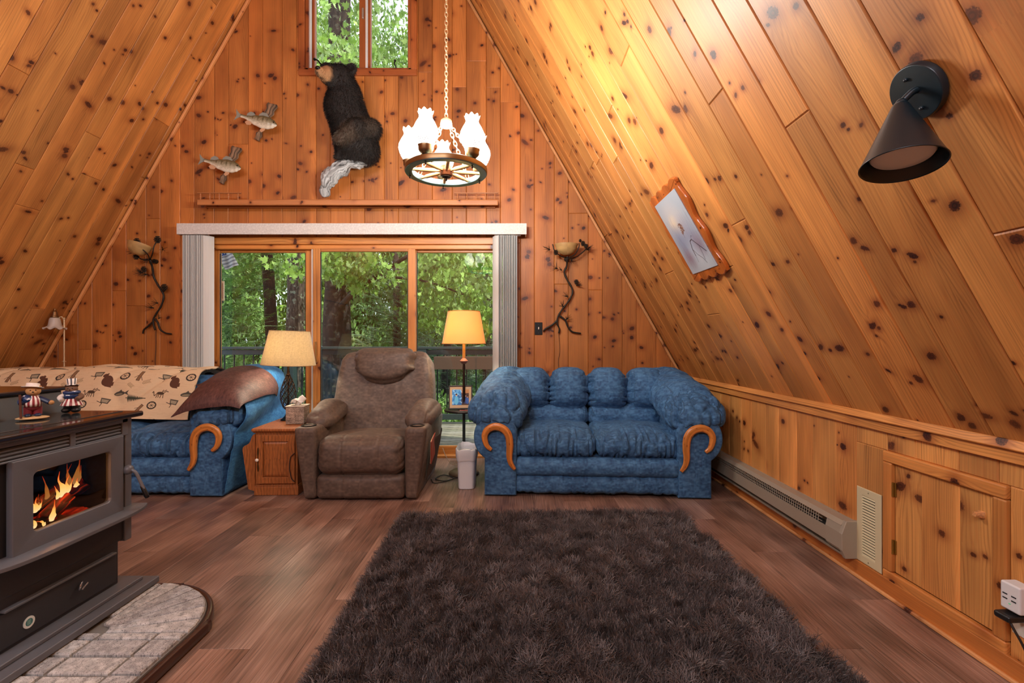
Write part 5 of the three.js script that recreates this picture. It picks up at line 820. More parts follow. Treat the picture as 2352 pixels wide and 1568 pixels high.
  for (let k = 0; k < 26000; k++) {
    const t = Math.floor(R() * (idx.length / 3)) * 3, i = idx[t], n = V(N.getX(i), N.getY(i), N.getZ(i)), p = V(P.getX(i), P.getY(i), P.getZ(i)); if (p.z < 0.01) continue;
    let a = R(), c = R(); if (a + c > 1) { a = 1 - a; c = 1 - c; } const i1 = idx[t + 1], i2 = idx[t + 2]; p.addScaledVector(V(P.getX(i1) - P.getX(i), P.getY(i1) - P.getY(i), P.getZ(i1) - P.getZ(i)), a).addScaledVector(V(P.getX(i2) - P.getX(i), P.getY(i2) - P.getY(i), P.getZ(i2) - P.getZ(i)), c);
    const face = Math.hypot(p.x - H[0] + 0.05, p.y - H[1] + 0.03, p.z - H[2] - 0.1) < 0.1, L = face ? 0.008 : 0.018 + 0.016 * R();
    n.add(V((R() - 0.5) * 0.6, -0.75, (R() - 0.5) * 0.4)).normalize(); q.setFromUnitVectors(V(0, 1, 0), n);
    mats.push(new THREE.Matrix4().compose(p, q, V(1, L, L))); const j = i * 3, br = 0.6 + 0.9 * R() + (R() < 0.06 ? 2.5 : 0); cols.push(new THREE.Color().setRGB(col[j] * br + 0.004, col[j + 1] * br + 0.003, col[j + 2] * br + 0.003));
  }
  instanced('fur', hair, std({ color: 0xffffff, roughness: 0.55, side: THREE.DoubleSide }), mats, cols, b);
  const lm = ribbon([[-0.262, -0.712, 0.1], [-0.235, -0.64, 0.14], [-0.19, -0.565, 0.17], [-0.11, -0.5, 0.19], [-0.01, -0.445, 0.19], [0.08, -0.425, 0.17], [0.13, -0.42, 0.13]], (t) => 0.022 + 0.05 * Math.sin(Math.PI * Math.pow(t, 0.8)) + 0.01 * Math.sin(t * 23), (t) => 0.02 + 0.035 * Math.sin(Math.PI * t) + 0.006 * Math.sin(t * 29 + 1), V(0, 0, 1), 80, 22);
  { const Q = lm.attributes.position; for (let i = 0; i < Q.count; i++) { const x = Q.getX(i), y = Q.getY(i), z = Q.getZ(i), n = 0.02 * fbm3(x * 10 + y * 10, (x - y) * 42, z * 36, 3) + 0.006 * noise3(x * 70, y * 70, z * 70); Q.setXYZ(i, x - n * 0.6, y + n, z + n * 0.8); } lm.computeVertexNormals(); }
  part('driftwood_limb', lm, std({ map: texData(128, 256, (px, py) => { const g1 = noise2(px * 0.35, py * 0.025, 3), g2 = noise2(px * 0.9, py * 0.05, 5), cr = Math.pow(1 - Math.abs(noise2(px * 0.13, py * 0.02, 8)), 14); const k = 0.86 + 0.2 * g1 + 0.1 * g2 - 0.55 * cr; return [196 * k, 204 * k, 206 * k]; }), roughness: 0.85 }), b, 'pale grey weathered limb');
}
// ---------- on the right slope and low wall ----------
{ // cone spotlight on the slope
  const n = V(-0.8703, -0.4926, 0), c = [1.044, 1.723, -1.21];
  const s = thing('cone_sconce', 'black metal cone wall light with round back plate on the right slope', 'wall light', c);
  const m = phy({ color: hex('#12242d'), roughness: 0.34, metalness: 0.1, clearcoat: 0.2, clearcoatRoughness: 0.35 }), q = new THREE.Quaternion().setFromUnitVectors(V(0, 1, 0), n);
  const turn = (g) => { g.applyQuaternion(q); return g; };
  part('back_plate', turn(lathe([[0, 0.001], [0.07, 0.001], [0.071, 0.004], [0.07, 0.018], [0.067, 0.021], [0, 0.022]], 56)), m, s);
  for (const a of [-0.042, 0.04]) { const g = lathe([[0, 0.029], [0.004, 0.028], [0.005, 0.024], [0.004, 0.02]], 12); g.translate(a, 0, 0); part('mounting_nut', turn(g), m, s); }
  const p0 = n.clone().multiplyScalar(0.02), p1 = n.clone().multiplyScalar(0.05);
  part('arm', [tube([p0.clone().add(V(0.004, 0.006, 0.01)), p1.clone().add(V(0.012, 0.012, 0.008)), p1.clone().add(V(-0.008, -0.01, 0))], 0.0085, 20, 12), ball(0.013, [p1.x - 0.008, p1.y - 0.012, 0], [1, 1, 1], 16)], m, s);
  const top = [p1.x - 0.01, p1.y - 0.012, 0.0];
  const cone = part('cone_shade', lathe([[0, 0], [0.014, -0.001], [0.019, -0.008], [0.088, -0.168], [0.09, -0.17], [0.0885, -0.172], [0.0855, -0.168], [0.017, -0.014], [0, -0.012]], 56), m, s); cone.position.set(...top); cone.rotation.set(-0.16, 0, -0.1);
  part('lamp_face', lathe([[0, -0.15], [0.04, -0.1505], [0.062, -0.148], [0.068, -0.14], [0.04, -0.09], [0, -0.09]], 40), std({ color: hex('#dfe3e4'), roughness: 0.5 }), cone, 'white reflector bulb');
}
{ // scalloped painted plaque
  const o = thing('painted_plaque', 'scalloped varnished wood plaque with a misty winter branch painting', 'wall plaque'), cl = Math.hypot(1, SL), b = [-SL / cl, 1 / cl, 0], n = [-1 / cl, -SL / cl, 0], b0 = 1.137, z0 = -2.81;
  frame(o, [KX + 0.005 + b[0] * b0, KY + b[1] * b0, z0], [0, 0, 1], b, n);
  const pts = [], W = 0.225, H = 0.3; const wave = (t, k, amp) => amp * (Math.abs(Math.sin(t * Math.PI * k)) - 0.5);
  for (let i = 0; i <= 40; i++) { const t = i / 40; pts.push([-W + 2 * W * t, -H - wave(t, 4, 0.022) + 0.01]); }
  for (let i = 1; i < 40; i++) { const t = i / 40; pts.push([W + 0.011 * Math.sin(t * Math.PI * 6), -H + 2 * H * t]); }
  for (let i = 0; i <= 40; i++) { const t = i / 40; pts.push([W - 2 * W * t, H + wave(t, 4, 0.022) - 0.01]); }
  for (let i = 1; i < 40; i++) { const t = i / 40; pts.push([-W - 0.011 * Math.sin(t * Math.PI * 6), H - 2 * H * t]); }
  part('board', meterUV(put(new THREE.ExtrudeGeometry(new THREE.Shape(pts.map((p) => new THREE.Vector2(...p))), { depth: 0.014, bevelEnabled: true, bevelThickness: 0.005, bevelSize: 0.005, bevelSegments: 2 }), [0, 0, 0.006])), phy({ map: pineMaps[1], color: new THREE.Color().setRGB(0.7, 0.36, 0.14), roughness: 0.25, clearcoat: 0.7, clearcoatRoughness: 0.15 }), o);
  const pic = texCanvas(512, 704, (g, w, h) => {
    g.fillStyle = '#a9b3bd'; g.fillRect(0, 0, w, h); const R = rng(6);
    const blob = (x, y, r, c, a) => { const gr = g.createRadialGradient(x, y, 0, x, y, r); gr.addColorStop(0, c.replace('A', a)); gr.addColorStop(1, c.replace('A', 0)); g.fillStyle = gr; g.fillRect(x - r, y - r, 2 * r, 2 * r); };
    blob(210, 230, 240, 'rgba(214,202,196,A)', 0.8); blob(180, 240, 110, 'rgba(236,216,180,A)', 0.8); blob(300, 420, 260, 'rgba(128,138,170,A)', 0.7); blob(120, 380, 160, 'rgba(110,130,168,A)', 0.6); blob(330, 600, 240, 'rgba(196,206,214,A)', 0.8); blob(420, 480, 130, 'rgba(120,96,116,A)', 0.6); blob(120, 560, 120, 'rgba(124,92,110,A)', 0.6);
    for (let i = 0; i < 170; i++) { const x = R() < 0.5 ? 300 + R() * 190 : R() * 170, y = 150 + R() * 420; g.strokeStyle = `rgba(${90 + R() * 40},${70 + R() * 40},${90 + R() * 50},${0.15 + R() * 0.25})`; g.lineWidth = 1 + R() * 1.5; g.beginPath(); g.moveTo(x, y + 120); g.quadraticCurveTo(x + (R() - 0.5) * 30, y + 40, x + (R() - 0.5) * 50, y); g.stroke(); }
    g.strokeStyle = '#4a4450'; g.lineCap = 'round'; for (const [lw, p] of [[10, [[470, 560], [380, 470], [330, 420], [290, 430], [255, 500], [250, 560]]], [6, [[255, 500], [300, 560], [350, 600], [380, 650]]], [6, [[400, 500], [390, 560], [380, 620]]], [4, [[330, 420], [350, 390], [370, 400]]], [4, [[250, 560], [240, 620]]]]) { g.lineWidth = lw; g.beginPath(); p.forEach(([x, y], i) => (i ? g.lineTo(x, y) : g.moveTo(x, y))); g.stroke(); }
    for (let i = 0; i < 46; i++) { g.fillStyle = ['#6b4a42', '#8a6a5c', '#5a3a36', '#9b8478'][i % 4]; g.beginPath(); g.ellipse(250 + (R() - 0.5) * 70 + i * 0.6, 300 + (R() - 0.5) * 90, 5 + R() * 12, 3 + R() * 7, R() * 3, 0, 7); g.fill(); }
    g.strokeStyle = '#5a4a4c'; g.lineWidth = 3; g.beginPath(); g.moveTo(245, 330); g.lineTo(240, 380); g.stroke();
  });
  part('painting', rbox(0.355, 0.49, 0.005, 0.002, [0, 0, 0.0275]), std({ map: pic, roughness: 0.35 }), o); const g = o.children[1].geometry, P = g.attributes.position, uv = g.attributes.uv; for (let i = 0; i < P.count; i++) uv.setXY(i, P.getX(i) / 0.355 + 0.5, P.getY(i) / 0.49 + 0.5);
}
{ // electric baseboard heater
  const h = thing('baseboard_heater', 'long grey electric baseboard heater low on the right wall', 'heater', [KX, 0, -3.12], -Math.PI / 2);
  const m = std({ color: hex('#a59d8c'), roughness: 0.45, metalness: 0.15 }), dk = std({ color: hex('#3f3c36'), roughness: 0.6, metalness: 0.3 }), L = 1.82;
  const prof = (pts, len, mat, name) => { const g = new THREE.ExtrudeGeometry(new THREE.Shape(pts.map((p) => new THREE.Vector2(...p))), { depth: len, bevelEnabled: false }); g.rotateY(Math.PI / 2); g.translate(-len / 2, 0, 0); return part(name, meterUV(g), mat, h); };
  // profile in (-z, y): wall at 0
  prof([[0, 0.08], [-0.004, 0.08], [-0.004, 0.245], [0, 0.245]], L, m, 'back_panel');
  prof([[0, 0.238], [-0.05, 0.238], [-0.066, 0.222], [-0.069, 0.225], [-0.052, 0.243], [0, 0.243]], L, m, 'top_cover');
  prof([[-0.064, 0.115], [-0.068, 0.115], [-0.072, 0.185], [-0.068, 0.185]], L, m, 'front_panel');
  prof([[0, 0.08], [-0.055, 0.08], [-0.06, 0.092], [-0.056, 0.092], [-0.052, 0.084], [0, 0.084]], L, m, 'bottom_rail');
  prof([[-0.02, 0.12], [-0.05, 0.12], [-0.05, 0.18], [-0.02, 0.18]], L - 0.1, dk, 'heating_element');
  const wire = []; for (let i = 0; i < 88; i++) wire.push(box(0.004, 0.036, 0.002, [-L / 2 + 0.02 + i * ((L - 0.16) / 88), 0.205, 0.0705], [-0.1, 0, 0])); for (const y of [0.196, 0.213]) wire.push(box(L - 0.14, 0.0022, 0.003, [-0.06, y, 0.0705]));
  part('grille', wire, m, h);
  const capShape = [[0, 0.078], [-0.058, 0.078], [-0.074, 0.115], [-0.076, 0.19], [-0.055, 0.247], [0, 0.247]];
  for (const s of [-1, 1]) { const g = new THREE.ExtrudeGeometry(new THREE.Shape(capShape.map((p) => new THREE.Vector2(...p))), { depth: 0.018, bevelEnabled: true, bevelThickness: 0.002, bevelSize: 0.002, bevelSegments: 1 }); g.rotateY(Math.PI / 2); g.translate(s > 0 ? L / 2 : -L / 2 - 0.018, 0, 0); part('end_cap', meterUV(g), m, h); }
  { const g = new THREE.ExtrudeGeometry(new THREE.Shape([[-0.062, 0.1], [-0.073, 0.115], [-0.074, 0.19], [-0.066, 0.226], [-0.06, 0.226]].map((p) => new THREE.Vector2(...p))), { depth: 0.1, bevelEnabled: false }); g.rotateY(Math.PI / 2); g.translate(L / 2 - 0.1, 0, 0); part('junction_cover', meterUV(g), m, h); }
}
{ // air register
  const r = thing('air_register', 'cream louvred air register between the heater and the small hatch', 'vent', [KX, 0.246, -2.12], -Math.PI / 2);
  const m = std({ color: hex('#cfc8a4'), roughness: 0.45 }), W = 0.14, H = 0.335;
  const pl = new THREE.Shape([[-W / 2, -H / 2], [W / 2, -H / 2], [W / 2, H / 2], [-W / 2, H / 2]].map((p) => new THREE.Vector2(...p))); const op = [[-W / 2 + 0.03, -H / 2 + 0.03], [-W / 2 + 0.03, H / 2 - 0.03], [W / 2 - 0.03, H / 2 - 0.03], [W / 2 - 0.03, -H / 2 + 0.03]]; pl.holes.push(new THREE.Path(op.map((p) => new THREE.Vector2(...p))));
  part('frame_plate', put(new THREE.ExtrudeGeometry(pl, { depth: 0.003, bevelEnabled: true, bevelThickness: 0.002, bevelSize: 0.002, bevelSegments: 1 }), [0, 0, 0.003]), m, r);
  part('duct', box(W - 0.06, H - 0.06, 0.001, [0, 0, 0.0012]), std({ color: hex('#1c1a15'), roughness: 0.9 }), r);
  for (let i = 0; i < 22; i++) part('louvre', put(rbox(W - 0.058, 0.0085, 0.0022, 0.0008), [0, -H / 2 + 0.036 + i * 0.0125, 0.0052], [-0.5, 0, 0]), m, r);
  part('screw', [cyl(0.003, 0.003, 0.003, [0, H / 2 - 0.012, 0.0075], [Math.PI / 2, 0, 0], 10), cyl(0.003, 0.003, 0.003, [0, -H / 2 + 0.012, 0.0075], [Math.PI / 2, 0, 0], 10)], std({ color: hex('#8d8768'), roughness: 0.4, metalness: 0.5 }), r);
}
{ // small hatch door in the low wall
  const d = structure('door_2'); frame(d, [KX, 0, 0], [0, 0, 1], [0, 1, 0], [-1, 0, 0]);
  const [a0, a1, b0, b1] = HATCH, f = 0.046, cas = std({ map: pineMaps[0], color: new THREE.Color().setRGB(0.92, 0.76, 0.46), roughness: 0.42 });
  part('recess', box(a1 - a0, b1 - b0, 0.02, [(a0 + a1) / 2, (b0 + b1) / 2, -0.03]), backMat, d);
  const bar = (x0, x1, y0, y1, s) => { const w = x1 - x0, h = y1 - y0, g = w > h ? strip(w, h, 0.026, 0.007, s) : put(strip(h, w, 0.026, 0.007, s), [0, 0, 0], [0, 0, Math.PI / 2]); part('casing', put(g, [(x0 + x1) / 2, (y0 + y1) / 2, 0.0]), cas, d); };
  bar(a0, a1, b1 - f, b1, 3); bar(a0, a1, b0, b0 + f, 4); bar(a0, a0 + f, b0 + f, b1 - f, 5); bar(a1 - f, a1, b0 + f, b1 - f, 6);
  const R = rng(4), edges = [a0 + f + 0.003, -1.858, -1.7, a1 - f - 0.003];
  for (let i = 0; i < 3; i++) part('board', put(plank([[edges[i], b0 + f + 0.003], [edges[i + 1], b0 + f + 0.003], [edges[i + 1], b1 - f - 0.003], [edges[i], b1 - f - 0.003]], 0.02, 0.002, pineUV(R)(edges[i], edges[i + 1] - edges[i])), [0, 0, -0.004]), pineKnee[(i * 2 + 1) % 6], d);
  const bm = std({ color: hex('#a4823c'), roughness: 0.35, metalness: 0.8 });
  for (const y of [0.46, 0.22]) part('hinge', [cyl(0.0045, 0.0045, 0.06, [a0 + f, y, 0.004], [0, 0, 0], 10), rbox(0.012, 0.058, 0.003, 0.001, [a0 + f + 0.006, y, -0.001])], bm, d, 'brass hinge');
  part('pull_block', put(new THREE.CylinderGeometry(0.009, 0.017, 0.028, 4), [-1.62, 0.49, 0.008], [Math.PI / 2, Math.PI / 4, 0]), trimLight, d, 'small wooden pull');
}
{ // outlet adapter with plug
  const p = thing('plug_adapter', 'white cube outlet adapter on the right low wall', 'adapter', [KX, 0.285, -1.475], -Math.PI / 2);
  part('housing', rbox(0.06, 0.085, 0.05, 0.006, [0, 0, 0.028]), std({ color: hex('#d9dcde'), roughness: 0.35 }), p);
  const slots = []; for (const x of [-0.014, 0.012]) for (const y of [0.006, -0.008]) slots.push(box(0.014, 0.004, 0.001, [x, y, 0.0533]));
  part('port', slots, std({ color: hex('#2e3236'), roughness: 0.6 }), p); part('status_lamp', rbox(0.006, 0.003, 0.001, 0.0004, [0.0, -0.02, 0.0535]), std({ color: hex('#5fc48f'), emissive: hex('#2f9f60'), emissiveIntensity: 0.4 }), p);
  const k = thing('black_plug', 'flat black plug pushed in below the white outlet adapter', 'plug', [KX, 0.225, -1.475], -Math.PI / 2);
  part('plug_body', put(rbox(0.05, 0.022, 0.075, 0.008), [-0.004, 0, 0.04], [0.04, 0, 0]), std({ color: hex('#15171a'), roughness: 0.35 }), k); part('cord_stub', tube([[0, 0, 0.06], [0.02, -0.02, 0.065], [0.04, -0.1, 0.04], [0.05, -0.222, 0.03]], 0.0035, 20, 8), cordMat, k);
  part('outlet_plate', rbox(0.075, 0.12, 0.006, 0.002, [0, -0.01, 0.003]), std({ color: hex('#cfcabd'), roughness: 0.4 }), k);
}
// small brass reading lamp behind the long sofa, in the corner
{
  const l = thing('corner_lamp', 'slender brass floor lamp with ruffled frosted glass shade in the left corner', 'lamp', [-4.03, 0.001, -4.27]);
  part('pole', [cyl(0.0065, 0.0065, 1.27, [0, 0.645, 0], [0, 0, 0], 12), ball(0.011, [0, 1.285, 0], [1, 1, 1], 12), cyl(0.016, 0.016, 0.006, [0, 0.9, 0], [0, 0, 0], 14)], brassPale, l);
  part('foot', lathe([[0, 0], [0.055, 0], [0.056, 0.008], [0.02, 0.02], [0.007, 0.03]], 24), brassPale, l);
  part('swivel_arm', tube([[0, 1.27, 0], [-0.01, 1.3, 0.012], [-0.03, 1.29, 0.02]], 0.005, 14, 8), brassPale, l);
  part('socket', lathe([[0, 0.085], [0.006, 0.083], [0.008, 0.075], [0.005, 0.07], [0.012, 0.062], [0.019, 0.05], [0.022, 0.02], [0.03, 0.012], [0.031, 0], [0, 0]], 24, [-0.055, 1.29, 0.03]), brass, l);
  const g = lathe([[0.03, 0], [0.038, -0.012], [0.043, -0.045], [0.047, -0.072], [0.06, -0.088], [0.082, -0.098], [0.08, -0.101], [0.058, -0.091], [0.044, -0.073], [0.04, -0.045], [0.035, -0.014], [0.028, 0]], 56); { const P = g.attributes.position; for (let i = 0; i < P.count; i++) { const y = P.getY(i), k = clamp((-y - 0.07) / 0.03), a = Math.atan2(P.getZ(i), P.getX(i)); P.setY(i, y + 0.009 * k * Math.cos(a * 8)); } g.computeVertexNormals(); g.translate(-0.055, 1.292, 0.03); }
  part('lamp_shade', g, phy({ color: hex('#e3dcd2'), roughness: 0.4, transmission: 0.35, thickness: 0, side: THREE.DoubleSide }), l, 'frosted ruffled glass');
}
// ---------- stove on its brick hearth ----------
const HY = 0.055; // top of the hearth bricks
{
  const h = thing('hearth_pad', 'rounded hearth pad of pale grey bricks with a wooden rim under the stove', 'hearth', [0, 0.001, 0]);
  const x1 = -1.145, zF = -2.02, zN = -0.45, xL = -2.55, r = 0.34;
  const outline = (off) => { const p = [[xL, -zN], [x1 + off, -zN]], c = [x1 - r, -zF - r]; for (let i = 0; i <= 20; i++) { const a = (i / 20) * (Math.PI / 2); p.push([c[0] + (r + off) * Math.cos(a), c[1] + (r + off) * Math.sin(a)]); } p.push([xL, -zF + off]); return p; }; // in (x, -z)
  const flat = (pts, y0, y1) => { const g = new THREE.ExtrudeGeometry(new THREE.Shape(pts.map((p) => new THREE.Vector2(...p))), { depth: y1 - y0, bevelEnabled: false }); g.rotateX(-Math.PI / 2); g.translate(0, y0, 0); return g; };
  const stone = (seed) => texData(256, 256, (x, y) => { const n = fbm2(x * 0.06, y * 0.06, 4, seed), sp = hash(x >> 1, y >> 1, seed), k = 0.86 + 0.22 * n + (sp < 0.12 ? -0.4 * hash(x >> 1, y >> 1, 9) : 0) + 0.16 * (hash(x, y, 3) - 0.5); return [212 * k, 213 * k, 210 * k]; });
  const stones = [stone(3), stone(8)].map((m, i) => std({ map: m, bumpMap: m, bumpScale: 0.002, roughness: 0.92, color: i ? 0xe8e8ea : 0xffffff }));
  part('mortar_bed', flat(outline(0), 0, HY - 0.011), std({ color: hex('#77756f'), roughness: 0.95 }), h);
  const rim = []; const pr = outline(0.012).slice(1).map(([x, z]) => [x, 0.022, -z]);
  part('wood_rim', ribbon(pr, () => 0.013, () => 0.021, V(0, 1, 0), 120, 12, 3), phy({ color: hex('#3a2116'), roughness: 0.3, clearcoat: 0.3 }), h);
  const R = rng(31), bk = (pts) => { // pts in (x, -z) counter-clockwise
    const o = pts.length ? [hash(Math.round(pts[0][0] * 999), Math.round(pts[0][1] * 999)), 0.3] : [0, 0];
    const g = plank(pts, 0.02, 0.005, (a, b) => [a * 4 + o[0] * 3, b * 4 + o[0] * 5]); g.rotateX(-Math.PI / 2); g.translate(0, HY - 0.002 + 0.004 * R(), 0); part('brick', g, pick(stones, R), h);
  };
  const gp = 0.006, bw = 0.1;
  for (let z = 0.5; z < -zF - r - 0.001; z += 0.0875) { const z1 = Math.min(z + 0.0875, -zF - r); bk([[x1 - bw + gp, z + gp], [x1 - gp, z + gp], [x1 - gp, z1 - gp], [x1 - bw + gp, z1 - gp]]); }
  const cx = x1 - r, cz = -zF - r, n = 6;
  for (let i = 0; i < n; i++) { const a0 = ((i + 0.07) / n) * (Math.PI / 2), a1 = ((i + 0.93) / n) * (Math.PI / 2), P = (a, q) => [cx + Math.cos(a) * q, cz + Math.sin(a) * q], am = (a0 + a1) / 2; bk([P(a0, 0.045), P(a0, r - gp), P(am, r - gp + 0.002), P(a1, r - gp), P(a1, 0.045)]); }
  for (let x = cx; x > -2.4; x -= 0.0875) bk([[x - 0.0875 + gp, -zF - r + 0.1], [x - gp, -zF - r + 0.1], [x - gp, -zF - gp], [x - 0.0875 + gp, -zF - gp]]);
  let row = 0; for (let z = 0.5; z < -zF - r - 0.001; z += 0.0875, row++) { const z1 = Math.min(z + 0.0875, -zF - r); for (let x = x1 - bw - 0 - (row % 2 ? 0.0 : 0); x > -2.4; x -= 0.2) bk([[x - 0.2 + gp, z + gp], [x - gp, z + gp], [x - gp, z1 - gp], [x - 0.2 + gp, z1 - gp]]); }
  for (let x = cx - 0.05; x > -2.4; x -= 0.2) bk([[x - 0.2 + gp, -zF - r + gp], [x - gp, -zF - r + gp], [x - gp, -zF - r + 0.1 - gp], [x - 0.2 + gp, -zF - r + 0.1 - gp]]);
}
{
  const s = thing('stove', 'charcoal cast iron stove with a burning fire behind its glass door', 'stove', [-1.585, HY + 0.004, -1.69], Math.PI / 2), y = (a) => a - HY - 0.004;
  const iron = std({ color: hex('#6a6d73'), roughness: 0.45, metalness: 0.25 }), ironB = std({ color: hex('#3a3b3f'), roughness: 0.5, metalness: 0.35 }), soot = std({ color: hex('#191512'), roughness: 0.9 });
  const gloss = phy({ color: hex('#221a17'), roughness: 0.16, metalness: 0.1, clearcoat: 0.6, clearcoatRoughness: 0.1 });
  const B = (w, y0, y1, z0, z1, r = 0.006, x = 0) => rbox(w, y1 - y0, z1 - z0, r, [x, (y(y0) + y(y1)) / 2, (z0 + z1) / 2]);
  part('base_plate', [B(0.66, 0.06, 0.085, -0.62, 0.085, 0.004), B(0.6, 0.085, 0.1, -0.6, 0.04, 0.004)], iron, s);
  const ped = part('pedestal', [B(0.48, 0.098, 0.275, -0.58, -0.015, 0.006)], ironB, s);
  part('ash_drawer', [B(0.44, 0.112, 0.228, -0.03, -0.009, 0.004)], ironB, ped); part('drawer_lip', B(0.42, 0.23, 0.238, -0.02, 0.004, 0.002), iron, ped);
  part('drawer_latch', [torus(0.014, 0.003, [0.05, y(0.185), 0.004], [0.3, 0.5, 0], 20, 8), rbox(0.03, 0.006, 0.006, 0.002, [0.062, y(0.178), 0.008], [0, 0, 0.5])], std({ color: hex('#a9abb0'), roughness: 0.25, metalness: 0.9 }), ped);
  part('badge', put(new THREE.CylinderGeometry(0.019, 0.019, 0.002, 32), [-0.125, y(0.155), -0.008], [Math.PI / 2, 0, 0]), std({ map: texCanvas(128, 128, (g) => { g.fillStyle = '#dfe6e2'; g.fillRect(0, 0, 128, 128); g.fillStyle = '#2f6f6d'; g.beginPath(); g.arc(64, 64, 40, 0, 7); g.fill(); g.strokeStyle = '#9fc7bd'; g.lineWidth = 5; for (let i = 0; i < 4; i++) { g.beginPath(); g.moveTo(36, 48 + i * 11); g.lineTo(92, 48 + i * 11); g.stroke(); } }), roughness: 0.3 }), ped, 'round maker badge');
  // body shell with an open firebox behind the door
  part('lower_body', B(0.58, 0.265, 0.4, -0.6, -0.012, 0.01), ironB, s);
  const shell = [B(0.14, 0.395, 0.77, -0.6, -0.012, 0.008, -0.22), B(0.1, 0.395, 0.77, -0.6, -0.012, 0.008, 0.24), B(0.36, 0.67, 0.77, -0.6, -0.012, 0.004, 0.02), B(0.58, 0.395, 0.77, -0.6, -0.3, 0.004)];
  part('upper_body', shell, ironB, s);
  part('side_post', B(0.035, 0.26, 0.765, -0.06, -0.004, 0.004, 0.276), iron, s); part('side_post', B(0.035, 0.26, 0.765, -0.06, -0.004, 0.014, -0.276), iron, s);
  part('firebox_lining', [box(0.352, 0.012, 0.29, [0.02, y(0.425), -0.155]), box(0.352, 0.25, 0.01, [0.02, y(0.54), -0.29]), box(0.01, 0.25, 0.28, [-0.15, y(0.54), -0.155]), box(0.01, 0.25, 0.28, [0.19, y(0.54), -0.155]), box(0.35, 0.01, 0.28, [0.02, y(0.665), -0.155])], soot, s);
  const ap = new THREE.Shape(); const lipPts = [[-0.3, 0], [-0.3, 0.035]]; ap.moveTo(-0.3, -0.02); ap.lineTo(-0.3, 0.04); ap.bezierCurveTo(-0.26, 0.075, -0.2, 0.08, -0.12, 0.082); ap.lineTo(0.12, 0.082); ap.bezierCurveTo(0.2, 0.08, 0.26, 0.075, 0.31, 0.045); ap.lineTo(0.31, -0.02); ap.lineTo(-0.3, -0.02);
  { const g = new THREE.ExtrudeGeometry(ap, { depth: 0.008, bevelEnabled: true, bevelThickness: 0.003, bevelSize: 0.003, bevelSegments: 2, curveSegments: 16 }); g.rotateX(Math.PI / 2); g.translate(0, y(0.398), 0); part('ash_lip', smooth(g, 0.5), iron, s); }
  // grille above the door
  part('grille_frame', [B(0.53, 0.748, 0.765, -0.02, 0.004, 0.003), B(0.53, 0.697, 0.704, -0.02, 0.004, 0.003), B(0.02, 0.7, 0.765, -0.02, 0.004, 0.003, -0.255), B(0.03, 0.7, 0.765, -0.02, 0.004, 0.003, 0.25), B(0.022, 0.7, 0.755, -0.02, 0.004, 0.003, 0.02)], iron, s);
  part('grille_back', B(0.52, 0.7, 0.76, -0.03, -0.022, 0.002), soot, s);
  for (const [cx, w] of [[-0.118, 0.255], [0.132, 0.205]]) for (let i = 0; i < 3; i++) part('louvre', put(rbox(w, 0.008, 0.014, 0.0025), [cx, y(0.712 + i * 0.013), -0.006], [0.5, 0, 0]), iron, s);
  // door: frame, glass, hinge side and handle
  const d = new THREE.Group(); d.name = 'door'; s.add(d);
  const fs = new THREE.Shape([[-0.195, 0.4], [0.222, 0.4], [0.222, 0.695], [-0.195, 0.695]].map((p) => new THREE.Vector2(p[0], y(p[1])))), hole = new THREE.Path(), hx0 = -0.139, hx1 = 0.172, hy0 = y(0.449), hy1 = y(0.656), cr = 0.022;
  hole.moveTo(hx0 + cr, hy0); hole.lineTo(hx1 - cr, hy0); hole.absarc(hx1 - cr, hy0 + cr, cr, -Math.PI / 2, 0); hole.lineTo(hx1, hy1 - cr); hole.absarc(hx1 - cr, hy1 - cr, cr, 0, Math.PI / 2); hole.lineTo(hx0 + cr, hy1); hole.absarc(hx0 + cr, hy1 - cr, cr, Math.PI / 2, Math.PI); hole.lineTo(hx0, hy0 + cr); hole.absarc(hx0 + cr, hy0 + cr, cr, Math.PI, Math.PI * 1.5); fs.holes.push(hole);
  part('door_frame', smooth(put(new THREE.ExtrudeGeometry(fs, { depth: 0.012, bevelEnabled: true, bevelThickness: 0.006, bevelSize: 0.006, bevelSegments: 3, curveSegments: 10 }), [0, 0, 0]), 0.5), iron, d);
  part('glass', box(0.325, 0.222, 0.003, [0.0165, (hy0 + hy1) / 2, 0.004]), phy({ color: hex('#d8cfc6'), transmission: 1, thickness: 0, roughness: 0, ior: 1.4 }), d);
  part('handle', [lathe([[0, -0.012], [0.016, -0.01], [0.02, 0], [0.017, 0.012], [0.008, 0.018], [0, 0.018]], 24, [0.243, y(0.558), 0.02], [Math.PI / 2, 0, 0]), tube([[0.243, y(0.558), 0.034], [0.246, y(0.545), 0.05], [0.248, y(0.51), 0.066], [0.25, y(0.455), 0.09]], 0.0062, 24, 10)], iron, d);
  part('handle_grip', put(lathe([[0, 0], [0.007, 0.002], [0.009, 0.01], [0.0075, 0.055], [0, 0.056]], 16), [0.25, y(0.44), 0.0955], [-0.43, 0, 0]), std({ color: hex('#1a1c20'), roughness: 0.3, metalness: 0.5 }), d);
  // top plates
  part('top_plate', [B(0.62, 0.768, 0.79, -0.6, 0.035, 0.008)], gloss, s); part('warming_surface', B(0.56, 0.788, 0.7925, -0.26, -0.03, 0.002), phy({ color: hex('#3b4346'), roughness: 0.14, metalness: 0.4, clearcoat: 0.5 }), s);
  { const g = new THREE.ExtrudeGeometry(new THREE.Shape([[-0.6, 0.79], [-0.262, 0.79], [-0.3, 0.878], [-0.6, 0.878]].map((p) => new THREE.Vector2(p[0], y(p[1])))), { depth: 0.58, bevelEnabled: false }); g.rotateY(-Math.PI / 2); g.translate(0.29, 0, 0); part('hopper', meterUV(g), phy({ color: hex('#4d5a5f'), roughness: 0.22, metalness: 0.5 }), s); }
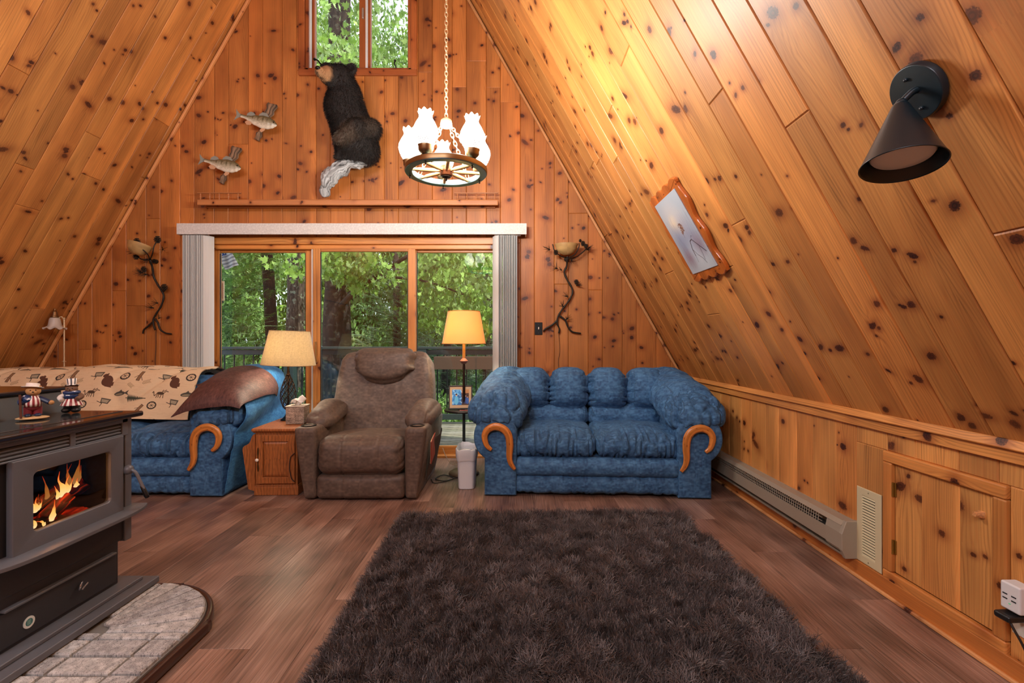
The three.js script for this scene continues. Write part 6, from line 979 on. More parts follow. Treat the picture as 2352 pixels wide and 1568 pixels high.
  part('hopper_lid', B(0.62, 0.876, 0.892, -0.62, -0.285, 0.006), gloss, s);
  // the fire
  const ember = texData(128, 64, (x, yy) => { const n = fbm2(x * 0.11, yy * 0.11, 4, 5), k = clamp(0.35 + 1.4 * n); return [255 * k, 70 * k * k, 18 * k * k * k]; });
  const char = std({ color: hex('#1b110c'), roughness: 0.95, emissive: 0xffffff, emissiveMap: ember, emissiveIntensity: 0.35 }), hot = std({ color: hex('#2a0f08'), roughness: 0.95, emissive: 0xffffff, emissiveMap: ember, emissiveIntensity: 1.6 });
  const lump = (g, a, f) => { const P = g.attributes.position; for (let i = 0; i < P.count; i++) { const n = a * fbm3(P.getX(i) * f, P.getY(i) * f, P.getZ(i) * f, 3); P.setXYZ(i, P.getX(i) + n * 0.5, P.getY(i) + n, P.getZ(i) + n); } g.computeVertexNormals(); return g; };
  part('fire_log', lump(ribbon([[-0.12, y(0.472), -0.09], [-0.02, y(0.497), -0.1], [0.08, y(0.528), -0.11], [0.15, y(0.55), -0.12]], (t) => 0.021, () => 0.021, V(0, 1, 0), 40, 14), 0.016, 40), char, s);
  part('fire_log', lump(ribbon([[0.0, y(0.45), -0.16], [0.06, y(0.475), -0.15], [0.15, y(0.5), -0.12], [0.175, y(0.52), -0.1]], (t) => 0.026, () => 0.026, V(0, 1, 0), 40, 14), 0.02, 36), char, s);
  part('fire_log', lump(ribbon([[-0.02, y(0.455), -0.06], [0.03, y(0.475), -0.07], [0.075, y(0.5), -0.075]], (t) => 0.028, () => 0.026, V(0, 1, 0), 30, 14), 0.02, 36), hot, s);
  part('fire_embers', lump(put(new THREE.SphereGeometry(1, 40, 20), [0.0, y(0.428), -0.09], [0, 0, 0.05], [0.15, 0.03, 0.08]), 0.02, 40), hot, s);
  const fl = texData(8, 128, (x, yy) => { const t = yy / 128; return t < 0.45 ? [255, lerp(236, 205, t / 0.45), lerp(190, 110, t / 0.45)] : [255, lerp(205, 60, (t - 0.45) / 0.55), lerp(110, 8, (t - 0.45) / 0.55)]; });
  const flameM = std({ color: 0x000000, emissive: 0xffffff, emissiveMap: fl, emissiveIntensity: 2.6 }), flameW = std({ color: 0x000000, emissive: new THREE.Color().setRGB(1, 0.62, 0.4), emissiveMap: fl, emissiveIntensity: 0.75 });
  const FR = rng(12);
  const flame = (bx, by, h, lx, w, m, z = -0.07) => { const k = FR() * 6, pts = [[bx, y(by), z], [bx + lx * 0.2 + 0.004 * Math.sin(k), y(by + h * 0.33), z + 0.006], [bx + lx * 0.55 - 0.006 * Math.sin(k), y(by + h * 0.66), z], [bx + lx, y(by + h), z]]; const g = ribbon(pts, (t) => w * Math.pow(1 - t, 0.9) * (0.5 + 0.9 * Math.sin(Math.PI * Math.min(1, t * 1.3 + 0.1)) + 0.18 * Math.sin(t * 17 + k)) + 0.0003, (t) => 0.4 * w * (1 - t) + 0.0003, V(0, 0, 1), 34, 10), uv = g.attributes.uv; for (let i = 0; i < uv.count; i++) uv.setXY(i, uv.getX(i), i < 35 * 11 ? Math.floor(i / 11) / 34.8 : 0.98); part('flame', g, m, s); };
  for (const [bx, by, h, lx, w, z] of [[0.05, 0.51, 0.095, -0.004, 0.011], [0.064, 0.512, 0.07, 0.02, 0.01], [0.038, 0.508, 0.05, -0.012, 0.008], [0.078, 0.518, 0.05, 0.022, 0.006], [-0.06, 0.488, 0.066, -0.012, 0.01], [-0.046, 0.488, 0.05, 0.008, 0.009], [-0.032, 0.492, 0.034, 0.012, 0.006], [-0.026, 0.452, 0.07, 0.012, 0.011, -0.03], [0.108, 0.53, 0.03, 0.01, 0.01], [-0.05, 0.447, 0.022, -0.03, 0.006, -0.03], [-0.085, 0.45, 0.05, -0.026, 0.006, -0.03]]) flame(bx, by, h, lx, w, flameM, z);
  for (const [bx, by, h, lx, w, z] of [[0.02, 0.5, 0.1, -0.018, 0.009, -0.09], [0.085, 0.515, 0.1, 0.03, 0.008, -0.09], [0.1, 0.53, 0.09, -0.004, 0.008, -0.09], [0.128, 0.535, 0.1, 0.022, 0.012, -0.09], [0.142, 0.54, 0.06, 0.012, 0.008, -0.09], [-0.02, 0.49, 0.05, 0.01, 0.007, -0.09]]) flame(bx, by, h, lx, w, flameW, z);
  const fp = new THREE.PointLight(new THREE.Color().setRGB(1, 0.42, 0.12), 0.05); fp.name = 'fire_light'; fp.position.set(0.02, y(0.53), -0.045); fp.castShadow = true; fp.shadow.radius = 1; s.add(fp);
}
// two teddy figurines in patriotic clothes
const stripeTex = texCanvas(64, 64, (g) => { g.fillStyle = '#ece7dc'; g.fillRect(0, 0, 64, 64); g.fillStyle = '#8e2f36'; for (let i = 0; i < 4; i++) g.fillRect(i * 16, 0, 8, 64); });
const starTex = texCanvas(128, 128, (g) => { g.fillStyle = '#1d3763'; g.fillRect(0, 0, 128, 128); g.fillStyle = '#eef0f2'; for (let i = 0; i < 8; i++) { const x = 20 + (i % 3) * 42 + (Math.floor(i / 3) % 2) * 18, yy = 22 + Math.floor(i / 3) * 40; g.beginPath(); for (let k = 0; k < 10; k++) { const a = (k * Math.PI) / 5, r = k % 2 ? 5 : 12; g.lineTo(x + Math.sin(a) * r, yy - Math.cos(a) * r); } g.fill(); } });
const fur1 = std({ color: hex('#b98a55'), roughness: 0.7 }), fur2 = std({ color: hex('#6f4f38'), roughness: 0.7 }), redPaint = std({ color: hex('#7d2a33'), roughness: 0.4 }), navyPaint = std({ color: hex('#1f2f4c'), roughness: 0.4 }), whitePaint = std({ color: hex('#e6e2d8'), roughness: 0.4 }), blackPaint = std({ color: hex('#1b1b1d'), roughness: 0.3 });
const starM = std({ map: starTex, roughness: 0.4 }), stripeM = (() => { const t = stripeTex.clone(); t.repeat.set(3, 1); return std({ map: t, roughness: 0.4 }); })();
const face = (o, p, r, m) => { const hd = part('head', [ball(r, p, [1.05, 0.95, 1]), ball(r * 0.48, [p[0], p[1] - r * 0.25, p[2] + r * 0.82], [1, 0.8, 0.8]), ball(r * 0.34, [p[0] - r * 0.8, p[1] + r * 0.62, p[2]], [1, 1, 0.5], 12), ball(r * 0.34, [p[0] + r * 0.8, p[1] + r * 0.62, p[2]], [1, 1, 0.5], 12)], m, o); part('face_features', [ball(r * 0.14, [p[0], p[1] - r * 0.12, p[2] + r * 1.2], [1.2, 0.8, 0.8], 10), ball(r * 0.1, [p[0] - r * 0.35, p[1] + r * 0.18, p[2] + r * 0.9], [1, 1, 1], 8), ball(r * 0.1, [p[0] + r * 0.35, p[1] + r * 0.18, p[2] + r * 0.9], [1, 1, 1], 8)], blackPaint, hd); return hd; };
{
  const f = thing('bear_figurine', 'teddy figurine in straw boater hat holding a stick, on the stove top', 'figurine', [-1.764, 0.7935, -1.746], 0.75, 'patriotic teddy figurines on the stove');
  part('base', put(new THREE.SphereGeometry(1, 24, 12), [0.0, 0.006, 0], [0, 0, 0], [0.046, 0.0065, 0.036]), std({ color: hex('#c7a574'), roughness: 0.7 }), f);
  part('shoe', ball(0.0105, [-0.012, 0.016, 0.008], [1, 0.75, 1.5], 12), navyPaint, f); part('shoe', ball(0.0105, [0.014, 0.016, 0.004], [1, 0.75, 1.5], 12), navyPaint, f);
  part('trousers', [cyl(0.0125, 0.0125, 0.03, [-0.012, 0.033, 0]), cyl(0.0125, 0.0125, 0.03, [0.013, 0.033, -0.002]), ball(0.024, [0, 0.048, 0], [1, 0.7, 0.85], 14)], redPaint, f);
  part('shirt', lathe([[0.0, 0.045], [0.024, 0.048], [0.026, 0.06], [0.023, 0.075], [0.016, 0.087], [0, 0.09]], 24), stripeM, f); part('vest', put(new THREE.SphereGeometry(1, 18, 14), [-0.014, 0.076, 0.006], [0, 0, 0.2], [0.017, 0.017, 0.021]), starM, f);
  part('arm', ribbon([[0.018, 0.078, 0.0], [0.034, 0.068, 0.012], [0.046, 0.06, 0.02]], () => 0.0085, () => 0.0085, V(0, 1, 0), 14, 10), navyPaint, f); part('paw', ball(0.0085, [0.05, 0.06, 0.022], [1, 1, 1], 12), fur1, f);
  part('arm', ribbon([[-0.02, 0.078, 0.0], [-0.03, 0.07, 0.012], [-0.028, 0.062, 0.022]], () => 0.0085, () => 0.0085, V(0, 1, 0), 14, 10), starM, f);
  part('stick', cyl(0.0036, 0.0036, 0.085, [-0.03, 0.052, 0.025], [0, 0, 0.03], 10), std({ color: hex('#5e3424'), roughness: 0.5 }), f); part('tail', ball(0.009, [-0.018, 0.05, -0.026], [1, 1, 1], 10), fur1, f);
  face(f, [0.002, 0.105, 0.004], 0.02, fur1);
  part('boater_hat', put(lathe([[0, 0.016], [0.018, 0.015], [0.019, 0.012], [0.019, 0.003], [0.03, 0.001], [0.031, -0.001], [0, -0.001]], 28), [0.0, 0.118, 0.0], [-0.15, 0, -0.12]), whitePaint, f);
}
{
  const f = thing('bear_figurine', 'teddy figurine in tall striped hat and striped skirt, nearer the sofa', 'figurine', [-1.785, 0.7935, -1.925], 0.5, 'patriotic teddy figurines on the stove');
  part('shoe', ball(0.015, [-0.014, 0.011, 0.016], [1, 0.72, 1.5], 14), blackPaint, f); part('shoe', ball(0.015, [0.016, 0.011, 0.018], [1, 0.72, 1.5], 14), blackPaint, f);
  part('legs', [cyl(0.012, 0.014, 0.02, [-0.013, 0.022, 0.002]), cyl(0.012, 0.014, 0.02, [0.014, 0.022, 0.002])], std({ color: hex('#4c5058'), roughness: 0.5 }), f);
  part('skirt', lathe([[0, 0.06], [0.02, 0.06], [0.03, 0.042], [0.036, 0.03], [0.034, 0.028], [0, 0.03]], 28), stripeM, f); part('bodice', lathe([[0, 0.052], [0.022, 0.054], [0.026, 0.066], [0.024, 0.076], [0.014, 0.083], [0, 0.084]], 24), starM, f);
  part('arm', ribbon([[0.02, 0.072, 0.002], [0.033, 0.064, 0.012], [0.022, 0.055, 0.028]], () => 0.009, () => 0.009, V(0, 1, 0), 14, 10), fur2, f); part('arm', ribbon([[-0.02, 0.072, 0.002], [-0.034, 0.062, 0.01], [-0.024, 0.052, 0.026]], () => 0.009, () => 0.009, V(0, 1, 0), 14, 10), whitePaint, f);
  part('bandana', put(torus(0.02, 0.008, [0, 0, 0], [Math.PI / 2, 0, 0], 24, 10), [0, 0.08, 0.002]), starM, f);
  face(f, [0, 0.095, 0.005], 0.019, fur2);
  const st = stripeTex.clone(); st.repeat.set(3, 1); part('striped_hat', put(lathe([[0, 0.028], [0.017, 0.028], [0.0145, 0.006], [0.0145, 0.003], [0.024, 0.002], [0.024, 0], [0, 0]], 26), [0, 0.108, 0.002], [-0.1, 0, 0.05]), std({ map: texCanvas(64, 16, (g) => { g.fillStyle = '#ece8de'; g.fillRect(0, 0, 64, 16); g.fillStyle = '#333842'; for (let i = 0; i < 8; i++) g.fillRect(i * 8, 0, 3, 16); }), roughness: 0.5 }), f);
}
// ---------- shaggy rug ----------
{
  const r = thing('shag_rug', 'dark brown shaggy rug in the middle of the floor', 'rug', [0.215, 0.002, -1.72]); r.rotation.y = 0.022;
  const W = 1.7, L = 2.36;
  part('backing', meterUV(rbox(W - 0.04, 0.012, L - 0.04, 0.005, [0, 0.006, 0])), std({ color: hex('#1a1412'), roughness: 1 }), r);
  const R = rng(77), blades = [];
  for (let k = 0; k < 11; k++) { // one tuft: a few fine curved strands
    const a = R() * 6.28, sp = 0.4 + R() * 1.3, bx = (R() - 0.5) * 0.016, bz = (R() - 0.5) * 0.016, w = 0.0009 + R() * 0.0009, pos = [], idx = [], dx = Math.cos(a), dz = Math.sin(a), n = 5;
    for (let i = 0; i <= n; i++) { const t = i / n, out = 0.55 * sp * t * t, x = bx + dx * out * 0.045 + 0.005 * Math.sin(t * 6 + k), y = 0.05 * (t - 0.28 * sp * t * t), z = bz + dz * out * 0.045 + 0.005 * Math.sin(t * 5.3 + k * 2.1) * t, ww = w * (1 - 0.75 * t * t); pos.push(x - dz * ww, y, z + dx * ww, x + dz * ww, y, z - dx * ww); if (i < n) idx.push(i * 2, i * 2 + 1, i * 2 + 2, i * 2 + 1, i * 2 + 3, i * 2 + 2); }
    const g = new THREE.BufferGeometry(); g.setAttribute('position', new THREE.Float32BufferAttribute(pos, 3)); g.setIndex(idx); g.computeVertexNormals(); blades.push(g.toNonIndexed());
  }
  const tuft = mergeGeometries(blades), mats = [], cols = [], q = new THREE.Quaternion(), up = V(0, 1, 0);
  const step = 0.0085;
  for (let z = -L / 2 + 0.01; z < L / 2 - 0.01; z += step) for (let x = -W / 2 + 0.01; x < W / 2 - 0.01; x += step) {
    const px = x + (R() - 0.5) * step * 1.4, pz = z + (R() - 0.5) * step * 1.4;
    if (pz > 0.95) continue; // out of sight below the frame
    // locks of pile: tufts of one lock lean the same way and gather towards its middle
    const cs = 0.055, gx = Math.floor(px / cs), gz = Math.floor(pz / cs); let best = 9, bx = 0, bz = 0, id = [0, 0];
    for (let i = -1; i <= 1; i++) for (let j = -1; j <= 1; j++) { const qx = (gx + i + hash(gx + i, gz + j, 1)) * cs, qz = (gz + j + hash(gx + i, gz + j, 2)) * cs, dd = Math.hypot(px - qx, pz - qz); if (dd < best) { best = dd; bx = qx; bz = qz; id = [gx + i, gz + j]; } }
    const a = 7 * fbm2(bx * 2.6, bz * 2.6, 2, 2) + 2.4 * (hash(id[0], id[1], 5) - 0.5) + 1.2, lean = 0.4 + 2.2 * hash(id[0], id[1], 6), pull = 13, d = V(Math.cos(a) * lean + (bx - px) * pull, 1, Math.sin(a) * lean + (bz - pz) * pull).normalize();
    q.setFromUnitVectors(up, d).multiply(new THREE.Quaternion().setFromAxisAngle(up, R() * 6.28));
    const edge = Math.min(W / 2 - Math.abs(px), L / 2 - Math.abs(pz)), s = (1.0 + 0.5 * R()) * (edge < 0.03 ? 0.85 : 1);
    mats.push(new THREE.Matrix4().compose(V(px, 0.008, pz), q, V(s, s, s))); const k = (0.55 + 0.9 * R()), w = R() < 0.012 ? 2.2 : 1; cols.push(new THREE.Color().setRGB(0.12 * k * w, 0.103 * k * w, 0.1 * k * w));
  }
  instanced('pile', tuft, std({ color: 0xffffff, roughness: 0.5, side: THREE.DoubleSide }), mats, cols, r);
}
// ---------- deck, garden and woods outside the glass ----------
const DY = -0.07;
{
  const d = structure('floor_deck'); const tx = texData(256, 128, (x, y) => { const k = 0.82 + 0.22 * noise2(x * 0.05, y * 0.5, 3) + 0.14 * noise2(x * 0.2, y * 1.1, 5); return [134 * k, 132 * k, 118 * k]; });
  const ms = [0xffffff, 0xdcdfd2, 0xeae6da].map((c) => std({ map: tx, color: c, roughness: 0.85 })), g = meterUV(rbox(7.6, 0.028, 0.138, 0.004));
  for (let i = 0; i < 15; i++) { const m = part('deck_board', g, ms[i % 3], d); m.position.set(-1.4, DY - 0.014, -4.7 - i * 0.145); }
  part('joist_frame', [box(7.5, 0.16, 0.05, [-1.4, DY - 0.11, -4.68]), box(7.5, 0.16, 0.05, [-1.4, DY - 0.11, -6.76]), box(0.05, 0.16, 2.1, [-5.1, DY - 0.11, -5.72]), box(0.05, 0.16, 2.1, [2.3, DY - 0.11, -5.72]), box(0.14, 0.8, 0.14, [-5, DY - 0.5, -6.6]), box(0.14, 0.8, 0.14, [2.1, DY - 0.5, -6.6]), box(0.14, 0.8, 0.14, [-1.5, DY - 0.5, -6.6])], std({ color: hex('#4a4437'), roughness: 0.9 }), d);
}
{
  const r = thing('deck_railing', 'dark green deck railing with slim black balusters outside the sliding door', 'railing', [0, DY, -6.62]);
  const m = std({ color: hex('#22302e'), roughness: 0.5 }), blk = std({ color: hex('#17191a'), roughness: 0.4, metalness: 0.4 });
  part('top_rail', [rbox(7.4, 0.035, 0.14, 0.006, [-1.4, 1.06, 0]), rbox(7.4, 0.07, 0.04, 0.004, [-1.4, 1.0, 0])], m, r); part('bottom_rail', rbox(7.4, 0.08, 0.045, 0.005, [-1.4, 0.1, 0]), m, r);
  for (const x of [-4.95, -3.09, -1.25, 0.6, 2.15]) part('post', rbox(0.13, 1.06, 0.13, 0.006, [x, 0.53, 0]), m, r);
  const b = cyl(0.0095, 0.0095, 0.86, [0, 0, 0], [0, 0, 0], 10); for (let x = -4.82; x < 2.1; x += 0.135) { const k = part('baluster', b, blk, r); k.position.set(x, 0.55, 0.0); }
}
{
  const p = thing('planter_box', 'weathered wooden planter box hanging on the inside of the deck railing', 'planter', [-0.62, DY + 0.86, -6.46]);
  const m = std({ color: hex('#4a3627'), roughness: 0.85 }); part('front_board', rbox(0.86, 0.17, 0.02, 0.003, [0, 0, 0.09]), m, p); part('back_board', rbox(0.86, 0.17, 0.02, 0.003, [0, 0, -0.07]), m, p); part('end_board', rbox(0.02, 0.17, 0.14, 0.003, [-0.42, 0, 0.01]), m, p); part('end_board', rbox(0.02, 0.17, 0.14, 0.003, [0.42, 0, 0.01]), m, p); part('soil', box(0.82, 0.02, 0.14, [0, 0.05, 0.01]), std({ color: hex('#2a1f16'), roughness: 1 }), p); part('bracket', [rbox(0.02, 0.2, 0.03, 0.003, [-0.3, 0.0, -0.085]), rbox(0.02, 0.2, 0.03, 0.003, [0.3, 0.0, -0.085])], m, p);
}
{
  const f = thing('small_flag', 'small striped flag with blue starred corner hanging outside the door', 'flag', [-3.36, 2.17, -5.5], 0.25);
  const t = texCanvas(128, 192, (g) => { g.fillStyle = '#e6e4df'; g.fillRect(0, 0, 128, 192); g.fillStyle = '#9a9aa0'; for (let i = 0; i < 6; i++) g.fillRect(0, 16 + i * 30, 128, 13); g.fillStyle = '#2b4f94'; g.fillRect(0, 0, 70, 70); g.fillStyle = '#fff'; for (let i = 0; i < 9; i++) { g.beginPath(); g.arc(14 + (i % 3) * 21, 14 + Math.floor(i / 3) * 21, 4, 0, 7); g.fill(); } });
  part('cloth', put(cloth(12, 16, (u, v) => [0.15 * (u - 0.5), -0.25 * v, 0.015 * Math.sin(u * 7 + v * 3)], 0.002, [1, -1]), [0, 0, 0], [0, 0, 0.42]), std({ map: t, roughness: 0.8, side: THREE.DoubleSide }), f); part('staff', tube([[0.12, -0.1, 0.86], [0.05, -0.03, 0.4], [-0.07, 0.04, 0.0], [-0.1, 0.05, -0.06]], 0.006, 20, 8), std({ color: hex('#c9b48a'), roughness: 0.6 }), f);
  part('wall_bracket', rbox(0.05, 0.09, 0.06, 0.005, [0.125, -0.1, 0.87]), ironDark, f);
  const th = thing('thermometer', 'narrow cream thermometer strip fixed outside the left glass panel', 'thermometer', [-2.78, 1.565, -4.56]);
  part('strip', rbox(0.034, 0.19, 0.008, 0.004), std({ color: hex('#ddd3b4'), roughness: 0.5 }), th); part('tube', cyl(0.002, 0.002, 0.15, [0, 0.0, 0.0055], [0, 0, 0], 8), std({ color: hex('#8a3a30'), roughness: 0.3 }), th); const ticks = []; for (let i = 0; i < 14; i++) ticks.push(box(0.009, 0.0012, 0.001, [i % 2 ? 0.01 : -0.01, -0.07 + i * 0.0105, 0.0045])); part('scale', ticks, std({ color: hex('#4b4436'), roughness: 0.6 }), th); part('bracket', rbox(0.012, 0.02, 0.03, 0.003, [0, -0.105, 0.008]), ironDark, th);
}
// ground
const GY = -0.75;
{
  const t = texData(512, 512, (x, y) => { const n = fbm2(x * 0.02, y * 0.02, 4, 4), f = hash(x, y, 3), k = 0.7 + 0.5 * f + 0.3 * n; return [92 * k, 124 * k, 44 * k]; }); t.repeat.set(14, 14);
  const g = new THREE.PlaneGeometry(70, 60, 80, 70); g.rotateX(-Math.PI / 2); const P = g.attributes.position; for (let i = 0; i < P.count; i++) P.setY(i, 0.25 * fbm2(P.getX(i) * 0.15, P.getZ(i) * 0.15, 3, 2) + 0.02 * Math.max(0, -P.getZ(i))); g.computeVertexNormals();
  const m = structure('ground_lawn', new THREE.Mesh(g, std({ map: t, roughness: 1 }))); m.position.set(-3, GY, -36.5); m.receiveShadow = true;
}
// leaves: one spray is a few flat leaves with real outlines
function leafOutline(kind) {
  if (kind === 'maple') return [[0, -0.1], [0.16, 0.0], [0.42, -0.06], [0.34, 0.12], [0.55, 0.38], [0.28, 0.36], [0.2, 0.46], [0.22, 0.7], [0.08, 0.62], [0, 1.0], [-0.08, 0.62], [-0.22, 0.7], [-0.2, 0.46], [-0.28, 0.36], [-0.55, 0.38], [-0.34, 0.12], [-0.42, -0.06], [-0.16, 0.0]];
  return [[0, -0.5], [0.2, -0.2], [0.24, 0.1], [0.12, 0.4], [0, 0.6], [-0.12, 0.4], [-0.24, 0.1], [-0.2, -0.2]];
}
function spray(kind, n, spread, seed) {
  const R = rng(seed), out = [], sh = new THREE.ShapeGeometry(new THREE.Shape(leafOutline(kind).map((p) => new THREE.Vector2(...p))), 1);
  for (let i = 0; i < n; i++) { const g = sh.toNonIndexed(), P = g.attributes.position; for (let k = 0; k < P.count; k++) P.setZ(k, -0.25 * P.getX(k) * P.getX(k) - 0.1 * P.getY(k) * P.getY(k)); g.applyMatrix4(M4([(R() - 0.5) * spread, (R() - 0.5) * spread * 0.7, (R() - 0.5) * spread], [-0.6 + (R() - 0.5) * 1.6, R() * 6.28, (R() - 0.5) * 1.6], [0.8 + 0.4 * R(), 0.8 + 0.4 * R(), 1])); g.computeVertexNormals(); out.push(g); }
  return mergeGeometries(out);
}
function needleSpray() { // a flat drooping hemlock twig: side twigs left and right
  const pos = [], tri = (a, b, c) => pos.push(...a, ...b, ...c);
  for (let i = 0; i < 7; i++) { const y = i / 7, L = 0.42 * (1 - y * 0.75), w = 0.045; for (const s of [-1, 1]) { tri([0, y - w, -0.2 * y * y], [0, y + w, -0.2 * y * y], [s * L, y + 0.22, -0.2 * y * y - 0.14 * L]); } }
  tri([-0.02, 0, 0], [0.02, 0, 0], [0, 1.1, -0.26]);
  const g = new THREE.BufferGeometry(); g.setAttribute('position', new THREE.Float32BufferAttribute(pos, 3)); g.computeVertexNormals(); g.setAttribute('uv', new THREE.Float32BufferAttribute(new Float32Array((pos.length / 3) * 2), 2)); return g;
}
const leafMat = phy({ color: 0xffffff, roughness: 0.75, transmission: 0.5, thickness: 0, side: THREE.DoubleSide });
const needleMat = phy({ color: 0xffffff, roughness: 0.8, transmission: 0.3, thickness: 0, side: THREE.DoubleSide });
const SPR = { maple: spray('maple', 4, 1.6, 3), broad: spray('broad', 9, 3.2, 5), hemlock: needleSpray() };
const barkMap = texData(128, 256, (x, y) => { const n = noise2(x * 0.22, y * 0.05, 3), m = fbm2(x * 0.06, y * 0.06, 3, 7), k = 0.62 + 0.34 * n + 0.25 * noise2(x * 0.6, y * 0.14, 4), li = step01(m, 0.18, 0.32) * 0.7; return [lerp(86 * k, 128, li), lerp(74 * k, 138, li), lerp(62 * k, 116, li)]; }); barkMap.repeat.set(2, 1);
const bark = [0xffffff, 0xb8aea6, 0x8c8480].map((c) => std({ map: barkMap, color: c, roughness: 0.95 }));
function barkTube(pts, r0, r1, seg = 24, rad = 12) { const g = ribbon(pts, (t) => lerp(r0, r1, t), (t) => lerp(r0, r1, t), V(0.3, 0.1, 1), seg, rad), P = g.attributes.position; for (let i = 0; i < P.count; i++) { const n = r0 * 0.3 * fbm3(P.getX(i) * 4 / (r0 + 0.1), P.getY(i) * 1.5, P.getZ(i) * 4 / (r0 + 0.1), 2); P.setX(i, P.getX(i) + n); P.setZ(i, P.getZ(i) + n); } g.computeVertexNormals(); return g; }
// crown: list of ellipsoids [x, y, z, rx, ry, rz, how many sprays]
function tree(name, label, cat, [x, z], trunk, crown, kind, size, cols, seed, bk = 0, branches = []) {
  const t = thing(name, label, cat, [x, GY + 0.1, z], 0, 'trees beyond the deck'), R = rng(seed);
  if (trunk) part('trunk', barkTube(trunk.p, trunk.r0, trunk.r1, 30, 14), bark[bk], t);
  branches.forEach((b) => part('branch', barkTube(b.p, b.r0, b.r1, 16, 8), bark[bk], t));
  const mats = [], cc = [], q = new THREE.Quaternion(), q2 = new THREE.Quaternion();
  for (const [cx, cy, cz, rx, ry, rz, n] of crown) for (let i = 0; i < n; i++) {
    let a, b, c; do { a = R() * 2 - 1; b = R() * 2 - 1; c = R() * 2 - 1; } while (a * a + b * b + c * c > 1);
    const clump = fbm3((cx + a * rx) * 1.3 + seed, (cy + b * ry) * 1.8, (cz + c * rz) * 1.3, 2); if (clump < -0.12 && R() < 0.8) continue;
    const s = size * (0.7 + 0.6 * R());
    if (kind === 'hemlock') { const out = Math.atan2(c, a) + (R() - 0.5) * 1.2; q.setFromEuler(new THREE.Euler(-1.75 + (R() - 0.5) * 0.6, 0, 0)); q2.setFromAxisAngle(V(0, 1, 0), -out - Math.PI / 2 + Math.PI); q.premultiply(q2); }
    else q.setFromEuler(new THREE.Euler((R() - 0.5) * 0.9, R() * 6.28, (R() - 0.5) * 0.9));
    mats.push(new THREE.Matrix4().compose(V(cx + a * rx, cy + b * ry, cz + c * rz), q, V(s, s, s)));
    const k = 0.65 + 0.7 * R(), w = R(); cc.push(new THREE.Color().setRGB(lerp(cols[0][0], cols[1][0], w) * k, lerp(cols[0][1], cols[1][1], w) * k, lerp(cols[0][2], cols[1][2], w) * k));
  }
  instanced('foliage', SPR[kind], kind === 'hemlock' ? needleMat : leafMat, mats, cc, t);
  return t;
}
const LIME = [[0.15, 0.3, 0.03], [0.27, 0.44, 0.06]], MID = [[0.1, 0.22, 0.03], [0.2, 0.36, 0.06]], DEEP = [[0.05, 0.13, 0.03], [0.11, 0.22, 0.06]], BLUE = [[0.07, 0.16, 0.08], [0.16, 0.28, 0.14]];
const up = (h, lx = 0, lz = 0, b = 0.1) => [[0, -0.3, 0], [lx * 0.2 + b * 0.5, h * 0.3, lz * 0.3], [lx * 0.55 - b * 0.4, h * 0.6, lz * 0.6], [lx, h, lz]];
tree('maple_tree', 'large dark maple trunk with bright leaves seen through the middle glass panel', 'tree', [-3.36, -9.0], { p: up(11, 0.15, 0, 0.05), r0: 0.27, r1: 0.17 }, [[1.2, 3.3, 0.8, 1.5, 0.75, 0.8, 520], [2.4, 2.7, 0.5, 1.1, 0.8, 0.8, 430], [0.2, 3.0, 1.0, 0.9, 0.3, 0.5, 130], [2.9, 2.2, 0.3, 0.8, 0.5, 0.6, 190], [0.5, 9, 0, 2.2, 1.8, 2, 500], [0.6, 6.4, 1.2, 1.1, 0.9, 0.5, 260]], 'maple', 0.105, LIME, 5, 2, [{ p: [[0.05, 2.3, 0.1], [0.7, 2.75, 0.5], [1.5, 3.2, 0.7], [2.4, 3.7, 0.7]], r0: 0.06, r1: 0.02 }, { p: [[0.9, 2.9, 0.5], [1.8, 2.8, 0.6], [2.7, 2.5, 0.4]], r0: 0.03, r1: 0.01 }]);
tree('maple_tree', 'maple with mossy bark just beside a thinner leaning trunk', 'tree', [-4.72, -10.2], { p: up(11, 0.1, 0, 0.12), r0: 0.2, r1: 0.13 }, [[-0.4, 9.5, 0, 2.4, 1.8, 2, 500], [0.9, 2.4, 0.2, 0.5, 0.9, 0.6, 90]], 'maple', 0.12, LIME, 15, 0);
tree('maple_tree', 'thinner dark maple trunk leaning away to the upper left', 'tree', [-5.3, -10.6], { p: up(10, -0.75, 0, 0.05), r0: 0.14, r1: 0.09 }, [[-1.2, 8.5, 0, 1.8, 1.5, 1.8, 380]], 'maple', 0.12, MID, 25, 2);
tree('hemlock_tree', 'drooping green hemlock filling the far left glass panel', 'tree', [-7.1, -11.2], { p: up(9, 0, 0, 0.04), r0: 0.13, r1: 0.05 }, [[0.5, 3.2, 0.8, 1.9, 0.9, 1.4, 900], [0.3, 1.9, 1.0, 2.1, 0.8, 1.5, 900], [0.2, 0.7, 1.0, 2.3, 0.6, 1.5, 600], [0.3, 4.6, 0.6, 1.7, 0.8, 1.3, 600], [0, 6.6, 0, 1.5, 1.4, 1.2, 500]], 'hemlock', 0.34, MID, 35, 1);
tree('hemlock_tree', 'blue-green hemlock behind the amber floor lamp', 'tree', [-0.6, -11.5], { p: up(9, 0, 0, 0.04), r0: 0.12, r1: 0.05 }, [[-0.2, 1.6, 1.0, 1.5, 0.9, 1.0, 700], [-0.3, 2.6, 0.7, 1.3, 0.7, 0.9, 500], [-0.2, 0.5, 1.1, 1.6, 0.6, 1.0, 500], [0.3, 3.9, 0.3, 1.3, 0.8, 1.0, 400]], 'hemlock', 0.32, BLUE, 45, 1);
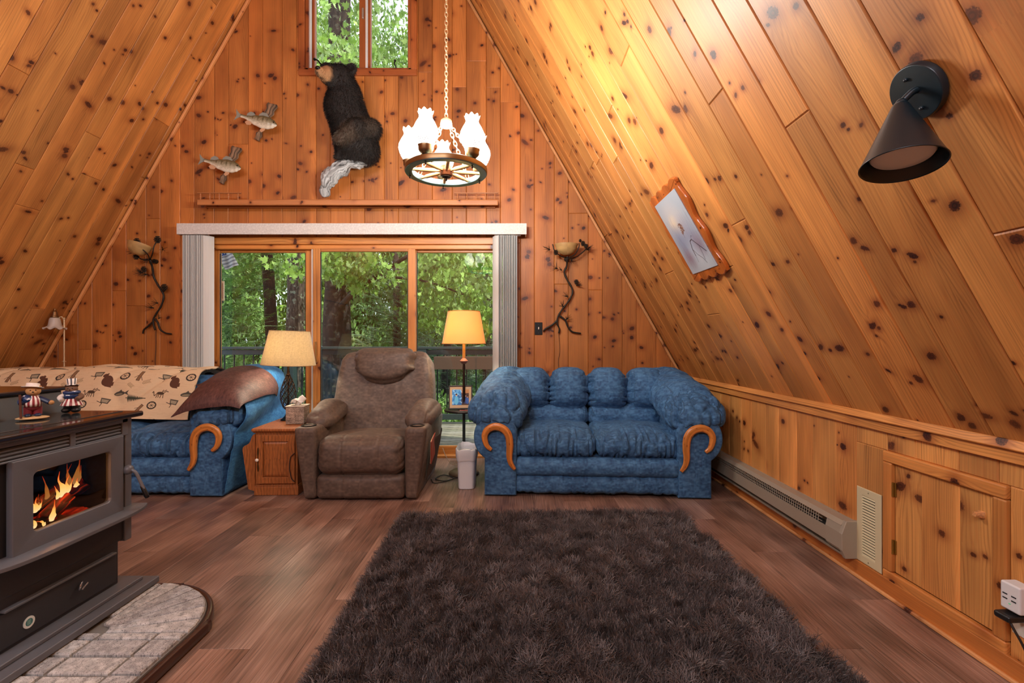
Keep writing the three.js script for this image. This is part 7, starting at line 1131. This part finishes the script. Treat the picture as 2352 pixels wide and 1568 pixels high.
tree('maple_tree', 'young lime green maple at the right glass panel', 'tree', [-1.5, -10.2], { p: up(7, 0.3, 0, 0.15), r0: 0.1, r1: 0.05 }, [[0.2, 3.3, 0.6, 0.95, 0.9, 0.7, 420], [0.7, 4.3, 0.2, 1.0, 0.8, 0.8, 300], [-0.2, 2.3, 0.8, 0.5, 0.5, 0.4, 110]], 'maple', 0.105, LIME, 55, 2);
tree('hemlock_tree', 'dark hemlock low between the two glass mullions', 'tree', [-3.3, -13.5], { p: up(8, 0, 0, 0.05), r0: 0.12, r1: 0.05 }, [[0.3, 1.5, 0.6, 1.7, 0.9, 1.0, 700], [0.5, 2.9, 0.3, 1.5, 0.8, 1.0, 600], [0.3, 0.4, 0.8, 1.8, 0.5, 1.0, 400]], 'hemlock', 0.34, DEEP, 65, 1);
const far = [[-9.6, -16, 'MID', 'broad'], [-7.6, -18, 'LIME', 'broad'], [-5.6, -17, 'MID', 'broad'], [-3.6, -19, 'LIME', 'broad'], [-1.9, -17, 'MID', 'broad'], [0.2, -18.5, 'BLUE', 'broad'], [1.6, -15, 'DEEP', 'broad'], [-11.5, -20, 'DEEP', 'broad'], [-8.2, -24, 'DEEP', 'broad'], [-4.8, -25, 'MID', 'broad'], [-1.2, -25, 'DEEP', 'broad'], [2.0, -24, 'MID', 'broad']];
const PAL = { LIME, MID, DEEP, BLUE }, WHERE = ['far left of the woods', 'left, with lime leaves', 'behind the leaning trunk', 'behind the largest trunk', 'behind the right mullion', 'behind the floor lamp shade', 'nearest the right blind', 'farthest left in the second row', 'second row behind the left panel', 'second row behind the middle panel', 'second row behind the right panel', 'farthest right in the second row'];
far.forEach(([x, z, p, k], i) => { const h = 9 + (i * 37 % 5) * 0.6; tree('woodland_tree', 'distant leafy woodland tree, ' + WHERE[i], 'tree', [x, z], { p: up(h, 0.3 * ((i % 3) - 1), 0, 0.15), r0: 0.17, r1: 0.07 }, [[0, 4.2, 0.3, 1.9, 1.5, 1.2, 760], [0.4, 6.8, 0, 2.0, 1.6, 1.5, 500], [-0.3, 9.5, 0, 2.2, 1.8, 1.6, 560], [0, 12.5, 0, 2.2, 2.0, 1.6, 520], [0.2, 2.2, 0.6, 1.8, 1.1, 1.0, 620], [0, 0.5, 0.8, 1.8, 0.9, 1.0, 380]], k, 0.15, PAL[p], 100 + i * 13, i % 3); });
for (const [x, z, i] of [[0.15, -13.5, 0], [-0.25, -14.5, 1], [-2.1, -14.2, 2]]) tree('slim_tree', ['slim dark trunk closest to the right blind', 'slim dark trunk second from the right blind', 'slim leaning trunk behind the right mullion'][i], 'tree', [x, z], { p: up(9, i === 2 ? 0.8 : 0.2, 0, 0.1), r0: 0.11, r1: 0.07 }, [[0.3, 8.5, 0, 1.3, 1.4, 1.2, 260]], 'broad', 0.15, MID, 300 + i, 2);
// undergrowth
[[-6.2, -9.2], [-5.2, -8.6], [-4.2, -9.4], [-2.6, -9.6], [-1.6, -8.8], [-0.6, -9.3], [0.3, -8.8]].forEach(([x, z], i) => {
  const s = thing('shrub', ['low shrub left of the deck post', 'low shrub behind the deck post', 'low shrub behind the table lamp', 'low shrub behind the recliner back', 'low shrub behind the photo frame', 'low shrub behind the floor lamp pole', 'low shrub behind the right blind'][i], 'shrub', [x, GY + 0.1, z], 0, 'shrubs below the deck'), R = rng(500 + i), mats = [], cc = [], p = i % 3 === 1 ? LIME : MID;
  for (let k = 0; k < 240; k++) { let a, b, c; do { a = R() * 2 - 1; b = R(); c = R() * 2 - 1; } while (a * a + b * b + c * c > 1); mats.push(new THREE.Matrix4().compose(V(a * 0.75, 0.05 + b * 0.75, c * 0.5), new THREE.Quaternion().setFromEuler(new THREE.Euler((R() - 0.5), R() * 6.28, (R() - 0.5))), V(0.09, 0.09, 0.09))); const q = 0.6 + 0.7 * R(); cc.push(new THREE.Color().setRGB(p[0][0] * q, p[0][1] * q, p[0][2] * q)); }
  const st = []; for (let k = 0; k < 5; k++) st.push(tube([[0, -0.2, 0], [(R() - 0.5) * 0.4, 0.3, (R() - 0.5) * 0.3], [(R() - 0.5) * 0.9, 0.65, (R() - 0.5) * 0.6]], 0.012, 8, 5)); part('stem', st, bark[2], s);
  instanced('foliage', SPR.broad, leafMat, mats, cc, s);
});
renderer.render(scene, camera);
